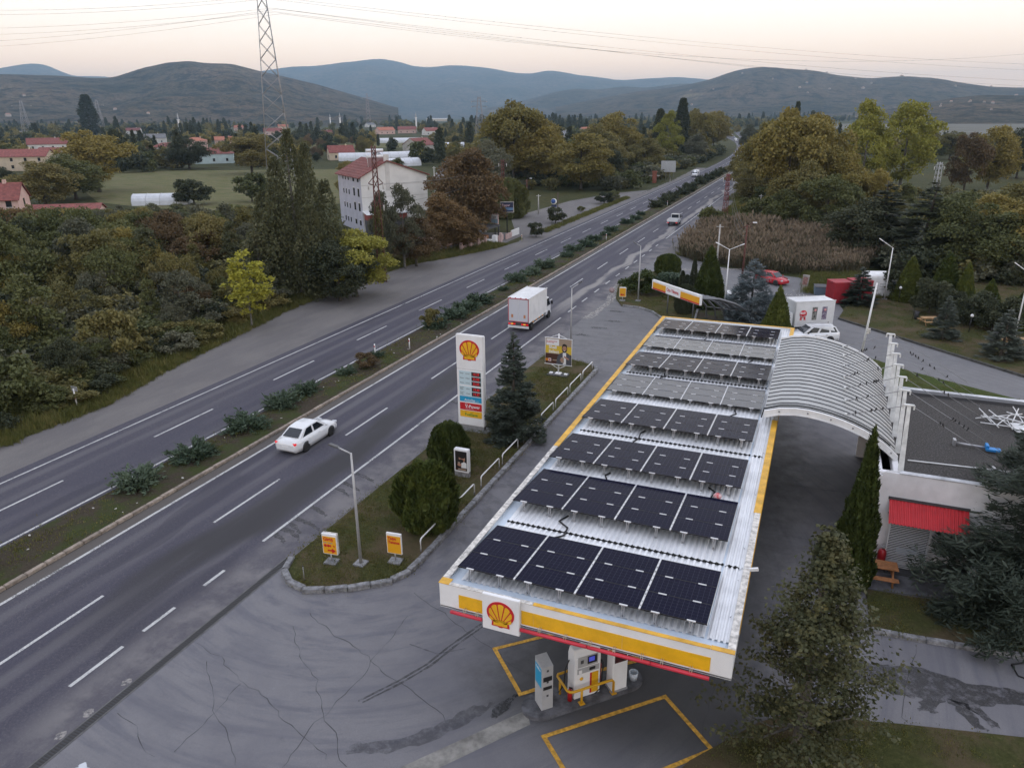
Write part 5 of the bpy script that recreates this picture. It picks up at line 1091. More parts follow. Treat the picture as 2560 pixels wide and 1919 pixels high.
def make_row():
    t = thing('solar_array', 'solar array', 'solar array')
    pmesh = MB().b2(-CW/2+.012, CW/2-.012, -SH/2+.02, SH/2-.02, 0, 0.036)
    p0 = None
    for c in range(4):
        for s in range(3):
            x = (c-1.5)*(CW+GAP); y = (s+0.5)*SH
            if p0 is None:
                p0 = pmesh.build('solar_panel', pm.m, t, (x, y, 0.03)); fr = MB()
                for (a, b, e, f) in ((-CW/2, CW/2, -SH/2+.008, -SH/2+.02), (-CW/2, CW/2, SH/2-.02, SH/2-.008), (-CW/2, -CW/2+.012, -SH/2+.021, SH/2-.021), (CW/2-.012, CW/2, -SH/2+.021, SH/2-.021)): fr.b2(a, b, e, f, -0.003, 0.039)
                f0 = fr.build('panel_frame', PFRAME, p0)
            else:
                q = p0.copy(); COL.objects.link(q); q.location = (x, y, 0.03); f1_ = f0.copy(); COL.objects.link(f1_); f1_.parent = q
    for c in range(5):                                   # perforated rails between the columns
        x = (c-2)*(CW+GAP)
        if c == 0: continue
        m = MB(); y = 0.02; r = random.Random(c)
        m.b2(x-.030, x-.020, 0, D0, 0.02, 0.072); m.b2(x+.020, x+.030, 0, D0, 0.02, 0.072)
        if c < 4:
            while y < D0-.15: l_ = r.uniform(.10, .3); m.b2(x-.0195, x+.0195, y, min(y+l_, D0), 0.03, 0.066); y += l_+r.uniform(.04, .12)
        m.build('rail', ALU, t)
    for s in (1, 2):
        for c in range(4): x = (c-1.5)*(CW+GAP); m = MB(); m.b2(x-CW/2+.01, x+CW/2-.01, s*SH-.0075, s*SH+.0075, 0.02, 0.060); m.build('strip_joint', JOINT, t)
    cm = MB().b2(-.13, .13, -.030, .030, 0, 0.025); c0 = None
    for c in range(4):
        for s in range(3):
            for dx in (-0.27, 0.27):
                x = (c-1.5)*(CW+GAP)+dx*CW; y = s*SH
                if c0 is None: c0 = cm.build('clamp', CLAMP, t, (x, y, 0.056))
                else: q = c0.copy(); COL.objects.link(q); q.location = (x, y, 0.056)
    lg = MB(); lg.b2(-.045, -.02, -.03, .0, -0.34, 0.05); lg.b2(.02, .045, -.03, .0, -0.34, 0.05); lg.b2(-.05, .05, -.05, .03, -0.36, -0.33); l0 = None
    for c in range(4):
        for dx in (-0.27, 0.27):
            x = (c-1.5)*(CW+GAP)+dx*CW
            if l0 is None: l0 = lg.build('support_leg', STEEL, t, (x, 0.03, 0))
            else: q = l0.copy(); COL.objects.link(q); q.location = (x, 0.03, 0)
    for c in range(4): m = MB(); x = (c-1.5)*(CW+GAP); m.b2(x-.5, x-.46, 0.05, D0-.05, -0.03, 0.012); m.b2(x+.46, x+.5, 0.05, D0-.05, -0.03, 0.012); m.build('under_rail', ALU, t)
    return t
NEARY = (18.9, 23.7, 28.0, 32.8, 37.1, 41.6, 46.0, 50.45); FARY = (22.2, 27.4, 31.4, 36.4, 40.7, 45.7, 49.35, 54.2)
row0 = make_row()
ROWL = ['first solar array row at the front edge of the canopy', 'second solar array row from the front of the canopy', 'third solar array row from the front, with the red bag before it', 'fourth solar array row from the front of the canopy', 'fifth solar array row, reflecting grey sky', 'sixth solar array row, dark blue between two grey rows', 'seventh solar array row, palest grey reflection', 'last solar array row at the far end of the canopy']
for i in range(8):
    tl = math.radians(2.2 if i in (4, 6) else 5.0); zf = 5.555; o = row0 if i == 0 else copy_tree(row0)
    zn = zf+D0*math.sin(tl); yn = NEARY[i]*(20-zn-.06)/14.15; yf = FARY[i]*(20-zf-.06)/14.45; d = 0.55*(yf-yn)+0.45*D0; c_ = (yn+yf)/2
    o.location = (-5.68, c_-d/2, zn); o.rotation_euler = (-tl, 0, 0); o.scale = (1, d/D0, 1); o['label'] = ROWL[i]
    if i in (4, 6):
        for ch in o.children:
            if ch.name.startswith('solar_panel'): ch.material_slots[0].link = 'OBJECT'; ch.material_slots[0].material = PG2
    o['group'] = 'solar arrays on the canopy roof'

# curved link roof, masts and stays
AR = [(-1.38, 6.12), (-0.7, 6.34), (0.04, 6.44), (0.6, 6.43), (1.1, 6.37), (1.65, 6.27), (2.16, 6.14), (2.65, 5.98), (3.14, 5.79), (3.6, 5.56), (4.06, 5.28), (4.42, 5.0), (4.74, 4.70)]
arc_ = thing('link_roof', 'arched ribbed grey roof linking the canopy to the shop, held by white masts', 'roof', (1.7, 42.6, 0))
ARM = mat('arch_sheet', (0.40, 0.40, 0.385), 0.5, 0.1, var=0.14, vscale=0.8); ARB = mat('arch_seam', (0.045, 0.047, 0.055), 0.5)
ya, yb = 36.02, 49.3; n = len(AR)
m = MB(); m.add([(x, y, z) for y in (ya, yb) for x, z in AR]+[(x, y, z-.05) for y in (ya, yb) for x, z in AR], [(i, i+1, n+i+1, n+i) for i in range(n-1)]+[(2*n+i, 3*n+i, 3*n+i+1, 2*n+i+1) for i in range(n-1)], 0, True); wb(m, 'roof_sheet', ARM, arc_)
k_ = 22
for i in range(k_):
    y = ya+.35+(yb-ya-.4)*i/(k_-1); m = MB(); m.add([(x, y+dy, z+dz) for dy, dz in ((-.02, -.0), (-.02, .04), (.02, .04), (.02, -.0)) for x, z in AR], [(a*n+j, a*n+j+1, (a+1)*n+j+1, (a+1)*n+j) for a in range(3) for j in range(n-1)]); wb(m, 'standing_seam', ARB, arc_)
for yy in (ya-.17, yb+.03):
    m = MB(); m.add([(x, yy+dy, z+dz) for dy, dz in ((0, -.16), (0, .14), (.14, .14), (.14, -.16)) for x, z in AR], [(a*n+j, a*n+j+1, ((a+1) % 4)*n+j+1, ((a+1) % 4)*n+j) for a in range(4) for j in range(n-1)]); wb(m, 'edge_beam', WHITE, arc_)
    m = MB(); m.add([(x, yy-.06+dy, z+dz) for dy, dz in ((0, -.20), (0, -.165), (.24, -.165), (.24, -.20)) for x, z in AR], [(a*n+j, a*n+j+1, ((a+1) % 4)*n+j+1, ((a+1) % 4)*n+j) for a in range(4) for j in range(n-1)]); wb(m, 'beam_flange', WHITE, arc_)
for j in (1, 3, 5, 7, 9, 11): m = MB(); m.lathe([(0.0, -.02), (.045, -.02), (.045, .01), (0, .01)], (AR[j][0], ya-.18, AR[j][1]-.02), 8, axis='y'); wb(m, 'beam_bolt', MGREY, arc_)
m = MB(); m.tube([(-1.5, ya+.2, 5.75), (-1.42, ya+.35, 6.2)]+[(x, ya+.52, z+.06) for x, z in AR[1:-1]], 0.035, 6); wb(m, 'hose', CABLE, arc_)
STEELW = mat('mast_white', (0.66, 0.66, 0.64), 0.5, var=0.2, vscale=3)
BIRDP = []
for i in range(7):
    yt = 35.24+2.035*i; m = MB()
    m.add([(4.78+sx*w, yt-.62+dy*d_, 4.72) if q == 0 else (4.72+sx*.075, yt+dy*.055, 7.62) for q in (0, 1) for sx, dy, w, d_ in ((-1, -1, .11, .085), (1, -1, .11, .085), (1, 1, .11, .085), (-1, 1, .11, .085))], [(0, 1, 5, 4), (1, 2, 6, 5), (2, 3, 7, 6), (3, 0, 4, 7), (4, 5, 6, 7), (3, 2, 1, 0)])
    ms = wb(m, 'mast', STEELW, arc_); m = MB(); m.box((4.72, yt, 7.66), (.42, .15, .06)); m.box((4.50, yt, 7.56), (.06, .05, .2)); m.box((4.94, yt, 7.56), (.06, .05, .2)); m.build('mast_head', STEELW, ms)
    an = Vector((2.33, 37.06+2.0*i, 6.14)); tp = Vector((4.5, yt, 7.58)); m = MB(); m.tube([an, tp], 0.018, 5); m.tube([an, an+(tp-an)*.16], .03, 5); wb(m, 'stay_rod', MGREY, arc_); m = MB(); m.box(an, (.10, .14, .16)); wb(m, 'anchor_bracket', STEELW, arc_)
    bk = Vector((9.2, yt+.4, 5.05)); tb = Vector((4.94, yt, 7.58)); m = MB(); m.tube([tb, bk], 0.014, 5); wb(m, 'stay_rod', MGREY, arc_)
    BIRDP += [(an, tp), (tb, bk)]
# small birds resting on the stays
bm_ = MB(); bm_.lathe([(0.004, -0.07), (0.03, -0.045), (0.042, 0.0), (0.03, 0.04), (0.026, 0.06), (0.018, 0.085), (0.002, 0.095)], (0, 0, 0.05), 7); bm_.box((0, 0.05, -0.03), (0.025, 0.02, 0.09)); b0 = None; rb = random.Random(3)
for i in range(46):
    a, b = BIRDP[rb.choice([0, 1, 2, 3, 4, 6, 7, 8, 9, 10, 11])]; t_ = rb.choice([.25, .5, .62])+rb.uniform(-.09, .09); p = a.lerp(b, t_)
    if b0 is None: b0 = bm_.build('bird', mat('bird_dark', (0.03, 0.028, 0.028), 0.8)); o = b0
    else: o = b0.copy(); COL.objects.link(o)
    o.location = p; o.rotation_euler = (0.2, 0, rb.uniform(0, 6.3)); tag(o, 'small dark bird perched on the stay rods above the link roof', 'bird', 'birds on the stay rods')

# shop
sx0, sx1, sy0, sy1, sz = 3.82, 24.0, 34.2, 46.6, 4.72
shop = thing('station_shop', 'flat-roofed white station shop with gravel roof and red awning', 'building', ((sx0+sx1)/2, (sy0+sy1)/2, 0))
SHW = mat('shop_wall_white', (0.74, 0.735, 0.75), 0.7, var=0.14, vscale=0.7); m = MB(); m.b2(sx0, sx1, sy0, sy0+.25, 0, sz); wb(m, 'south_wall', SHW, shop)
GLASSD = mat('dark_glass', (0.012, 0.014, 0.016), 0.08, spec=0.6)
m = MB(); m.b2(sx0+.5, sx0+.6, sy0+.26, sy1-.26, 0, 3.6); wb(m, 'glass_front', GLASSD, shop)
for y in np.arange(sy0+1.5, sy1-.5, 1.7): m = MB(); m.b2(sx0+.44, sx0+.498, y, y+.08, 0, 3.6); wb(m, 'mullion', WHITE, shop)
m = MB(); m.b2(sx0, sx0+.22, sy0+.252, sy1, 3.6, sz-.05); wb(m, 'front_beam', SHW, shop)
m = MB(); m.b2(sx0+.7, sx0+.95, sy0+.255, sy1, 4.2, sz-.1); wb(m, 'front_beam', SHW, shop)
m = MB(); m.b2(sx0, sx1, sy1-.25, sy1, 0, sz-.002); wb(m, 'north_wall', SHW, shop); m = MB(); m.b2(sx1-.25, sx1, sy0+.252, sy1-.252, 0, sz-.004); wb(m, 'east_wall', SHW, shop)
gv = NG('roof_gravel', 0.95, 0.1); gvn = gv.noise(14, 4, 0.8); gv.color(gv.ramp(gvn, [(0.3, (0.035, 0.032, 0.030)), (0.55, (0.085, 0.080, 0.076)), (0.75, (0.22, 0.21, 0.20))])); gv.bump(gvn, 0.8, 0.05)
m = MB(); m.b2(sx0+.95, sx1-.25, sy0+.25, sy1-.25, sz-.40, sz-.14); wb(m, 'gravel_roof', gv.m, shop)
for (a, b, c_, d) in ((sx0+.9, sx1+.03, sy0-.03, sy0+.28), (sx0+.9, sx1+.03, sy1-.3, sy1+.05)): m = MB(); m.b2(a, b, c_, d, sz, sz+.05); wb(m, 'parapet_cap', mat('cap_grey', (0.50, 0.51, 0.53), 0.5, var=0.35, vscale=1.3), shop)
m = MB(); m.b2(sx0+.9, sx1, sy1-.75, sy1-.305, sz-.14, sz+.02); wb(m, 'roof_gutter', DGREY, shop)
# awning
REDC = mat('awning_red', (0.50, 0.018, 0.025), 0.5, var=0.1); per = .145; m = MB(); xs = []; x = 4.50
while x < 7.6: xs += [(x, 0), (x+per*.3, 0), (x+per*.42, .035), (x+per*.82, .035)]; x += per
nn = len(xs); m.add([(p[0], sy0-.01, 3.42+p[1]) for p in xs]+[(p[0], sy0-1.05, 2.72+p[1]) for p in xs], [(i, i+1, nn+i+1, nn+i) for i in range(nn-1)]); aw = wb(m, 'awning', REDC, shop)
m = MB(); m.b2(4.45, 7.7, sy0-.06, sy0-.001, 3.44, 3.56); m.build('awning_flashing', DGREY, aw)
for x in (4.55, 7.5): m = MB(); m.tube([(x, sy0, 2.75), (x, sy0-1.0, 2.72)], .02, 5); m.build('awning_strut', MGREY, aw)
m = MB(); m.b2(4.75, 6.35, sy0-.03, sy0+.02, .35, 2.5); w0 = wb(m, 'shop_window', GLASSD, shop)
m = MB(); z = .12
while z < 2.55: m.b2(4.68, 6.32, sy0-.40, sy0-.37, z, z+.035); z += .085
m.b2(4.66, 4.70, sy0-.42, sy0-.36, .08, 2.6); m.b2(6.30, 6.34, sy0-.42, sy0-.36, .08, 2.6); gr_ = m.build('security_grille', mat('grille_white', (0.55, 0.56, 0.58), 0.5), w0)
m = MB(); m.b2(5.15, 6.0, sy0-.06, sy0-.035, .75, 1.05); m.build('window_sticker', mat('sticker_blue', (0.32, 0.42, 0.55), 0.5), w0)
for i, x in enumerate((6.5, 7.05, 7.6)): m = MB(); m.b2(x, x+.5, sy0-.04, sy0-.002, .75, 1.45); wb(m, 'white_panel', SHW, shop); m = MB(); m.b2(x, x+.5, sy0-.04, sy0-.002, 1.6, 2.3); wb(m, 'white_panel', SHW, shop)
m = MB(); m.b2(6.45, 8.1, sy0-.5, sy0-.05, .0, .62); wb(m, 'step_block', DGREY, shop)
m = MB(); m.b2(4.7, 6.4, sy0-.85, sy0-.05, .0, .16); wb(m, 'door_step', DGREY, shop)
m = MB(); m.box((3.86, 34.0, 4.55), (.3, .2, .16), 0, Matrix.Rotation(.5, 3, 'Z')); m.tube([(3.95, 34.15, 4.55), (4.2, 34.22, 4.78), (4.75, 34.35, 4.76)], .02, 5); wb(m, 'wall_floodlight', WHITE, shop)
m = MB(); m.b2(3.79, 3.815, sy0+.3, sy1, 3.65, 4.2); wb(m, 'fascia_panel', YELLOW, shop)
m = MB(); m.b2(6.1, 9.3, 34.85, 36.6, sz-.13, sz-.128); wb(m, 'roof_patch', gv.m, shop)
# loose things on the shop roof
RZ = sz-.135
fr = thing('metal_frame', 'tangled pile of white metal frame sections on the shop roof', 'frame', (10.4, 42.6, RZ)); r = random.Random(5)
for i in range(13):
    a = r.uniform(-.5, .5) if i % 2 else r.uniform(1.1, 2.0); L_ = r.uniform(1.2, 2.8); c_ = Vector((r.uniform(-.9, .9), r.uniform(-.6, .6), r.uniform(.04, .5))); d = Vector((math.cos(a), math.sin(a), r.uniform(-.12, .12)))*L_/2; m = MB(); m.tube([c_-d, c_+d], .03, 4); m.build('frame_bar', WHITE, fr)
for i in range(2): m = MB(); m.box((.9+.35*i, -.4-.5*i, .15+.06*i), (1.6, 1.0, .03), 0, Matrix.Rotation(.2+i*.3, 3, 'Z') @ Matrix.Rotation(.12, 3, 'X')); m.build('frame_sheet', WHITE, fr)
m = MB(); m.tube([(5.2, 36.1, RZ+.05), (10.5, 36.5, RZ+.05)], .035, 6); o = m.build('pipe', WHITE); tag(o, 'long thin white pipe lying across the shop roof', 'pipe')
jk = thing('roof_stand', 'galvanised stand with a bright blue end on the shop roof', 'stand', (8.6, 38.7, RZ)); m = MB(); m.tube([(-1.1, .25, .12), (.2, .05, .14)], .06, 8); m.build('tube', STEEL, jk); m = MB(); m.box((-1.15, .25, .15), (.12, .35, .3)); m.build('foot_plate', STEEL, jk); m = MB(); m.box((.45, -.1, .15), (.6, .35, .1)); m.box((.2, .05, .2), (.12, .4, .25)); m.build('blue_head', mat('blue_plastic', (0.02, 0.22, 0.55), 0.5), jk)
jk = thing('roof_bracket', 'small grey angled bracket beside the white roof pipe', 'bracket', (8.7, 36.1, RZ)); m = MB(); m.tube([(0, 0, .2), (1.3, -.25, .1)], .05, 6); m.box((-.05, 0, .15), (.12, .3, .3)); m.build('bracket_bar', STEEL, jk)
# gas bottles and bench by the shop
for i, (x, y, lb) in enumerate(((3.95, 33.55, 'large red gas cylinder left of the white shop pier'), (4.55, 33.75, 'small red gas cylinder right of the white shop pier'))):
    t = thing('gas_cylinder', lb, 'gas cylinder', (x, y, .075)); m = MB(); h = 1.25-.25*i; m.lathe([(.0, 0), (.19, .02), (.19, h-.2), (.15, h-.08), (.06, h)], n=14); m.build('body', mat('cylinder_red', (0.32, 0.012, 0.02), 0.4), t); m = MB(); m.lathe([(.05, h), (.05, h+.07), (.11, h+.08), (.11, h+.12), (.04, h+.13)], n=10); m.build('valve', MGREY, t)
WOOD = mat('bench_wood', (0.36, 0.155, 0.06), 0.6, var=0.3, vscale=4); WOODP = mat('picnic_wood', (0.40, 0.24, 0.11), 0.7, var=0.3, vscale=4)
def picnic(name, loc, rz, label, wood):
    t = thing(name, label, 'picnic table', loc, rz, 'picnic tables')
    for k2 in range(5): m = MB(); m.b2(-.8, .8, -.36+k2*.146, -.36+k2*.146+.13, .72, .76); m.build('table_plank', wood, t)
    for s_ in (-1, 1):
        for k2 in range(2): m = MB(); y = s_*(.62+k2*.15); m.b2(-.8, .8, y-.065, y+.065, .42, .455); m.build('seat_plank', wood, t)
        m = MB(); x = s_*.6; m.tube([(x, -.66, 0), (x, -.2, .72)], .045, 4); m.tube([(x, .66, 0), (x, .2, .72)], .045, 4); m.b2(x-.04, x+.04, -.8, .8, .36, .42); m.build('leg_frame', wood, t)
    return t
picnic('picnic_table', (4.35, 32.75, .075), .05, 'red-brown wooden picnic table by the tall thuja and shop', WOOD)
b = px(2005, 703); picnic('picnic_table', (b.x, b.y, .1), .4, 'yellow wooden picnic table on the park brick path', WOODP); b = px(2190, 750); picnic('picnic_table', (b.x, b.y, .1), .3, 'yellow wooden picnic table at the right edge of the park', WOODP)
for u, v, lb in ((1978, 692, 'black park bin beside the brick path'), (2150, 738, 'black park bin under the right-hand spruce')):
    b = px(u, v); t = thing('litter_bin', lb, 'bin', (b.x, b.y, .1), group='park bins'); m = MB(); m.lathe([(.16, 0), (.2, .1), (.24, .85), (.0, .84)], n=10); m.build('bin_body', BLACK, t); m = MB(); m.tube([(-.3, 0, 0), (-.3, 0, 1.0)], .03, 5); m.build('bin_post', BLACK, t)
for u, v, lb in ((1940, 655, 'short dark garden lamp near the white cabin'), (2092, 720, 'short dark garden lamp near the thuja hedge')):
    b = px(u, v); t = thing('garden_lamp', lb, 'lamp', (b.x, b.y, .1), group='garden lamps'); m = MB(); m.tube([(0, 0, 0), (0, 0, 1.5)], .035, 6); m.build('post', BLACK, t); m = MB(); m.lathe([(.02, 1.5), (.13, 1.55), (.15, 1.7), (.06, 1.8)], n=10); m.build('globe', SIGNW, t)
# planter post, motorbikes, hose
pp = thing('planter_post', 'white slanted post with ivy growing round its foot', 'post', (7.75, 32.1, .075)); m = MB(); m.box((.05, .12, .95), (.24, .24, 1.5), 0, Matrix.Rotation(.12, 3, 'Y')); m.build('post', WHITE, pp); m = MB(); m.box((0, .1, .2), (.7, .7, .4)); m.build('plinth', MGREY, pp)
P_, A_, B_, L_, W_, C_ = crown_broad(410, .95, .55, 900, .11, 0, 14); o = bpy.data.objects.new('ivy', cards_mesh('ivy', P_, A_, B_, L_, W_, LM['green'])); COL.objects.link(o); o.parent = pp; o.location = (0, -.25, 0)
def motorbike(loc, rz, label, mt):
    t = thing('motorbike', label, 'motorbike', loc, rz, 'motorbikes by the shop')
    for x in (-.62, .62): m = MB(); m.lathe([(.22, -.05), (.29, -.04), (.31, 0), (.29, .04), (.22, .05)], (x, 0, .31), 16, axis='y'); wl = m.build('wheel', RUBBER, t); m = MB(); m.lathe([(.0, -.03), (.21, -.02), (.21, .02), (.0, .03)], (x, 0, .31), 12, axis='y'); m.build('rim', STEEL, wl)
    m = MB(); m.tube([(.62, 0, .31), (.42, 0, .95)], .035, 6); m.tube([(.40, -.32, 1.0), (.42, 0, .97), (.40, .32, 1.0)], .018, 5); m.build('fork_and_handlebar', STEEL, t)
    m = MB(); m.lathe([(.03, -.3), (.13, -.2), (.16, .05), (.11, .22), (.02, .28)], (.12, 0, .78), 10, axis='x'); m.build('tank', mt, t)
    m = MB(); m.box((-.32, 0, .76), (.62, .22, .09)); m.box((-.72, 0, .78), (.2, .12, .06)); m.build('seat', BLACK, t); m = MB(); m.box((.05, 0, .42), (.42, .24, .34)); m.tube([(-.1, .14, .3), (-.8, .16, .36)], .04, 6); m.build('engine', DGREY, t)
    m = MB(); m.tube([(-.62, .1, .31), (-.2, .1, .5), (.3, 0, .85)], .025, 5); m.tube([(-.62, -.1, .31), (-.2, -.1, .5)], .025, 5); m.build('frame', mt, t); m = MB(); m.lathe([(.02, 0), (.09, .02), (.08, .12), (.02, .14)], (.48, 0, .9), 8, axis='x'); m.build('headlight', SIGNW, t)
motorbike((9.0, 33.2, .075), .25, 'red motorbike parked under the cedar by the shop', mat('bike_red', (0.4, 0.015, 0.02), 0.35)); motorbike((10.4, 33.6, .075), .4, 'dark motorbike at the right edge under the cedar', BLACK)
m = MB(); m.tube([(6.6, 31.2, .16), (8.0, 30.8, .16), (9.2, 30.0, .16), (9.9, 29.5, .17), (9.6, 28.8, .2), (8.9, 28.5, .05), (9.0, 27.9, .05), (9.9, 27.6, .05), (11, 27.7, .05)], .03, 6); o = m.build('garden_hose', CABLE); tag(o, 'black hose snaking from the mid lawn over the kerb', 'hose')
t = thing('hose_tap', 'white angled hose nozzle sticking out of the mid lawn', 'tap', (8.75, 29.75, .13)); m = MB(); m.tube([(0, 0, 0), (0, 0, .3), (.12, -.05, .42)], .045, 7); m.build('pipe_bend', WHITE, t); m = MB(); m.tube([(-.15, .05, .33), (.06, 0, .32)], .018, 5); m.build('handle', CAP, t)

# price pylon
a_ = G(1133, 1069, .42); b_ = G(1199.4, 1079.4, .42); pw = b_.x-a_.x; pyl_y = 41.25; pc = (a_.x+b_.x)/2+.02; PH = 6.62
pyl = thing('price_pylon', 'tall white fuel price pylon with scallop emblem on the green island', 'sign', (pc, pyl_y, .13)); hw = pw/2
def pz(f): return PH-f*(PH-.30)
m = MB(); m.b2(-hw, hw, 0, .2, .30, PH); bd = m.build('pylon_body', SIGNW, pyl, bevel=.05); m = MB(); m.b2(-hw*.98, hw*.98, .215, .42, .30, PH-.06); m.build('rear_body', SIGNW, pyl, bevel=.05); m = MB(); m.b2(-hw*.94, hw*.94, .04, .36, 0, .30); m.build('plinth', MGREY, pyl); m = MB(); m.b2(-hw-.3, hw+.3, -.3, .7, -.1, .03); m.build('footing', KERBG, pyl)
emblem(bd, 0.0, pz(.165), -.022, pw*.72, 1.38)
m = plate(-hw*.98, hw*.98, pz(.372)-.006, pz(.372)+.006, -.003); m.build('panel_joint', MGREY, bd)
def ppl(x0, x1, f0, f1, mt_, nm, y=-.012): m = plate(-hw+pw*x0, -hw+pw*x1, pz(f1), pz(f0), y, .011); return m.build(nm, mt_, bd)
p1 = ppl(.09, .91, .392, .545, PALEB, 'price_panel'); p2 = ppl(.09, .91, .56, .668, PALEB, 'price_panel'); p3 = ppl(.09, .91, .672, .73, CYAN, 'brand_panel'); p4 = ppl(.09, .91, .745, .825, RED, 'brand_panel'); p5 = ppl(.09, .91, .832, .905, YELLOW, 'brand_panel')
for f, pr, s1, s2, par in ((.397, '10.39', 'Otogaz', 'AutoGas', p1), (.449, '25.00', 'Motorin', 'FuelSave', p1), (.501, '25.05', 'Motorin', 'V-Power', p1), (.566, '19.40', 'Kurşunsuz\nBenzin\n95 oktan', 'FuelSave', p2), (.618, '19.47', 'Kurşunsuz\nBenzin\n95 oktan', 'V-Power', p2)):
    d = ppl(.555, .90, f, f+.043, BLACK, 'price_display', -.02); text(pr, .25, (hw-pw*.275, -.024, pz(f+.034)), d, LEDR, align='CENTER', bold=0, xs=.86, name='price_digits')
    text(s1, .105 if '\n' not in s1 else .08, (-hw+pw*.12, -.015, pz(f+.026 if '\n' not in s1 else f+.012)), par, DGREY, xs=.85); text(s2, .10, (-hw+pw*.335, -.015, pz(f+.026)), par, DGREY, xs=.85)
text('AutoGas', .22, (-hw+pw*.27, -.016, pz(.722)), p3, SIGNW, bold=.003); text('LPG', .12, (-hw+pw*.70, -.016, pz(.722)), p3, PALEB); text('V-Power', .30, (-hw+pw*.29, -.016, pz(.797)), p4, SIGNW, bold=.006); text('Shell', .08, (-hw+pw*.29, -.016, pz(.757)), p4, SIGNW); text('Performans Yakıtları', .07, (-hw+pw*.31, -.016, pz(.812)), p4, SIGNW); text('FuelSave', .27, (-hw+pw*.27, -.016, pz(.887)), p5, GREENT, bold=.004); text('Shell', .08, (-hw+pw*.27, -.016, pz(.845)), p5, RED)

# banner frame on the island
bn = thing('banner_stand', 'framed advertising banner of a smiling man on the far end of the island', 'banner', (-18.15, 53.9, .13)); bw, bz0, bz1 = 1.12, .92, 3.05
m = MB(); m.box((0, .06, .04), (1.7, .9, .08)); m.build('base_plate', DGREY, bn); m = MB(); m.box((0, .06, .12), (.45, .45, .1)); m.box((-.62, .06, .11), (.25, .3, .08)); m.box((.62, .06, .11), (.25, .3, .08)); m.build('base_weight', WHITE, bn)
m = MB(); m.tube([(0, .08, .1), (0, .08, 3.45)], .06, 8); m.build('mast', WHITE, bn)
for s_ in (-1, 1):
    m = MB(); m.tube([(0, .07, 3.38), (s_*.7, .04, 3.1)], .025, 5); m.build('brace', WHITE, bn); m = MB(); m.tube([(0, .07, .5), (s_*.7, .04, .9)], .025, 5); m.build('brace', WHITE, bn); m = MB(); m.tube([(s_*bw, 0, bz0), (s_*bw, 0, bz1)], .02, 5); m.build('side_bar', WHITE, bn)
for z in (bz0-.03, bz1+.03): m = MB(); m.tube([(-bw-.04, 0, z), (bw+.04, 0, z)], .035, 6); m.build('cross_bar', WHITE, bn)
pr = plate(-bw+.02, bw-.02, bz0, bz1, -.005, .01).build('banner_print', TAN, bn); H_ = bz1-bz0
def bp(x0, x1, f0, f1, mt_, k2, nm='print_block'): m = plate(-bw+.03+x0*(2*bw-.06), -bw+.03+x1*(2*bw-.06), bz0+H_*f0, bz0+H_*f1, -.008-.0025*k2, .002); return m.build(nm, mt_, pr)
def bpoly(pts, mt_, k2): m = MB(); m.poly([(-bw+.03+p[0]*(2*bw-.06), -.008-.0025*k2, bz0+H_*p[1]) for p in pts]); return m.build('print_figure', mt_, pr)
bp(0, 1, .42, .72, PYEL, 0); bp(0, 1, 0.0, .40, BROWN, 0); bp(0, .16, .10, .20, ORANGE, 1); bp(.12, .22, .09, .21, SIGNW, 2); bp(.14, .20, .11, .19, RED, 3); bp(.03, .52, .73, .97, SIGNW, 1); bp(.28, .5, .13, .17, TAN, 1)
text('Shell\nSelect', .36, (-bw+.30, -.013, bz0+H_*.60), pr, SIGNW, bold=.010); text('LET GOOD THINGS\nHAPPEN HERE', .10, (-bw+.12, -.014, bz0+H_*.87), pr, RED, bold=.002)
def oval(cx, cy, rx, ry, n=18): return [(cx+rx*math.cos(2*math.pi*i/n), cy+ry*math.sin(2*math.pi*i/n)) for i in range(n)]
bpoly([(.42, .0), (.46, .30), (.56, .44), (.68, .50), (.82, .49), (.94, .42), (.99, .30), (1, .0)], JACK, 2); bpoly([(.68, .02), (.67, .46), (.74, .52), (.80, .47), (.80, .02)], SIGNW, 3); bpoly(oval(.735, .645, .105, .165), HAIR, 3); bpoly(oval(.735, .62, .085, .125), SKIN, 4); bpoly([(.65, .62), (.66, .54), (.70, .49), (.735, .48), (.77, .49), (.81, .54), (.82, .62), (.79, .57), (.68, .57)], HAIR, 5); bpoly(oval(.735, .555, .035, .014, 10), SIGNW, 6); bpoly(oval(.70, .645, .012, .008, 8), HAIR, 6); bpoly(oval(.77, .645, .012, .008, 8), HAIR, 6); bpoly([(.64, .69), (.66, .80), (.74, .83), (.82, .79), (.83, .69), (.78, .735), (.69, .735)], HAIR, 5); bpoly([(.60, .08), (.60, .28), (.72, .28), (.72, .08)], TAN, 5); bpoly([(.56, .16), (.60, .24), (.68, .22), (.66, .14)], SKIN, 6); bpoly([(.70, .30), (.90, .20), (.92, .25), (.74, .36)], SKIN, 6)
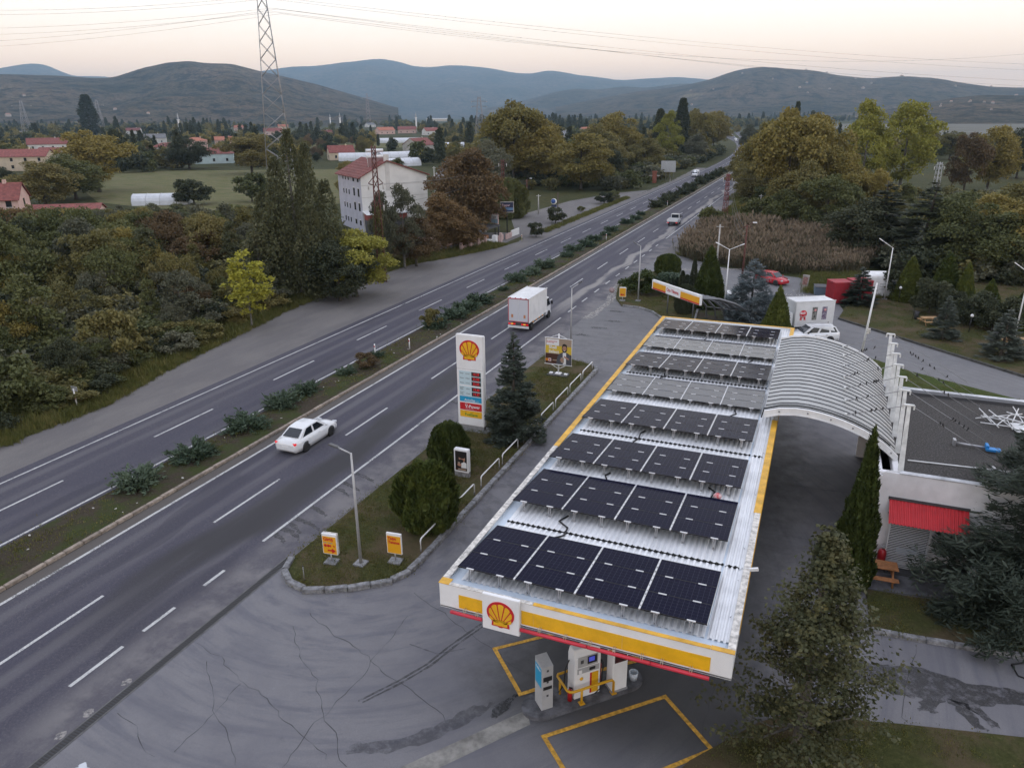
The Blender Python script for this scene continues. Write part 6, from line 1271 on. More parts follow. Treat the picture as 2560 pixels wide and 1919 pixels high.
# small poster light box
pb = thing('poster_box', 'small white poster box with a dark portrait on the island', 'sign', (-17.55, 34.9, .13)); m = MB(); m.b2(-.45, .45, -.12, .12, 0, .32); m.build('plinth', KERBG, pb); m = MB(); m.b2(-.46, .46, -.15, .15, .32, 1.78); bx = m.build('case', SIGNW, pb, bevel=.03); pr = plate(-.37, .37, .43, 1.66, -.157, .006).build('poster_print', HAIR, bx); m = plate(-.34, .34, .46, .58, -.162, .003); m.build('print_block', BROWN, pr); m = plate(-.2, .3, .48, .56, -.166, .003); m.build('print_block', TAN, pr)
for pts_, mt_, y in ((oval(.06, 1.22, .20, .27), SKIN, -.163), (oval(.06, 1.38, .22, .17), HAIR, -.166), ([(.0, .62), (.02, .95), (.2, 1.02), (.35, .95), (.35, .62)], SIGNW, -.164), (oval(.02, 1.06, .15, .12), HAIR, -.167), ([(-.2, .8), (-.2, .98), (-.06, .98), (-.06, .8)], TAN, -.168), (oval(-.1, .8, .13, .09), SKIN, -.17)): m = MB(); m.poly([(p[0], y, p[1]) for p in pts_]); m.build('print_figure', mt_, pr)
# two small yellow signs
def small_sign(loc, rz, label, kind):
    t = thing('direction_sign', label, 'sign', loc, rz); m = MB(); m.box((0, 0, .03), (.62, .5, .1)); m.build('base_slab', KERBG, t); m = MB(); m.tube([(0, 0, 0), (0, 0, .5)], .035, 7); m.build('post', STEEL, t); m = MB(); m.b2(-.38, .38, -.05, .05, .46, 1.56); bd2 = m.build('sign_board', SIGNW, t, bevel=.015); f = plate(-.345, .345, .50, 1.42 if kind != 'arrow' else 1.46, -.056, .005).build('sign_face', mat('sign_amber', (0.75, 0.36, 0.015), 0.4), bd2)
    if kind == 'giris':
        text('Giriş', .24, (-.30, -.061, 1.20), f, RED, bold=.008); text('7/24   24 saat', .085, (-.30, -.061, 1.06), f, CYAN)
        for x in (-.22, -.06): m = MB(); m.lathe([(.055, -.003), (.075, -.003), (.075, .003), (.055, .003)], (x, -.06, .93), 12, axis='y'); m.build('pictogram', RED, f)
        m = MB(); m.b2(.02, .08, -.062, -.058, .87, .98); m.b2(.17, .29, -.062, -.058, .915, .94); m.b2(.215, .245, -.0625, -.0585, .87, .985); m.build('pictogram', RED, f)
        m = MB(); m.poly([(-.12, -.062, .72), (.10, -.062, .72), (.10, -.062, .82), (.30, -.062, .68), (.10, -.062, .54), (.10, -.062, .64), (-.12, -.062, .64)]); m.build('arrow', RED, f); m = MB(); m.b2(-.36, .40, .07, .10, .48, 1.58); m.build('rear_board', CAP, t)
    elif kind == 'tasit': text('Taşıt\nTanıma', .20, (-.30, -.061, 1.22), f, RED, bold=.008)
    else: m = MB(); m.poly([(.2, -.062, .78), (-.05, -.062, .78), (-.05, -.062, .88), (-.28, -.062, .72), (-.05, -.062, .56), (-.05, -.062, .66), (.2, -.062, .66)]); m.build('arrow', RED, f)
    return t
small_sign((-19.45, 24.6, .13), .12, 'yellow entrance sign with red arrow at the tip of the island', 'giris'); small_sign((-16.65, 25.75, .13), .1, 'plain yellow sign with two red words on the island tip', 'tasit'); small_sign((-19.6, 80.6, .13), .15, 'small orange sign with left arrow at the car wash island', 'arrow')
t = thing('marker_post', 'short thin dark post in the grass before the entrance sign', 'post', (-19.75, 22.9, .13)); m = MB(); m.tube([(0, 0, 0), (0, 0, .75)], .02, 6); m.build('post', MGREY, t); m = MB(); m.tube([(0, 0, .75), (0, 0, .8)], .03, 6); m.build('post_cap', BLACK, t)
t = thing('round_sign', 'small round traffic sign seen from behind at the car wash exit', 'sign', (-20.6, 79.6, .1)); m = MB(); m.tube([(0, 0, 0), (0, 0, 1.6)], .03, 6); m.build('post', STEEL, t); m = MB(); m.lathe([(0, -.01), (.32, -.01), (.32, .01), (0, .01)], (0, -.04, 1.4), 20, axis='y'); m.build('disc', mat('sign_back', (0.30, 0.22, 0.22), 0.6), t)

# hoop guards
HP = [(26.95, 29.3), (30.9, 33.1), (34.0, 36.6), (37.1, 39.6), (40.6, 43.2), (43.9, 46.4), (46.9, 49.7), (50.2, 53.0), (53.5, 56.2)]
for i, (ya_, yb_) in enumerate(HP):
    t = thing('hoop_guard', 'white tubular hoop guard on the island kerb, number %s from the front tip' % ORD[i], 'barrier', (-15.95, (ya_+yb_)/2, .1), group='hoop guards along the island'); l_ = (yb_-ya_)/2
    m = MB(); m.tube([(0, -l_, .18), (0, -l_, .62), (0, -l_+.05, .70), (0, -l_+.14, .73), (0, l_-.14, .73), (0, l_-.05, .70), (0, l_, .62), (0, l_, .18)], .038, 8); m.build('hoop', WHITE, t)
    for s_ in (-1, 1): m = MB(); m.tube([(0, s_*l_, 0), (0, s_*l_, .2)], .041, 8); m.build('rusty_foot', mat('foot_grey', (0.2, 0.19, 0.19), 0.8), t)

# street lamps
LAMPM = mat('lamp_pole', (0.42, 0.42, 0.42), 0.5, 0.3, var=0.1); LHEAD = mat('lamp_head', (0.10, 0.10, 0.10), 0.5); LHW = mat('lamp_head_white', (0.72, 0.73, 0.75), 0.4)
def lamp(loc, H, arms, label, white=False, base=True):
    t = thing('street_lamp', label, 'street lamp', loc, group='street lamps'); m = MB(); m.tube([(0, 0, 0), (0, 0, H*.5), (0, 0, H)], [.085, .065, .045], 8); m.build('pole', LAMPM if not white else WHITE, t)
    if base: m = MB(); m.box((0, 0, .02), (.55, .55, .1)); m.build('foundation', KERBG, t)
    for (ax, ay, up) in arms:
        e = Vector((ax, ay, H+up)); m = MB(); m.tube([(0, 0, H-.03), e], .035, 6); m.build('arm', LAMPM if not white else WHITE, t); d = Vector((ax, ay, up)).normalized(); c_ = e+d*.22
        m = MB(); m.box(c_, (.5, .2, .08) if abs(ax) > abs(ay) else (.2, .5, .08), 0, Matrix.Rotation(-math.atan2(up, abs(ax)+.001)*(1 if ax > 0 else -1), 3, 'Y')); m.build('lamp_head', LHW if white else LHEAD, t, bevel=.02)
    return t
lamp((-18.1, 25.0, .13), 5.75, [(-.72, .05, .14)], 'tall grey lamp post on the near tip of the green island'); b = px(1233, 735); lamp((b.x, b.y, 0), 5.0, [(.5, .4, .35)], 'grey lamp post between the island and the passing box truck', base=False)
b = px(1378, 652); lamp((b.x, b.y, .13), 6.2, [(-.4, -.3, .25)], 'grey lamp post on the car wash island'); b = px(1563, 680); lamp((b.x, b.y, 0), 6.9, [(-1.0, 0, .45), (1.0, 0, .45)], 'white double-armed lamp post behind the car wash', True)
b = px(1910, 648); lamp((b.x, b.y, .1), 5.8, [(-1.1, 0, .7)], 'white single-arm lamp beside the white cabin', True); b = px(2190, 735); lamp((b.x, b.y, .1), 6.2, [(-.9, 0, .6)], 'white single-arm lamp at the right edge of the park', True)
b = px(1858, 776); t = thing('flag_pole', 'leaning white pole with a small box behind the link roof', 'pole', (b.x, b.y, .05)); hh = Hgt(b, 612*K); m = MB(); m.tube([(0, 0, 0), (.35, 0, hh)], [.10, .07], 8); m.build('pole', WHITE, t); m = MB(); m.box((.28, -.05, hh*.38), (.3, .28, .42)); m.build('meter_box', CAP, t)
t = thing('concrete_post', 'short pale concrete marker post on the rubble by the red car', 'post', tuple(px(1737, 626))); m = MB(); m.box((0, 0, .9), (.75, .25, 1.8), 0, Matrix.Rotation(.08, 3, 'Y')); m.build('slab', mat('stained_concrete', (0.33, 0.30, 0.27), 0.9, var=0.5, vscale=2), t); m = MB(); m.box((0, -.135, 1.1), (.5, .02, .9), 0, Matrix.Rotation(.08, 3, 'Y')); m.build('faded_notice', mat('faded_red', (0.3, 0.16, 0.14), 0.9, var=0.4, vscale=4), t)

# pump island
R45 = Matrix.Rotation(math.radians(45), 3, 'Z')
pi_ = MB(); pts_ = arc(-1.75, 0, .62, 90, 270, 10)+arc(1.85, 0, .62, -90, 90, 10); pts_ = [tuple(R45 @ Vector((p[0], p[1], 0)))[:2] for p in pts_]; pi_.prism([(p[0]-5.95, p[1]+20.95) for p in pts_], 0.0, .16); struct(pi_.build('pump_island', mat('island_concrete', (0.10, 0.10, 0.11), 0.85, var=0.5, vscale=2.5), bevel=.02))
def IP(a, b=0.0, z=.16): v = R45 @ Vector((a, b, 0)); return (v.x-5.95, v.y+20.95, z)
GREYP = mat('pay_grey', (0.40, 0.40, 0.40), 0.5, var=0.08)
t = thing('service_terminal', 'tall grey air and water terminal with a blue panel beside the pump', 'terminal', IP(-1.55), math.radians(45)); m = MB(); m.prism([(-.22, -.28), (.22, -.28), (.22, .28), (-.22, .28)], 0, 1.85); m.add([(-.22, -.28, 1.85), (.22, -.28, 1.85), (.22, .28, 1.98), (-.22, .28, 1.98), (-.22, .28, 1.85), (.22, .28, 1.85)], [(0, 1, 2, 3), (3, 2, 5, 4), (0, 3, 4), (1, 5, 2)]); bd3 = m.build('cabinet', GREYP, t)
m = MB(); m.b2(-.225, -.221, -.25, .25, .95, 1.78); m.build('blue_panel', CYAN, bd3); text('AdBlue', .13, (-.228, .20, 1.62), bd3, SIGNW, rz=-math.pi/2)
for z0, z1 in ((1.22, 1.42), (.86, 1.0)): m = MB(); m.b2(-.16, .18, -.284, -.281, z0, z1); m.build('slot', BLACK, bd3)
for z in (1.62, 1.14, .55): m = MB(); m.b2(-.03, .05, -.285, -.281, z, z+.09); m.build('label_plate', DGREY, bd3)
t = thing('fuel_pump', 'white fuel pump with display screen and red and yellow door', 'fuel pump', IP(.05), math.radians(45)); m = MB(); m.add([(-.52, -.27, 0), (.52, -.27, 0), (.52, .27, 0), (-.52, .27, 0), (-.52, -.27, 1.75), (.52, -.27, 1.75), (.52, .27, 1.75), (-.52, .27, 1.75), (-.52, -.16, 2.08), (.52, -.16, 2.08), (.52, .16, 2.08), (-.52, .16, 2.08)], [(3, 2, 1, 0), (0, 1, 5, 4), (1, 2, 6, 5), (2, 3, 7, 6), (3, 0, 4, 7), (4, 5, 9, 8), (5, 6, 10, 9), (6, 7, 11, 10), (7, 4, 8, 11), (8, 9, 10, 11)]); cb_ = m.build('cabinet', SIGNW, t, bevel=.015)
for x0_, x1_, z0, z1, mt_, nm in ((-.40, .40, 1.36, 1.80, GREYP, 'display_panel'), (-.42, .46, 1.08, 1.32, GREYP, 'nozzle_bay'), (.10, .17, .1, 1.0, RED, 'red_stripe'), (.171, .44, .1, 1.0, YELLOW, 'yellow_door')): m = plate(x0_, x1_, z0, z1, -.279, .008); pn = m.build(nm, mt_, cb_)
for x0_, x1_, z0, z1, mt_, nm in ((-.02, .36, 1.44, 1.76, BLACK, 'screen_bezel'), (.03, .26, 1.53, 1.72, mat('screen_blue', (0.05, 0.06, 0.35), 0.2, emit=((0.12, 0.14, 0.8), 0.35)), 'screen'), (-.30, -.18, 1.52, 1.66, DGREY, 'card_slot'), (.06, .30, 1.14, 1.26, BLACK, 'keypad'), (-.36, -.24, 1.10, 1.24, SIGNW, 'receipt_box')): m = plate(x0_, x1_, z0, z1, -.290 if nm != 'screen' else -.294, .006); m.build(nm, mt_, cb_)
m = MB(); m.lathe([(0, -.008), (.07, -.008), (.07, .004), (0, .004)], (-.25, -.282, .86), 14, axis='y'); m.build('emblem', YELLOW, cb_)
m = MB(); m.tube([(.56, -.15, 1.5), (.62, -.28, 1.3), (.60, -.30, .8), (.45, -.42, .3), (.25, -.40, .12)], .022, 6); m.build('hose', CABLE, t); m = MB(); m.lathe([(.02, 0), (.06, .03), (.05, .16), (.02, .2)], (.55, -.2, 1.4), 8); m.build('nozzle', DGREY, t)
m = MB(); m.tube([(-.56, .1, 1.5), (-.68, .15, 1.1), (-.75, .1, .5), (-.9, .2, .1)], .022, 6); m.build('hose', CABLE, t)
YPIPE = mat('pipe_yellow', (0.62, 0.33, 0.01), 0.4, var=0.1)
t = thing('pump_guard', 'bent yellow steel guard rail wrapped round the fuel pump', 'guard rail', IP(.05), math.radians(45)); rail = [(.95, -.52, .0), (.95, -.52, .50), (.88, -.52, .60), (.75, -.52, .62), (-.70, -.52, .62), (-.80, -.48, .62), (-.86, -.38, .62), (-.86, .42, .62), (-.80, .5, .62), (-.2, .52, .62), (-.2, .52, 0)]; m = MB(); m.tube(rail, .048, 8); m.build('rail', YPIPE, t)
m = MB(); m.tube([(-.35, -.52, 0), (-.35, -.52, .62)], .044, 8); m.build('leg', YPIPE, t); m = MB(); m.tube([(-.86, .2, 0), (-.86, .2, .62)], .044, 8); m.build('leg', YPIPE, t)
for x, y in ((.95, -.52), (-.35, -.52)): m = MB(); m.box((x, y, .01), (.2, .2, .03)); m.build('foot_plate', YPIPE, t)
t = thing('bucket', 'pale translucent plastic bucket on the pump island end', 'bucket', IP(2.05, -.2)); m = MB(); m.lathe([(.0, 0), (.13, 0), (.17, .33), (.155, .33), (.12, .02), (0, .02)], n=16); m.build('bucket_body', mat('bucket_plastic', (0.52, 0.57, 0.62), 0.3), t); m = MB(); m.tube([(-.17, 0, .31), (0, -.06, .42), (.17, 0, .31)], .008, 4); m.build('handle', STEEL, t)
for a, b, s_, lb in ((-.62, -.22, 1.0, 'small red fire extinguisher at the left foot of the pump'), (.78, .30, 1.7, 'large red fire extinguisher between pump and column')):
    t = thing('fire_extinguisher', lb, 'extinguisher', IP(a, b)); t.scale = (s_,)*3; m = MB(); m.lathe([(.0, 0), (.09, .01), (.09, .42), (.05, .5), (.02, .53)], n=12); m.build('cylinder', mat('ext_red', (0.38, 0.012, 0.015), 0.35), t); m = MB(); m.box((.03, 0, .56), (.14, .04, .05)); m.build('valve', BLACK, t); m = MB(); m.tube([(.08, 0, .55), (.14, 0, .4), (.10, 0, .15)], .012, 5); m.build('hose', BLACK, t)

# car wash: sign on bowed steel ribs
cw = thing('car_wash_frame', 'car wash sign board carried on curved grey steel ribs', 'car wash', (-10.2, 74.2, 0)); sa, sb = Vector((-14.95, 75.0, 3.35)), Vector((-9.2, 67.9, 3.45))
sa, sb = G(1500+478/3.685, 620+372/3.685, 2.55), G(1500+918/3.685, 620+530/3.685, 2.95)
sb = Vector((sb.x, sb.y, 2.95)); d = sb-sa; L_ = Vector((d.x, d.y, 0)).length; yaw = math.atan2(d.y, d.x)
Rz = Matrix.Rotation(yaw, 3, 'Z')
def CWp(x, y, z): v = Rz @ Vector((x, y, 0)); return (sa.x+v.x+10.2, sa.y+v.y-74.2, z)
def cwbox(x0, x1, z0, z1, y, th, nm, mt_, par, tilt=d.z/L_):
    m = MB(); m.add([CWp(x, yy, z+2.55+tilt*x) for yy in (y, y+th) for x, z in ((x0, z0), (x1, z0), (x1, z1), (x0, z1))], [(0, 1, 2, 3), (7, 6, 5, 4), (0, 4, 5, 1), (1, 5, 6, 2), (2, 6, 7, 3), (3, 7, 4, 0)]); return m.build(nm, mt_, par)
sbd = cwbox(0, L_, 0, .98, 0, .22, 'sign_board', SIGNW, cw)
for a, b in ((.02, .31), (.62, .99)): cwbox(a*L_, b*L_, .17, .74, -.01, .008, 'amber_panel', mat('sign_amber', (0.75, 0.36, 0.015), 0.4), sbd); cwbox(a*L_, b*L_, .02, .165, -.01, .008, 'red_panel', RED, sbd)
tx = text('Oto Yıkama', .50, CWp(.33*L_, -.02, 2.55+.30+.33*L_*d.z/L_), sbd, RED, rz=yaw, bold=.004); tx.rotation_euler = (math.pi/2, -math.atan2(d.z, L_), yaw)
RIB = mat('rib_grey', (0.16, 0.165, 0.175), 0.5, 0.3)
for i in range(6):
    f = 0.55+.40*i/5*1.0; x = f*L_; o_ = Vector(CWp(x, .3, 0)); ax = .95+.9*i*.0
    p0_ = Vector((o_.x, o_.y, 3.35+.03*i)); base = Vector((-11.2+10.2+.95*i+1.6, 76.0-74.2+.3, 0)); mid = p0_.lerp(base, .5)+Vector((.55, .2, .75)); q1 = p0_.lerp(mid, .5)+Vector((.1, 0, .22)); q2 = mid.lerp(base, .5)+Vector((.25, .1, .28))
    m = MB(); m.tube([p0_, q1, mid, q2, base], [.08, .12, .13, .12, .1], 4, smooth=False); m.build('rib', RIB, cw)
for k2 in range(3):
    m = MB(); pts_ = []
    for i in range(6):
        f = 0.55+.08*i; o_ = Vector(CWp(f*L_, .3, 0)); p0_ = Vector((o_.x, o_.y, 3.35)); base = Vector((-11.2+10.2+.95*i+1.6, 2.1, 0)); mid = p0_.lerp(base, .5)+Vector((.55, .2, .75)); pts_.append(p0_.lerp(mid, .6) if k2 == 0 else mid if k2 == 1 else mid.lerp(base, .5)+Vector((.2, .1, .25)))
    m.tube(pts_, .05, 5); m.build('purlin', RIB, cw)
for x, y in ((-.6, .4), (4.9, 2.2), (-3.6, 2.6)): m = MB(); m.tube([(x, y, 0), (x, y, 2.9)], .07, 6); m.build('post', RIB, cw)
# ------------------------------------------------------------------ vehicles
CARW = mat('car_white', (0.70, 0.71, 0.72), 0.25, coat=0.5, var=0.03, vscale=1); CARR = mat('car_red', (0.45, 0.012, 0.022), 0.25, coat=0.6); CGLASS = mat('car_glass', (0.012, 0.016, 0.022), 0.06, spec=0.6)
TAILR = mat('tail_red', (0.45, 0.01, 0.015), 0.3, emit=((1.0, 0.03, 0.04), 0.5)); TAILD = mat('tail_red_off', (0.35, 0.012, 0.015), 0.3); HEADL = mat('headlamp', (0.55, 0.57, 0.6), 0.1); RIM = mat('wheel_rim', (0.36, 0.36, 0.37), 0.35, 0.6)
def add_wheel(t, x, y, r, w=.2):
    s_ = 1 if y > 0 else -1
    m = MB(); m.lathe([(r*.62, -w/2), (r*.92, -w/2), (r, -w*.3), (r, w*.3), (r*.92, w/2), (r*.62, w/2)], (x, y, r), 20, axis='y'); wl = m.build('wheel', RUBBER, t)
    m = MB(); m.lathe([(0, -w*.34), (r*.2, -w*.42), (r*.63, -w*.36), (r*.63, w*.36), (r*.2, w*.42), (0, w*.34)], (x, y, r), 14, axis='y'); m.build('rim', RIM, wl)
def loft(st, mi=0):
    """body shell from stations (x, half width, sill z, shoulder z, centre z)"""
    m = MB(); V = []; k2 = 9
    for x, w, z0, zs, zc in st:
        V += [(x, -w*.94, z0), (x, -w, z0+(zs-z0)*.35), (x, -w*.985, z0+(zs-z0)*.72), (x, -w*.90, zs), (x, 0, zc), (x, w*.90, zs), (x, w*.985, z0+(zs-z0)*.72), (x, w, z0+(zs-z0)*.35), (x, w*.94, z0)]
    n = len(st); F = [(i*k2+j, i*k2+j+1, (i+1)*k2+j+1, (i+1)*k2+j) for i in range(n-1) for j in range(k2-1)]+[((i+1)*k2, (i+1)*k2+k2-1, i*k2+k2-1, i*k2) for i in range(n-1)]
    m.add(V, F, 0, True); m.add(V[:k2], [tuple(range(k2))]); m.add(V[-k2:], [tuple(range(k2-1, -1, -1))]); return m
def quad_in(q, s, off):
    q = [Vector(p) for p in q]; c = sum(q, Vector())/len(q); nrm = (q[1]-q[0]).cross(q[2]-q[0]).normalized()
    return [c+(p-c)*s+nrm*off for p in q]
def glass(q, t, nm, s=.88, mt_=None, ctr=(0, 0, 1.1)):
    q = [Vector(p) for p in q]; c = sum(q, Vector())/len(q); nrm = (q[1]-q[0]).cross(q[2]-q[0])
    if nrm.dot(c-Vector(ctr)) < 0: q = q[::-1]
    m = MB(); m.poly(quad_in(q, s, .008)); return m.build(nm, mt_ or CGLASS, t)
def car(name, label, loc, rz, kind, paint, cat='car', lit=True):
    t = thing(name, label, cat, loc, rz)
    if kind == 'sedan': L = 4.6; st = [(-2.30, .68, .38, .70, .74), (-2.22, .80, .24, .88, .93), (-1.75, .87, .2, .94, .99), (-1.0, .90, .18, .93, .96), (0.2, .90, .18, .91, .94), (1.15, .89, .18, .88, .92), (1.75, .86, .2, .80, .86), (2.15, .78, .22, .66, .73), (2.30, .62, .30, .55, .58)]; rf, rr, bf, br, H, rw = .42, -1.0, 1.18, -1.78, 1.44, .60
    elif kind == 'hatch': L = 4.1; st = [(-2.05, .70, .40, .85, .88), (-1.98, .82, .24, .95, .98), (-1.3, .87, .2, .95, .98), (0.1, .89, .18, .92, .95), (1.05, .88, .18, .88, .92), (1.6, .85, .2, .80, .86), (1.95, .76, .22, .66, .72), (2.05, .60, .30, .55, .58)]; rf, rr, bf, br, H, rw = .35, -1.35, 1.12, -1.98, 1.45, .60
    else: L = 4.5; st = [(-2.25, .72, .40, .90, .93), (-2.18, .83, .24, 1.0, 1.03), (-1.4, .87, .2, 1.0, 1.03), (0.1, .88, .18, .96, .99), (1.15, .87, .18, .92, .97), (1.7, .84, .2, .84, .90), (2.1, .78, .22, .70, .76), (2.25, .62, .30, .58, .62)]; rf, rr, bf, br, H, rw = .45, -1.85, 1.2, -2.2, 1.54, .62
    body = loft(st).build('body', paint, t)
    zb = st[3][4]-.03; m = MB(); xm = (rf+rr)/2
    B_ = {}
    for s_ in (-1, 1): B_[s_] = [(bf, s_*.74, zb-.03), (br, s_*.74, zb), (rr, s_*rw, H-.05), (xm, s_*(rw+.02), H), (rf, s_*rw, H-.03)]
    V = B_[-1]+B_[1]+[(rr+.05, 0, H-.02), (xm, 0, H+.03), (rf-.02, 0, H)]
    m.add(V, [(0, 4, 3, 2, 1), (5, 6, 7, 8, 9), (2, 10, 7, 6, 1), (4, 0, 5, 9, 12), (2, 3, 11, 10), (3, 4, 12, 11), (10, 11, 8, 7), (11, 12, 9, 8)], 0, False); m.build('cabin', paint, t, bevel=.03)
    glass([(bf, -.74, zb), (bf, .74, zb), (rf, rw, H-.03), (rf, -rw, H-.03)], t, 'windscreen', .90); glass([(br, -.72, zb+.05), (br, .72, zb+.05), (rr, rw, H-.05), (rr, -rw, H-.05)], t, 'rear_window', .82)
    for s_ in (-1, 1):
        def side(f, top): 
            b0_, b1_ = Vector((bf, s_*.74, zb)), Vector((br, s_*.74, zb)); t0_, t1_ = Vector((rf, s_*rw, H-.03)), Vector((rr, s_*rw, H-.05)); return (t0_.lerp(t1_, f) if top else b0_.lerp(b1_, f))
        n = 3 if kind == 'estate' else 2; cuts = [.06, .40, .74, .97] if n == 3 else [.08, .50, .92]
        for i in range(n): glass([side(cuts[i]+.01, 0), side(cuts[i+1]-.01, 0), side(cuts[i+1]-.01, 1), side(cuts[i]+.01, 1)], t, 'side_window', .86)
        for x in (L*.29, -L*.29): add_wheel(t, x, s_*.80, .315)
        for x in (L*.29, -L*.29): m = MB(); m.lathe([(0, 0), (.38, 0), (.38, .012), (0, .012)], (x, s_*.885-.006, .33), 18, axis='y'); m.build('wheel_arch', BLACK, t)
        m = MB(); m.box((bf-.35, s_*.93, zb+.08), (.14, .16, .12)); m.build('mirror', BLACK if kind == 'estate' else paint, t, bevel=.02)
        m = MB(); m.box((L/2-.16, s_*.60, .66), (.22, .30, .13), 0, Matrix.Rotation(-s_*.35, 3, 'Z')); m.build('headlight', HEADL, t, bevel=.02); m = MB(); m.box((-L/2+.11, s_*.66, .80), (.16, .24, .14), 0, Matrix.Rotation(s_*.3, 3, 'Z')); m.build('tail_light', TAILR if lit else TAILD, t, bevel=.02)
        for x in (.1, -.95): m = MB(); m.box((x, s_*.885, .80), (.16, .02, .03)); m.build('door_handle', BLACK if kind == 'estate' else paint, t)
        if kind == 'estate': m = MB(); m.tube([(rf-.1, s_*(rw-.06), H), (rf-.3, s_*(rw-.06), H+.06), (rr+.3, s_*(rw-.06), H+.06), (rr+.1, s_*(rw-.06), H)], .018, 5); m.build('roof_rail', MGREY, t)
    m = MB(); m.box((L/2-.05, 0, .48), (.06, .9, .16)); m.build('grille', BLACK, t); m = MB(); m.box((-L/2+.01, 0, .62), (.03, .5, .12)); m.build('number_plate', SIGNW, t); m = MB(); m.box((0, 0, .2), (L*.8, 1.5, .14)); m.build('underbody', BLACK, t)
    return t
car('white_sedan', 'white saloon car driving away on the near carriageway', (-29.25, 35.9, .022), math.radians(90.5), 'sedan', CARW)
car('red_car', 'red hatchback parked on the yard before the reeds', (-4.6, 96.7, .02), math.radians(-35), 'hatch', CARR, lit=False)
car('estate_car', 'white estate car with roof rails parked behind the canopy', (0.65, 71.7, .02), math.radians(206), 'estate', CARW, lit=False)
car('white_car', 'white car whose roof just shows at the bottom left corner', (-19.35, 9.15, .02), math.radians(78), 'sedan', CARW)
car('white_car', 'distant white car half hidden by the overhanging tree on the right lane', (-25.3, 248, .022), math.radians(90), 'sedan', CARW)
car('white_car', 'white car behind the blue spruce by the car wash', (-8.0, 84.0, .02), math.radians(100), 'hatch', CARW, lit=False)
car('far_car', 'tiny dark car at the far bend of the highway', (-57, 560, .022), math.radians(275), 'hatch', DGREY)
BOXW = mat('truck_box_white', (0.66, 0.66, 0.66), 0.5, var=0.10, vscale=0.8); TRIM = mat('truck_trim_red', (0.42, 0.10, 0.12), 0.5); AMBER = mat('amber_marker', (0.75, 0.32, 0.03), 0.4, emit=((1.0, 0.45, 0.08), 0.4))
def cab(t, x0, L, W, z0, H, paint):
    """forward-control cab, front at x0+L"""
    m = MB(); a, b, c_ = x0, x0+L, x0+L*.80; V = []
    for s_ in (-1, 1): V += [(a, s_*W/2, z0), (b, s_*W/2*.96, z0), (b+.02, s_*W/2*.96, z0+H*.45), (c_, s_*W/2*.86, z0+H*.97), (a, s_*W/2*.88, z0+H)]
    m.add(V, [(0, 1, 2, 3, 4), (9, 8, 7, 6, 5), (1, 6, 7, 2), (2, 7, 8, 3), (3, 8, 9, 4), (4, 9, 5, 0), (0, 5, 6, 1)]); m.build('cab', paint, t, bevel=.05); ctr = (x0+L*.4, 0, z0+H*.5)
    glass([V[2], V[7], V[8], V[3]], t, 'windscreen', .86, ctr=ctr)
    for s_, o in ((-1, 0), (1, 5)): q = [Vector(V[o+2]).lerp(Vector(V[o+0]), .08)+Vector((0, 0, H*.06)), Vector((x0+L*.25, s_*W/2*.985, z0+H*.48)), Vector((x0+L*.25, s_*W/2*.89, z0+H*.93)), Vector(V[o+3])+Vector((-.06, s_*.02, -.05))]; glass(q, t, 'door_window', .9, ctr=ctr); m = MB(); m.box((b-.12, s_*(W/2+.14), z0+H*.62), (.1, .18, .34)); m.build('mirror', BLACK, t)
    for s_ in (-1, 1): m = MB(); m.box((b+.0, s_*W*.36, z0+.22), (.08, .32, .2)); m.build('headlight', HEADL, t)
    m = MB(); m.box((b+.03, 0, z0+.05), (.12, W*.96, .24)); m.build('bumper', paint, t)
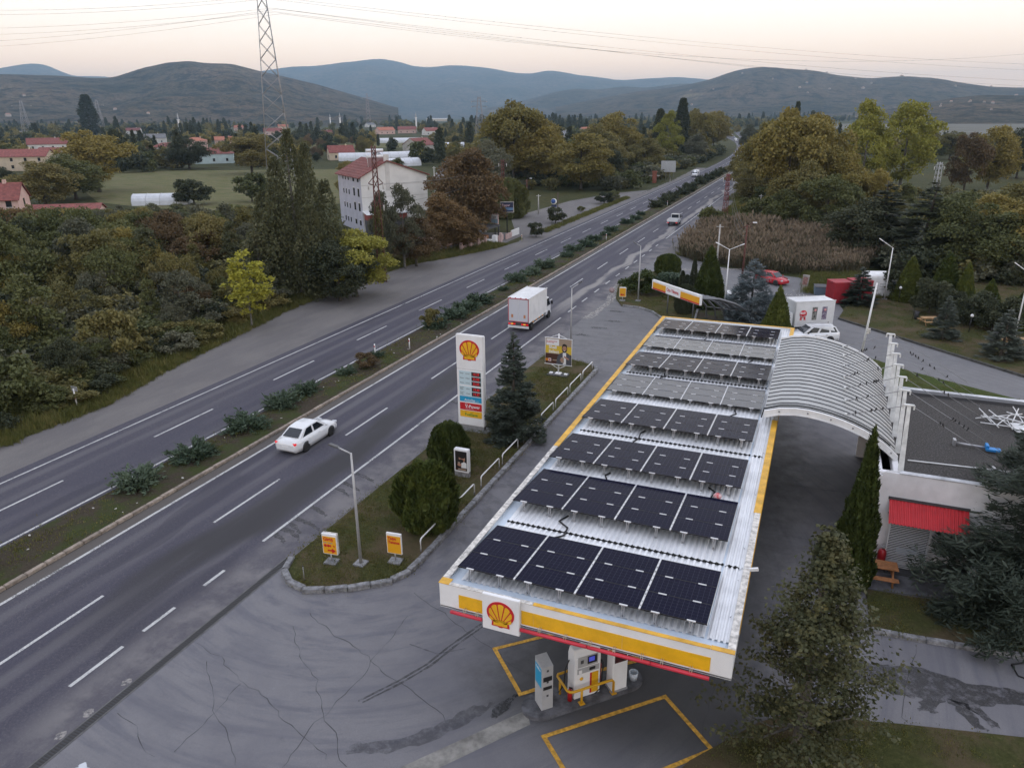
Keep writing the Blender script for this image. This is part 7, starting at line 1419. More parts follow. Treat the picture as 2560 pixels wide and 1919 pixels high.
def box_truck(label, loc, rz, BL, BW, BH, z0, kind):
    t = thing('box_truck', label, 'truck', loc, rz); m = MB(); m.b2(-BL/2, BL/2, -BW/2, BW/2, z0, z0+BH); bx = m.build('cargo_box', BOXW, t, bevel=.03)
    cab(t, BL/2+.1, 1.55, BW*.88, .45, 1.75, CARW); m = MB(); m.b2(-BL/2+.1, BL/2+1.3, -.45, .45, .55, z0-.02); m.build('chassis', DGREY, t)
    for x in (BL/2+.95, -BL/2+1.15):
        for s_ in (-1, 1): add_wheel(t, x, s_*(BW/2-.2), .40, .26)
    for zz, hh in ((z0-.04, .08), (z0+BH-.02, .07)): 
        for s_ in (-1, 1): m = MB(); m.b2(-BL/2-.02, BL/2+.02, s_*BW/2-.03, s_*BW/2+.03, zz, zz+hh); m.build('edge_trim', BOXW, bx)
    if kind == 'moving':
        for s_ in (-1, 1): m = MB(); m.b2(-BL/2-.03, -BL/2-.004, (0.03 if s_ > 0 else -BW/2+.08), (BW/2-.08 if s_ > 0 else -.03), z0+.08, z0+BH-.1); m.build('rear_door', mat('door_pale', (0.55, 0.56, 0.60), 0.5), bx); m = MB(); m.b2(-BL/2-.05, -BL/2-.032, s_*BW*.30-.1, s_*BW*.30+.1, z0+.42, z0+.74); m.build('reflector_plate', mat('reflector_amber', (0.5, 0.22, 0.10), 0.5), bx)
        for (a, b, c_, d) in ((-BW/2, BW/2, z0-.0, z0+.08), (-BW/2, BW/2, z0+BH-.1, z0+BH), (-BW/2, -BW/2+.08, z0, z0+BH), (BW/2-.08, BW/2, z0, z0+BH)): m = MB(); m.b2(-BL/2-.045, -BL/2-.031, a, b, c_, d); m.build('door_frame', TRIM, bx)
        for s_ in (-1, 1):
            for k2, mm_ in ((0, TAILR), (.28, AMBER), (.5, TAILR)): m = MB(); m.box((-BL/2-.06, s_*(BW/2-.15-k2), z0-.20), (.06, .22, .13)); m.build('tail_light', mm_, t)
            for x in (-1.5, -.6, .3, 1.2): m = MB(); m.box((x, s_*(BW/2+.03), z0-.12), (.22, .02, .06)); m.build('side_marker', AMBER, t)
            m = MB(); m.tube([(-1.2, s_*(BW/2-.06), .62), (1.7, s_*(BW/2-.06), .62)], .05, 4); m.tube([(-1.2, s_*(BW/2-.06), .85), (1.7, s_*(BW/2-.06), .85)], .05, 4); m.build('side_guard', BOXW, t)
        m = MB(); m.b2(-BL/2-.12, -BL/2+.02, -BW/2, BW/2, .42, .62); m.build('rear_bumper', BOXW, t)
        for y in (-.8, -.25, .3, .85): m = MB(); m.box((-BL/2-.01, y, z0+BH+.03), (.1, .12, .05)); m.build('roof_marker', TAILD, bx)
    else:
        Yf = BW/2+.012; LOGR = mat('logo_red', (0.50, 0.02, 0.035), 0.5); PD = mat('print_can_dark', (0.03, 0.03, 0.03), 0.5, col2=(0.30, 0.30, 0.28), vscale=5); PP = mat('print_can_purple', (0.07, 0.03, 0.10), 0.5, col2=(0.35, 0.33, 0.38), vscale=5)
        cx_, cz_ = BL/2-.78, z0+BH*.50
        m = MB(); m.lathe([(0, -.004), (.37, -.004), (.37, .004), (0, .004)], (cx_, Yf, cz_), 24, axis='y'); m.build('logo_disc', LOGR, bx)
        m = MB(); m.add([(cx_+.36*math.cos(a)*s2, Yf+.006, cz_-.05+.30*math.sin(a)*s2) for a in [math.radians(200+i*14) for i in range(11)] for s2 in (.70, .80)], [(2*i, 2*i+1, 2*i+3, 2*i+2) for i in range(10)]); m.build('logo_smile', SIGNW, bx)
        for s_ in (-1, 1): m = MB(); m.poly([(cx_+s_*.10, Yf+.002, cz_-.34), (cx_+s_*.26, Yf+.002, cz_-.30), (cx_+s_*.30, Yf+.002, cz_-.64), (cx_+s_*.2, Yf+.002, cz_-.56), (cx_+s_*.10, Yf+.002, cz_-.62)]); m.build('logo_ribbon', LOGR, bx)
        text('Becli', .27, (cx_+.32, Yf+.012, cz_+.02), bx, SIGNW, rz=math.pi, bold=.008)
        for x, mt_ in ((cx_-1.15, PD), (cx_-2.15, PP)):
            m = MB(); m.add([(x+.24, Yf, cz_-.62), (x-.24, Yf, cz_-.62), (x-.26, Yf, cz_+.62), (x+.26, Yf, cz_+.62)], [(0, 1, 2, 3)]); pn = m.build('product_print', mt_, bx); m = MB(); m.lathe([(0, -.002), (.13, -.002), (.13, .002), (0, .002)], (x-.04, Yf+.006, cz_+.32), 14, axis='y'); m.build('product_logo', mat('pale_red', (0.55, 0.25, 0.25), 0.5), pn)
        m = MB(); m.box((-BL/2+.5, Yf, z0+.25), (.06, .02, .14)); m.build('latch', DGREY, bx)
    return t
box_truck('white box truck driving away with lit tail lights, seen beyond the price pylon', (-26.0, 67.5, .022), math.radians(90), 5.2, 2.15, 2.35, 1.0, 'moving')
box_truck('white delivery truck with a red round logo parked behind the estate car', (0.15, 74.75, .02), math.radians(211), 3.95, 1.95, 2.35, .92, 'parked')
# drop-side pickup
t = thing('pickup_truck', 'white drop-side pickup driving away in the middle distance', 'pickup', (-25.7, 144.6, .022), math.radians(90)); cab(t, .35, 1.7, 1.75, .4, 1.6, CARW); m = MB(); m.poly([(.345, -.72, 1.05), (.345, .72, 1.05), (.345, .66, 1.88), (.345, -.66, 1.88)]); m.build('rear_window', CGLASS, t)
for (a, b, c_, d, nm) in ((-2.3, .3, -1.02, -.96, 'bed_side'), (-2.3, .3, .96, 1.02, 'bed_side'), (-2.36, -2.3, -1.02, 1.02, 'tailgate'), (.24, .3, -.96, .96, 'bed_front')): m = MB(); m.b2(a, b, c_, d, .85, 1.25); m.build(nm, CARW, t)
m = MB(); m.b2(-2.3, .3, -.96, .96, .82, .88); m.build('bed_floor', MGREY, t); m = MB(); m.b2(-2.2, 1.9, -.4, .4, .45, .8); m.build('chassis', DGREY, t)
for x in (1.35, -1.35):
    for s_ in (-1, 1): add_wheel(t, x, s_*.78, .34, .22)
for s_ in (-1, 1): m = MB(); m.box((-2.37, s_*.8, .68), (.05, .3, .12)); m.build('tail_light', TAILR, t)
# panel van
def van(label, loc, rz):
    t = thing('panel_van', label, 'van', loc, rz); st = [(-2.6, .86, .35, 2.05, 2.12), (-2.55, .94, .28, 2.15, 2.22), (0.9, .95, .26, 2.15, 2.22), (1.45, .93, .26, 1.75, 1.85), (1.95, .91, .28, 1.18, 1.25), (2.45, .86, .3, .98, 1.02), (2.6, .74, .36, .75, .8)]
    loft(st).build('body', CARW, t); glass([(1.98, -.80, 1.25), (1.98, .80, 1.25), (1.2, .76, 2.0), (1.2, -.76, 2.0)], t, 'windscreen', 1.0, ctr=(0, 0, 1)); 
    for s_ in (-1, 1):
        glass([(1.75, s_*.94, 1.3), (1.0, s_*.965, 1.3), (1.0, s_*.95, 1.85), (1.35, s_*.93, 1.8)], t, 'door_window', .95, ctr=(1.2, 0, 1)); m = MB(); m.box((1.7, s_*1.05, 1.35), (.1, .2, .28)); m.build('mirror', BLACK, t); m = MB(); m.box((2.48, s_*.62, .86), (.14, .3, .2)); m.build('headlight', HEADL, t)
        for x in (1.65, -1.65): add_wheel(t, x, s_*.84, .34, .22)
    m = MB(); m.box((2.58, 0, .6), (.08, 1.3, .2)); m.build('grille', BLACK, t); return t
van('white panel van approaching on the far carriageway', (-40.6, 262, .022), math.radians(270)); van('tiny white van at the far bend of the highway', (-66, 606, .022), math.radians(285))
# containers, cabin, dumpster
CRED = mat('container_red', (0.34, 0.020, 0.032), 0.6, var=0.15, vscale=1.2)
def container(label, loc, rz, L, W, H):
    t = thing('red_container', label, 'container', loc, rz, 'red containers'); m = MB(); m.b2(-L/2, L/2, -W/2, W/2, .1, H); m.build('shell', CRED, t)
    for s_ in (-1, 1):
        m = MB(); x = -L/2+.08
        while x < L/2-.1: m.b2(x, x+.09, s_*(W/2+.018)-.018, s_*(W/2+.018)+.018, .18, H-.1); x += .18
        o = m.build('side_ribs', CRED, t); o['kind'] = 'stuff'; m = MB(); y = -W/2+.08
        while y < W/2-.1: m.b2(s_*(L/2+.018)-.018, s_*(L/2+.018)+.018, y, y+.09, .18, H-.1); y += .18
        o = m.build('end_ribs', CRED, t); o['kind'] = 'stuff'
    m = MB(); m.b2(-L/2-.04, L/2+.04, -W/2-.04, W/2+.04, H-.0, H+.06); m.build('roof_panel', CRED, t); m = MB(); m.b2(-L/2, L/2, -W/2, W/2, 0, .1); m.build('skid', DGREY, t)
container('front red steel container beside the parked delivery truck', (2.9, 88.9, .02), .45, 2.0, 1.9, 2.35); container('rear red steel container behind the dark spruce', (5.0, 90.3, .05), .45, 2.1, 1.9, 2.35)
t = thing('site_cabin', 'rounded white cabin behind the red containers', 'cabin', (7.2, 93.6, .05), .3); W_, D_, H_ = 1.75, 1.2, 2.75; prof = [(.85, .15), (.98, .2), (1.0, .5), (1.0, 2.3), (.97, 2.5), (.86, 2.66), (.6, 2.74), (0, 2.76)]
m = MB(); rings = [[(sx*W_*f, sy*D_*f, z) for sx, sy in ((-1, -.8), (-.8, -1), (.8, -1), (1, -.8), (1, .8), (.8, 1), (-.8, 1), (-1, .8))] for f, z in prof[:-1]]; m.add([p for r in rings for p in r], [(i*8+j, i*8+(j+1) % 8, (i+1)*8+(j+1) % 8, (i+1)*8+j) for i in range(len(rings)-1) for j in range(8)]+[tuple(range((len(rings)-1)*8, len(rings)*8))]); m.build('shell', WHITE, t)
m = MB(); m.b2(-.5, .5, -D_-.012, -D_+.01, .25, 2.2); dr_ = m.build('door', SIGNW, t); 
for z in (1.0, 1.3, 1.6): m = MB(); m.b2(-.35, .35, -D_-.02, -D_-.013, z, z+.05); m.build('door_vent', MGREY, dr_)
m = MB(); m.b2(.7, 1.3, -D_-.012, -D_+.01, 1.3, 1.9); m.build('window', CGLASS, t)
t = thing('waste_container', 'blue-grey steel waste bin left of the red containers', 'bin', (1.0, 91.3, .02), .2); m = MB(); m.add([(-.55, -.4, .15), (.55, -.4, .15), (.55, .4, .15), (-.55, .4, .15), (-.65, -.5, 1.1), (.65, -.5, 1.1), (.65, .5, 1.25), (-.65, .5, 1.25)], [(0, 1, 5, 4), (1, 2, 6, 5), (2, 3, 7, 6), (3, 0, 4, 7), (3, 2, 1, 0)]); m.build('tub', mat('bin_blue', (0.12, 0.17, 0.22), 0.6), t); m = MB(); m.box((0, 0, 1.2), (1.36, 1.06, .06), 0, Matrix.Rotation(.15, 3, 'X')); m.build('lid', DGREY, t)
# rubble strewn by the waste bin (too small to count)
rb_ = random.Random(6); m = MB()
for i in range(150): x, y, s_ = rb_.gauss(-.6, 1.7), rb_.gauss(89.6, 1.1), rb_.uniform(.03, .13); m.box((x, y, s_*.4), (s_, s_*rb_.uniform(.6, 1.6), s_*.7), 0, Matrix.Rotation(rb_.uniform(0, 3), 3, 'Z') @ Matrix.Rotation(rb_.uniform(-.4, .4), 3, 'X'))
for i in range(90): y = rb_.uniform(10, 95); x = rb_.uniform(-35.2, -32.4) if i % 2 else left_shoulder(y)-rb_.uniform(0, 2); s_ = rb_.uniform(.03, .10); m.box((x, y, .14), (s_, s_*1.6, s_*.5), 0, Matrix.Rotation(rb_.uniform(0, 3), 3, 'Z'))
o = m.build('litter', mat('litter_pale', (0.5, 0.48, 0.45), 0.8, var=0.4, vscale=20)); tag(o, 'pale rubble and scraps scattered by the waste bin and verges', 'litter', kind='stuff')
# ------------------------------------------------------------------ houses, poles and wires across the road
ROOFR = mat('roof_tile_red', (0.20, 0.060, 0.050), 0.8, var=0.35, vscale=1.5, rand=0.15); ROOFO = mat('roof_tile_orange', (0.34, 0.125, 0.075), 0.8, var=0.3, vscale=1.5, rand=0.15); ROOFG = mat('roof_grey', (0.16, 0.16, 0.165), 0.8, var=0.3, vscale=1)
PLW = mat('plaster_white', (0.58, 0.565, 0.54), 0.85, var=0.12, vscale=0.6); PLB = mat('plaster_beige', (0.56, 0.46, 0.34), 0.85, var=0.12, vscale=0.6); PLP = mat('plaster_pink', (0.55, 0.38, 0.33), 0.85, var=0.12, vscale=0.6); PLG = mat('plaster_grey', (0.40, 0.38, 0.35), 0.85, var=0.2, vscale=0.6); PLT = mat('plaster_turquoise', (0.48, 0.58, 0.58), 0.85, var=0.1, vscale=0.6)
WGL = mat('window_dark', (0.02, 0.022, 0.026), 0.15); CONC = mat('concrete_pole', (0.46, 0.45, 0.43), 0.9, var=0.15)
def house(label, loc, rz, w, d, h, rh, wall, roof, name='house', cols=3, rows=1, hip=False, over=.35, chimney=True, group=None, plain=False):
    t = thing(name, label, 'house' if name != 'warehouse' else 'warehouse', loc, rz, group); m = MB(); m.b2(-w/2, w/2, -d/2, d/2, 0, h)
    if not hip: m.add([(-w/2, -d/2, h), (-w/2, d/2, h), (-w/2, 0, h+rh), (w/2, -d/2, h), (w/2, d/2, h), (w/2, 0, h+rh)], [(0, 2, 1), (3, 4, 5)])
    m.build('wall', wall, t, fixn=False); o_ = over; m = MB(); z = h+.03; k2 = rh*(1+o_*2/d)
    if hip: a = min(w, d)/2*.95; m.add([(-w/2-o_, -d/2-o_, z), (w/2+o_, -d/2-o_, z), (w/2+o_, d/2+o_, z), (-w/2-o_, d/2+o_, z), (-w/2+a, 0, z+rh), (w/2-a, 0, z+rh)], [(0, 1, 5, 4), (1, 2, 5), (2, 3, 4, 5), (3, 0, 4), (3, 2, 1, 0)])
    else: 
        zl = h-rh*2*o_/d+.05
        for s_ in (-1, 1): m.add([(-w/2-o_, s_*(d/2+o_), zl), (w/2+o_, s_*(d/2+o_), zl), (w/2+o_, 0, h+rh+.05), (-w/2-o_, 0, h+rh+.05), (-w/2-o_, s_*(d/2+o_), zl+.12), (w/2+o_, s_*(d/2+o_), zl+.12), (w/2+o_, 0, h+rh+.18), (-w/2-o_, 0, h+rh+.18)], [(0, 1, 2, 3), (4, 7, 6, 5), (0, 4, 5, 1), (0, 3, 7, 4), (1, 5, 6, 2)])
    rf_ = m.build('roof', roof, t)
    if chimney: m = MB(); m.b2(w*.2, w*.2+.6, -.3, .3, h+rh*.4, h+rh+.7); m.build('chimney', wall, rf_)
    if not plain:
        for r in range(rows):
            zz = 1.0+r*2.8
            for c in range(cols):
                x = -w/2+w*(c+.5)/cols; m = MB(); m.b2(x-.5, x+.5, -d/2-.04, -d/2+.02, zz, zz+1.3); wn_ = m.build('window', WGL, t); m = MB(); m.b2(x-.6, x+.6, -d/2-.09, -d/2-.041, zz-.1, zz-.001); m.build('sill', PLW, wn_)
            for s_ in (-1, 1): m = MB(); m.b2(s_*(w/2+.01)-.03, s_*(w/2+.01)+.03, -.5, .5, zz, zz+1.3); m.build('window', WGL, t)
    return t
def HS(label, u, v, rz, w, d, h, rh, wall, roof, **kw): b = px(u, v); return house(label, (b.x, b.y, 0), rz, w, d, h, rh, wall, roof, **kw)
HS('long beige house with red roof at the far left', 42, 368, .55, 26, 10, 5.6, 2.6, PLB, ROOFR, cols=5, rows=2)
HS('white two-storey house with red gable roof behind the beige one', 108, 335, .9, 20, 12, 6.2, 3.2, PLW, ROOFR, cols=4, rows=2)
HS('low wing with dark red roof between beige and white houses', 118, 352, .3, 12, 9, 4.6, 2.4, PLW, ROOFR, cols=3)
HS('pink house with steep red roof cut by the left frame edge', 2, 486, .7, 10, 8, 5.2, 2.8, PLP, ROOFR, cols=3, rows=2)
HS('long low shed with red roof beside the pink house', 100, 475, .62, 22, 5.5, 1.9, 1.1, PLP, ROOFR, plain=True, chimney=False)
HS('white house with grey roof among the village trees', 332, 310, .75, 20, 11, 4.2, 3.2, PLW, ROOFG, cols=3)
HS('L-shaped house front wing with dull red roof', 372, 345, .7, 17, 10, 6.2, 2.0, PLW, ROOFR, cols=3, rows=2, hip=True)
HS('pink house with orange hip roof behind the L-shaped house', 425, 325, .75, 14, 11, 6.0, 2.0, PLP, ROOFO, cols=3, rows=2, hip=True)
HS('turquoise house with broad red hip roof', 465, 352, .7, 17, 12, 4.2, 2.6, PLT, ROOFR, cols=3, hip=True)
HS('small red-roofed house behind the turquoise one', 487, 312, .8, 15, 9, 3.4, 2.4, PLP, ROOFO, cols=3)
HS('red-roofed house seen through the transmission tower', 590, 292, .7, 20, 12, 4.4, 3.4, PLP, ROOFR, cols=3)
HS('pale house beside the transmission tower', 612, 280, .7, 16, 12, 4.6, 3.4, PLB, ROOFO, cols=3)
HS('peach house with dark red roof left of the apartment house', 737, 345, .78, 12, 8, 3.6, 3.0, PLB, ROOFR, cols=2)
HS('grey gable house beside the village road', 905, 330, 1.35, 14, 12, 4.4, 3.6, PLG, ROOFR, cols=3)
for i, (u, v, w, wl, rf_, lb) in enumerate(((660, 262, 20, PLP, ROOFR, 'far red-roofed house left of the dark garden poplar'), (720, 268, 18, PLW, ROOFR, 'far white house with small red roof below the minaret'), (832, 290, 20, PLP, ROOFO, 'far orange-roofed house in the village centre'), (800, 275, 18, PLW, ROOFG, 'far white grey-roofed house in the village centre'), (880, 288, 22, PLP, ROOFR, 'far pink house with red roof right of the village centre'), (905, 275, 18, PLW, ROOFG, 'far white house beside the long warehouse'), (930, 292, 16, PLW, ROOFR, 'far small white house near the lattice tower'), (560, 268, 18, PLW, ROOFR, 'far white house behind the tower trees'), (520, 282, 18, PLP, ROOFO, 'far orange house behind the small red-roofed one'), (700, 300, 16, PLW, ROOFR, 'far white house above the peach house'), (1270, 292, 18, PLP, ROOFO, 'orange-roofed house glimpsed behind the golden trees'), (1215, 305, 22, PLW, ROOFG, 'low pale building glimpsed between the roadside trees'), (290, 290, 18, PLW, ROOFR, 'far white house right of the lone poplar'), (40, 300, 22, PLG, ROOFG, 'grey-roofed barn at the far left'))):
    HS(lb, u, v, .5+.25*(i % 4), w, w*.6, 4.5, 3.2, wl, rf_, cols=3, group='far village houses')
HS('long cream warehouse on the far plain', 948, 262, .6, 90, 22, 8, 2, PLB, PLW, name='warehouse', chimney=False, cols=8)
# polytunnels
FILM = mat('greenhouse_film', (0.55, 0.57, 0.60), 0.35, var=0.1, vscale=1.0)
def tunnel(label, u, v, rz, L, W, H):
    b = px(u, v); t = thing('polytunnel', label, 'greenhouse', (b.x, b.y, 0), rz, 'polytunnels'); n = 10; pr = [(W/2*math.cos(math.pi*i/n), H*math.sin(math.pi*i/n)**.8) for i in range(n+1)]; m = MB(); m.add([(x, p[0], p[1]) for x in (-L/2, L/2) for p in pr], [(i, i+1, n+2+i, n+1+i) for i in range(n)]+[tuple(range(n+1)), tuple(range(2*n+1, n, -1))], 0, False); m.build('film', FILM, t)
    for k2 in range(5): x = -L/2+L*k2/4; m = MB(); m.tube([(x, p[0]*1.005, p[1]*1.005+.02) for p in pr], .05, 4); m.build('hoop', STEEL, t)
tunnel('white polytunnel beside the dark round bush in the field', 352, 441, .55, 13, 5, 2.6); tunnel('white polytunnel below the grey gable house', 857, 345, .9, 18, 9, 3.8); tunnel('second white polytunnel in front of it by the road', 870, 358, .9, 14, 8, 3.2); tunnel('white polytunnel right of the peach house', 770, 347, .5, 16, 7, 3.6); tunnel('long white polytunnel behind the grey gable house', 880, 308, .6, 44, 9, 3.6); tunnel('white polytunnel right of the grey gable house', 965, 322, .6, 22, 9, 4); tunnel('wide pale polytunnel behind the roadside planes', 1225, 312, .3, 44, 10, 4.2)
# apartment house
A0 = G(900.6, 440.4, 10.0); A0.z = 0; az_ = math.atan2(.78, .63)
apt = thing('apartment_house', 'white four-storey apartment house with red roof and solar heater', 'building', tuple(A0), az_); AW, AD, AH, ARH = 12.7, 14.0, 9.75, 2.6; AX = AW*.40
m = MB(); m.b2(0, AW, 0, AD, 0, AH); m.add([(0, 0, AH), (AW, 0, AH), (AX, 0, AH+ARH), (0, AD, AH), (AW, AD, AH), (AX, AD, AH+ARH)], [(0, 1, 2), (3, 5, 4)]); m.build('wall', mat('apartment_white', (0.70, 0.69, 0.665), 0.85, var=0.08, vscale=0.5), apt, fixn=False)
for s_, nm in ((0, 'roof_left'), (1, 'roof_right')):
    xe = -.5 if s_ == 0 else AW+.5; ze = AH-ARH*.5/(AX if s_ == 0 else AW-AX); m = MB(); m.add([(xe, -.4, ze+.05), (AX, -.4, AH+ARH+.05), (AX, AD+.4, AH+ARH+.05), (xe, AD+.4, ze+.05), (xe, -.4, ze+.2), (AX, -.4, AH+ARH+.2), (AX, AD+.4, AH+ARH+.2), (xe, AD+.4, ze+.2)], [(0, 1, 2, 3), (4, 7, 6, 5), (0, 4, 5, 1), (1, 5, 6, 2), (2, 6, 7, 3), (3, 7, 4, 0)]); rf_ = m.build('roof', ROOFR, apt)
    for k2 in range(8): f = (k2+.5)/8; m = MB(); x = xe+(AX-xe)*f; zz = ze+(AH+ARH-ze)*f+.2; m.b2(x-.05, x+.05, -.38, AD+.38, zz-.01, zz+.05); m.build('tile_course', ROOFR, rf_)
m = MB(); m.b2(AX-.4, AX+.4, -.06, .5, AH-2.5, AH+ARH+1.2); m.build('chimney', PLW, apt)
PLL = mat('plaster_lilac', (0.40, 0.40, 0.46), 0.85, var=0.1, vscale=0.6); m = MB(); m.b2(-.025, -.003, .02, AD-.02, 0, AH-.25); m.build('side_render', PLL, apt)
for fl in range(4):
    for k2, (yc, ww) in enumerate(((1.6, .9), (4.2, .9), (7.3, .5), (9.0, .5), (10.6, .5))):
        z = 1.2+fl*2.55; big = yc < 5 and fl in (1, 2); m = MB(); m.b2(-.06, -.026, yc-ww/2, yc+ww/2, z, z+(1.4 if big else .9)); wn_ = m.build('window', WGL, apt)
        m = MB(); m.b2(-.09, -.061, yc-ww/2-.08, yc+ww/2+.08, z+(1.4 if big else .9), z+(1.55 if big else 1.0)); m.build('window_head', PLW, wn_)
for z in (3.3, 6.2, 8.3): m = MB(); m.b2(0, AW, -.012, -.003, z, z+.06); m.build('floor_line', PLG, apt)
m = MB(); m.b2(.2, 7.5, -2.4, -.02, 2.4, 3.4); m.build('shop_front', mat('shop_red', (0.25, 0.05, 0.04), 0.6), apt); m = MB(); m.add([(-.2, -2.7, 3.45), (7.8, -2.7, 3.45), (7.8, 0, 3.9), (-.2, 0, 3.9)], [(0, 1, 2, 3)]); m.build('porch_roof', mat('porch_white', (0.62, 0.62, 0.62), 0.5), apt); m = MB(); m.b2(.25, 7.4, -2.3, -.03, 0, 2.4); m.build('shop_dark', DGREY, apt)
m = MB(); m.b2(AW+.005, AW+.06, .6, .75, 0, AH); m.build('downpipe', PLG, apt)
sh = thing('solar_heater', 'roof solar water heater with two silver tanks on the apartment house', 'water heater', tuple(A0+Matrix.Rotation(az_, 3, 'Z') @ Vector((AX*.8, 3.4, AH+1.6))), az_)
for z in (1.7, 2.75): m = MB(); m.tube([(-1.6, 0, z), (1.6, 0, z)], .32, 10); m.build('tank', mat('tank_silver', (0.68, 0.69, 0.71), 0.35, 0.3), sh)
for x in (-1.5, -.5, .5, 1.5): m = MB(); m.tube([(x, -.6, -.6), (x, 0, 2.6)], .05, 4); m.build('frame_leg', WHITE, sh)
m = MB(); m.box((0, -.7, .7), (3.0, .08, 1.8), 0, Matrix.Rotation(-.5, 3, 'X')); m.build('collector', mat('collector_brown', (0.16, 0.08, 0.07), 0.3), sh)
# restaurant terrace
rs_ = thing('restaurant_terrace', 'roadside restaurant terrace with pink walls, red tarpaulin roof and clutter', 'restaurant', (-52, 112, 0)); PINK = mat('wall_pink', (0.50, 0.36, 0.34), 0.85, var=0.2, vscale=1)
def RB(nm, x0, x1, y0, y1, z0, z1, mt_): m = MB(); m.b2(x0+52, x1+52, y0-112, y1-112, z0, z1); return m.build(nm, mt_, rs_)
for i, (a, b) in enumerate(((103.6, 105.6), (106.0, 107.8), (108.3, 110), (115, 117.2), (117.5, 120))): RB('low_wall', -51.1+i*.42, -50.9+i*.42, a, b, 0, .9, PINK)
for y in (103.4, 105.8, 108.0, 110.2, 114.8): RB('wall_pillar', -51.2+(y-103)*.16, -50.8+(y-103)*.16, y-.2, y+.2, 0, 1.5, PINK)
RB('banner_wall', -49.6, -49.45, 120.4, 124.0, 0, 1.1, SIGNW); RB('white_box', -49.9, -49.2, 112.9, 113.7, 0, 1.3, SIGNW)
RB('dark_shelter', -58, -51.0, 110, 119, 2.0, 2.25, DGREY); RB('white_fascia', -58, -50.95, 109.6, 109.95, 1.4, 2.1, SIGNW); RB('white_fascia', -57, -51.5, 114, 114.3, 1.6, 2.1, SIGNW)
for x, y in ((-51.2, 110.2), (-51.2, 118.8), (-57.8, 110.2), (-57.8, 118.8)): RB('shelter_post', x-.08, x+.08, y-.08, y+.08, 0, 2.0, DGREY)
m = MB(); m.add([(-12, -3, 2.6), (-3.5, -5, 2.3), (-3.0, 0.5, 2.4), (-11, 3, 2.8), (-8, -1, 3.6)], [(0, 1, 4), (1, 2, 4), (2, 3, 4), (3, 0, 4)]); m.build('tarpaulin_roof', mat('tarp_red', (0.36, 0.06, 0.08), 0.7, var=0.2), rs_); RB('kitchen_block', -63, -55.5, 107.5, 114, 0, 2.3, PLP)
for i, (x, y, mt_) in enumerate(((-50.6, 111, MGREY), (-50.2, 112.0, SIGNW), (-53, 111, WOOD), (-54.4, 113, WOOD), (-52.6, 116, WOOD), (-50.9, 107.6, MGREY))): RB('terrace_table', x-.5, x+.5, y-.5, y+.5, .0, .78, mt_)
sheet('terrace_pavement', [(-50.6, 104.5), (-48.4, 108.6), (-47.9, 112), (-48.2, 122), (-49.4, 126), (-59, 122), (-60, 106)], .014, MT['shoulder_gravel'])
t = thing('restaurant_sign', 'blue and white framed restaurant sign on a dark pole', 'sign', (-52.0, 124.5, 0), .45); m = MB(); m.tube([(0, 0, 0), (0, 0, 4.6)], .1, 6); m.build('pole', BLACK, t); m = MB(); m.b2(-1.25, 1.25, -.12, .12, 3.6, 5.5); bx = m.build('frame', PLG, t); NAVY = mat('sign_navy', (0.02, 0.03, 0.08), 0.5); m = plate(-1.1, 1.1, 3.72, 5.38, -.13, .008); pn = m.build('sign_face', NAVY, bx); m = plate(-1.1, 1.1, 4.0, 4.45, -.136, .004); m.build('blue_band', mat('sign_midblue', (0.12, 0.24, 0.42), 0.5), pn); text('Tayyar', .55, (-.95, -.137, 4.72), pn, mat('sign_pink', (0.60, 0.42, 0.46), 0.5), bold=.01); text('Restaurant', .3, (-.95, -.141, 4.12), pn, NAVY)
t = thing('restaurant_sign', 'lower white and pale blue restaurant sign board', 'sign', (-52.4, 119.4, 0), -.55); m = MB(); m.tube([(.4, 0, 0), (.4, 0, 2.8)], .09, 6); m.build('pole', BLACK, t); m = MB(); m.b2(-1.2, 1.4, -.06, .06, 2.3, 4.0); bx = m.build('board', PINK, t); m = plate(-.6, 1.3, 2.45, 3.1, -.07, .008); m.build('blue_panel', mat('sign_paleblue2', (0.35, 0.48, 0.58), 0.5), bx); m = plate(-.6, 1.3, 3.15, 3.85, -.07, .008); pn = m.build('white_panel', SIGNW, bx); text('Tayyar', .5, (-.5, -.075, 3.3), pn, DGREY)
t = thing('round_sign', 'round blue sign with a white crescent beside the small leafy tree', 'sign', (*px(1196, 472)[:2], 0), .3); m = MB(); m.tube([(.8, .2, 0), (.8, .2, 5.2)], .1, 6); m.build('pole', mat('pole_brown', (0.10, 0.07, 0.06), 0.9), t); m = MB(); m.lathe([(0, -.05), (.6, -.05), (.6, .05), (0, .05)], (0, 0, 3.4), 20, axis='y'); d_ = m.build('disc', SIGNW, t); m = MB(); m.lathe([(0, -.056), (.46, -.056), (.46, .0), (0, .0)], (-.1, 0, 3.46), 20, axis='y'); m.build('blue_disc', mat('sign_blue', (0.03, 0.08, 0.25), 0.5), d_); m = MB(); m.b2(-.5, .6, -.04, .04, 2.3, 2.75); m.build('plate', NAVY, t)
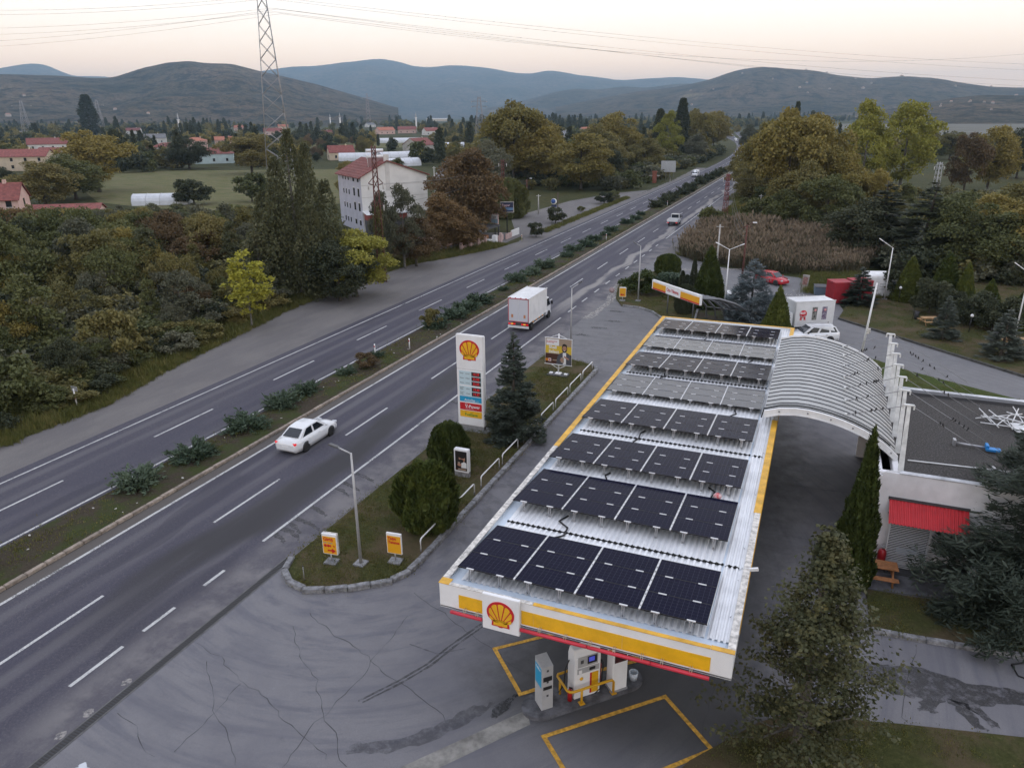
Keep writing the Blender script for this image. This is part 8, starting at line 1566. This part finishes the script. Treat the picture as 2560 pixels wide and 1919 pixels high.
# big blank road sign, brick monument, marker posts
b = px(1442, 390); t = thing('road_sign', 'large direction sign seen from behind beside the far carriageway', 'sign', (b.x, b.y, 0), .08); SBK = mat('sign_back_grey', (0.44, 0.45, 0.46), 0.5, 0.2, var=0.08)
for k2 in range(5): m = MB(); x = -2.3+k2*.92; m.b2(x, x+.9, -.03, .03, 2.6, 6.0); m.build('sign_panel', SBK, t)
for k2 in range(4): m = MB(); x = -1.85+k2*1.23; m.tube([(x, -.1, 0), (x, -.1, 5.9)], .06, 5); m.build('post', STEEL, t)
b = px(1413, 395); t = thing('brick_monument', 'red brick monument with two basins beside the road sign', 'monument', (b.x, b.y, 0), .2); BRK = mat('brick_red', (0.28, 0.10, 0.07), 0.9, var=0.3, vscale=4); m = MB(); m.b2(-.65, .65, -.5, .5, 0, 3.2); m.build('pillar', BRK, t); m = MB(); m.b2(-.8, .8, -.65, .65, 3.2, 3.45); m.build('cap', BRK, t)
for s_ in (-1, 1): m = MB(); m.lathe([(.1, 1.6), (.6, 2.1), (.75, 2.2), (.6, 2.2), (0, 2.0)], (s_*1.1, 0, 0), 12); m.build('basin', PLG, t)
for i, (x, y, lb) in enumerate(((-35.0, 53.2, 'white marker post on the median, nearest the truck'), (-33.0, 55.8, 'thin white marker post on the median behind the pylon'), (-32.9, 122.0, 'white marker post on the median in the middle distance'), (-33.0, 175.0, 'white marker post on the far median'), (-46.0, 116.5, 'pale yellow marker post at the restaurant entrance'), (-44.9, 240.0, 'white marker post before the big road sign'), (-48.5, 34.4, 'leaning white signpost seen from behind on the left verge'))):
    t = thing('marker_post', lb, 'post', (x, y, .05), group='roadside marker posts'); m = MB(); m.tube([(0, 0, 0), (0, 0, 1.1 if i < 6 else 1.6)], .055, 5); m.build('post', WHITE if i != 4 else mat('post_yellow', (0.55, 0.52, 0.36), 0.7), t); m = MB(); m.b2(-.06, .06, -.062, -.05, .8, .95); m.build('reflector', TAILD, t)
    if i == 6: m = MB(); m.b2(-.3, .3, .05, .08, 1.4, 1.75); m.build('sign_plate', STEEL, t)
# lattice towers and poles
RUST = mat('rusty_steel', (0.12, 0.048, 0.038), 0.85, var=0.3, vscale=3); PAINTR = mat('lattice_red', (0.20, 0.055, 0.055), 0.7); GALV = mat('tower_steel', (0.30, 0.30, 0.31), 0.5, 0.4)
def lattice(name, label, loc, H, w0, w1, n, r, mt_, arms=(), join=False, cat='pylon', rz=.6, heads=False):
    t = thing(name, label, cat, loc, rz); zs = [H*(1-(1-i/n)**1.15) for i in range(n+1)]
    def cn(k2, z): w = (w0+(w1-w0)*z/H)/2; return Vector((w*(1 if k2 in (1, 2) else -1), w*(1 if k2 in (2, 3) else -1), z))
    for k2 in range(4): m = MB(); m.tube([cn(k2, 0), cn(k2, H*.5), cn(k2, H)], r, 4); m.build('leg', mt_, t)
    mj = MB()
    for i in range(n):
        for k2 in range(4):
            for a, b in ((cn(k2, zs[i]), cn((k2+1) % 4, zs[i+1])), (cn((k2+1) % 4, zs[i]), cn(k2, zs[i+1]))):
                if join: mj.tube([a, b], r*.55, 3, cap=False)
                else: m = MB(); m.tube([a, b], r*.55, 4); m.build('brace', mt_, t)
    if join: o = mj.build('bracing', mt_, t, fixn=False); o['kind'] = 'stuff'
    for z, L_ in arms:
        for s_ in (-1, 1):
            m = MB(); m.tube([(s_*w1/2, 0, z), (s_*L_, 0, z+.2)], r*.8, 4); m.tube([(s_*w1/2, 0, z+1.0), (s_*L_, 0, z+.2)], r*.6, 4); m.build('cross_arm', mt_, t); m = MB(); m.tube([(s_*L_, 0, z+.2), (s_*L_, 0, z-.5)], r*1.2, 6); m.build('insulator', PLW, t)
    if heads:
        for s_ in (-1, 1): m = MB(); m.tube([(0, 0, heads), (s_*.9, 0, heads+.15)], .04, 4); m.build('lamp_arm', mt_, t); m = MB(); m.box((s_*1.1, 0, heads+.12), (.5, .22, .14)); m.build('lamp_head', LHW, t)
    return t
b = px(609, 398); TW = Vector((b.x, b.y, 0)); lattice('transmission_tower', 'tall grey lattice transmission tower rising out of the frame at the left', tuple(TW), 57, 8.6, 1.9, 12, .13, GALV, ((54.5, 7), (56, 5)), rz=.7)
b = px(826, 608); LP = Vector((b.x, b.y, 0)); lattice('lattice_pole', 'rusty lattice power pole wound with ivy before the apartment house', tuple(LP), Hgt(LP, 315*K), 1.0, .42, 14, .075, RUST, ((12.0, .9), (9.4, .8)))
P_, A_, B_, L_, W_, C_ = crown_column(420, 9.5, .55, 2600, .22, 0, .3, .3); iv = thing('ivy_vine', 'green ivy climbing the lower half of the rusty lattice pole', 'plant', tuple(LP)); o = bpy.data.objects.new('leaves', cards_mesh('ivy', P_, A_, B_, L_, W_, LM['olive'])); COL.objects.link(o); o.parent = iv; m = MB(); m.tube([(.2, 0, 0), (.25, .1, 4), (.1, .2, 8)], .05, 5); m.build('stem', BARK, iv)
b = px(1087, 470); lattice('lattice_pole', 'rusty lattice pole with two lamps by the restaurant', (b.x, b.y, 0), 11.5, .8, .4, 12, .05, RUST, ((10.6, .8),), heads=6.2)
b = px(1564, 482); lattice('lattice_pole', 'red lattice power pole on the right verge by the road', (b.x, b.y, 0), 9.2, .9, .4, 10, .05, PAINTR, ((8.2, .9),)); RP = Vector((b.x, b.y, 0))
b = px(1037, 320); lattice('transmission_tower', 'grey lattice tower in the middle distance left of the big planes', (b.x, b.y, 0), 31, 7, 1.6, 12, .13, GALV, ((25, 5), (28, 5)), join=True)
b = px(222, 295); lattice('transmission_tower', 'faint lattice tower beside the lone poplar at the far left', (b.x, b.y, 0), 40, 9, 1.6, 10, .2, GALV, ((34, 7),), join=True); b = px(62, 300); lattice('transmission_tower', 'faintest lattice tower at the far left edge', (b.x, b.y, 0), 38, 9, 1.6, 10, .2, GALV, ((33, 9),), join=True)
b = px(797, 275); lattice('transmission_tower', 'faint far tower above the village centre', (b.x, b.y, 0), 60, 10, 2, 10, .22, mat('tower_pink', (0.35, 0.28, 0.28), 0.6), ((52, 9),), join=True)
b = px(2015, 440); lattice('lattice_pole', 'small silver lattice pole in the wood at the right', (b.x, b.y, 0), 9.2, 1.3, .7, 8, .07, STEEL, ((8.0, 1.3),))
# plain poles
for u, v, tv, lb, mt_, lampy in ((940, 428, 360, 'tall pale concrete pole right of the apartment house', CONC, False), (1138, 462, 388, 'rusty lamp pole at the entrance of the gravel yard', RUST, True), (1163, 462, 420, 'thin grey pole on the gravel yard', CONC, False), (1548, 575, 485, 'thin grey pole at the edge of the reed bed', CONC, False), (1603, 600, 485, 'thin lamp pole rising from the reeds', RUST, True), (1640, 465, 420, 'thin pale pole in the verge thicket', CONC, False)):
    b = px(u, v); h = Hgt(b, tv*K); t = thing('utility_pole', lb, 'pole', (b.x, b.y, 0), group='utility poles'); m = MB(); m.tube([(0, 0, 0), (0, 0, h)], [.16, .10], 6); m.build('pole', mt_, t); m = MB(); m.tube([(-.5, 0, h-.3), (.5, 0, h-.3)], .05, 4); m.build('cross_arm', mt_, t)
    if lampy: m = MB(); m.tube([(0, 0, h-.1), (.7, 0, h+.25)], .04, 4); m.build('lamp_arm', mt_, t); m = MB(); m.box((.9, 0, h+.28), (.5, .2, .12)); m.build('lamp_head', LHW, t)
# minarets
for u, v, d_, lb in ((383, 247, 900, 'white minaret beside the poplars at the left'), (733, 243, 1100, 'white minaret above the far red-roofed house'), (898, 246, 1000, 'white minaret in the village centre'), (712, 246, 1500, 'small faint minaret left of the other')):
    d = ray(u*K, v*K); s_ = d_/math.hypot(d[0], d[1]); t = thing('minaret', lb, 'minaret', (d[0]*s_, d[1]*s_, 0), group='village minarets'); m = MB(); m.lathe([(1.6, 0), (1.4, 10), (1.2, 22), (1.2, 23)], n=10); m.build('shaft', SIGNW, t); m = MB(); m.lathe([(1.2, 22.6), (2.0, 23.4), (2.0, 24.2), (1.1, 24.2)], n=10); m.build('balcony', SIGNW, t); m = MB(); m.lathe([(1.1, 24.2), (1.1, 27), (.05, 33)], n=10); m.build('spire', mat('spire_grey', (0.35, 0.36, 0.38), 0.5), t); t.scale = (.75,)*3
# hillside houses: tiny white specks
hm_ = MB(); hm_.b2(-7, 7, -5, 5, -6, 6); hw_ = None; rh_ = random.Random(19); dgx = bpy.context.evaluated_depsgraph_get()
def ground_z(x, y):
    ok, p, n_, i_, ob, mx_ = SC.ray_cast(dgx, Vector((x, y, 2000)), Vector((0, 0, -1)))
    return p.z if ok and ob and ob.name.startswith(('hill', 'ground')) else None
roofm = MB(); roofm.add([(-7.6, -5.6, 6), (7.6, -5.6, 6), (7.6, 5.6, 6), (-7.6, 5.6, 6), (-5, 0, 10), (5, 0, 10)], [(0, 1, 5, 4), (1, 2, 5), (2, 3, 4, 5), (3, 0, 4)]); rw_ = None; cnt = 0
spots = []
for i in range(22): spots.append((rh_.uniform(1400, 2212), rh_.uniform(190, 235), rh_.choice([3300, 3600, 3900])))
for i in range(9): spots.append((rh_.uniform(2000, 2212), rh_.uniform(215, 240), 1950))
for i in range(6): spots.append((rh_.uniform(-20, 420), rh_.uniform(195, 235), rh_.choice([2100, 2400, 2700])))
for u, v, d_ in spots:
    d = ray(u*K, v*K); s_ = d_/math.hypot(d[0], d[1]); x, y = d[0]*s_*rh_.uniform(.9, 1.1), d[1]*s_*rh_.uniform(.9, 1.1); z = ground_z(x, y)
    if z is None or z < 6: continue
    right = u > 1000
    t = thing('hillside_house', 'tiny white house on the wooded hills behind the valley on the right' if right else 'tiny pale house on the slopes at the far left', 'house', (x, y, z), rh_.uniform(0, 3), 'houses on the right hills' if right else 'houses on the left slopes')
    t.scale = ((.42 if d_ < 2000 else .62)*rh_.uniform(.7, 1.2),)*3
    if hw_ is None: hw_ = hm_.build('wall', mat('far_house_white', (0.36, 0.33, 0.30), 0.9), t); rw_ = roofm.build('roof', mat('far_roof', (0.36, 0.22, 0.17), 0.9, rand=0.3), t)
    else:
        a = hw_.copy(); COL.objects.link(a); a.parent = t; a = rw_.copy(); COL.objects.link(a); a.parent = t
# power cables
WIRE = mat('wire', (0.10, 0.10, 0.105), 0.6)
def wire(label, a, b, sag, r=.03, n=20):
    a, b = Vector(a), Vector(b); m = MB(); m.tube([a.lerp(b, i/n)-Vector((0, 0, sag*4*(i/n)*(1-i/n))) for i in range(n+1)], r, 4, cap=False); return tag(m.build('power_cable', WIRE, fixn=False), label, 'cable', 'overhead power cables')
dt = math.hypot(TW.x, TW.y); lbl = ('topmost', 'second', 'third', 'fourth', 'fifth', 'lowest')
for i, (v0, ul, vl, ur, vr, dr_) in enumerate(((-8, -60, 22, 2300, 142, 520), (-2, -60, 32, 2300, 155, 540), (18, -60, 62, 2300, 178, 500), (26, -60, 76, 2300, 190, 520), (20, -60, 92, 2300, 200, 560), (30, -60, 104, 2300, 108, 520))):
    a = at((572+i*7)*K, v0*K, dt+(i % 3-1)*4); 
    wire('%s overhead cable running left from the tall tower' % lbl[i], a, at(ul*K, vl*K, 330+12*i), 1.2); wire('%s overhead cable running right from the tall tower across the sky' % lbl[i], a, at(ur*K, vr*K, dr_), 3.0 if i < 5 else 9)
top = Vector((LP.x, LP.y, 12.2)); wire('cable from the rusty pole towards the restaurant pole', top+Vector((.8, 0, 0)), (px(1087, 470).x, px(1087, 470).y, 10.6), .8, .02); wire('lower cable from the rusty pole towards the restaurant pole', top+Vector((.7, 0, -2.6)), (px(1087, 470).x, px(1087, 470).y, 9.0), .8, .02)
for i in range(3): wire('drooping cable %s from the red lattice pole to the reed lamp pole' % ('one', 'two', 'three')[i], (RP.x+.6, RP.y, 8.4-i*.9), (px(1603, 600).x, px(1603, 600).y, 6.2-.4*i), 1.6+.5*i, .018)
wire('cable crossing the right wood from the red lattice pole', (RP.x+.8, RP.y, 8.4), (26, 208, 8.6), 1.2, .02)
# ------------------------------------------------------------------ valley haze
m = MB(); m.b2(-15000, 15000, -1400, 15200, -1.5-2.5, 640)
hz = m.build('haze', [])
hz['kind'] = 'stuff'; hz['label'] = 'pale blue valley haze'
hmz = bpy.data.materials.new('haze_air'); hmz.use_nodes = True
t = hmz.node_tree; t.nodes.clear(); o_ = t.nodes.new('ShaderNodeOutputMaterial'); pv = t.nodes.new('ShaderNodeVolumePrincipled')
pv.inputs['Color'].default_value = (0.50, 0.75, 1.0, 1); pv.inputs['Density'].default_value = 0.000110; pv.inputs['Anisotropy'].default_value = 0.55
t.links.new(pv.outputs[0], o_.inputs['Volume'])
hz.data.materials.append(hmz)
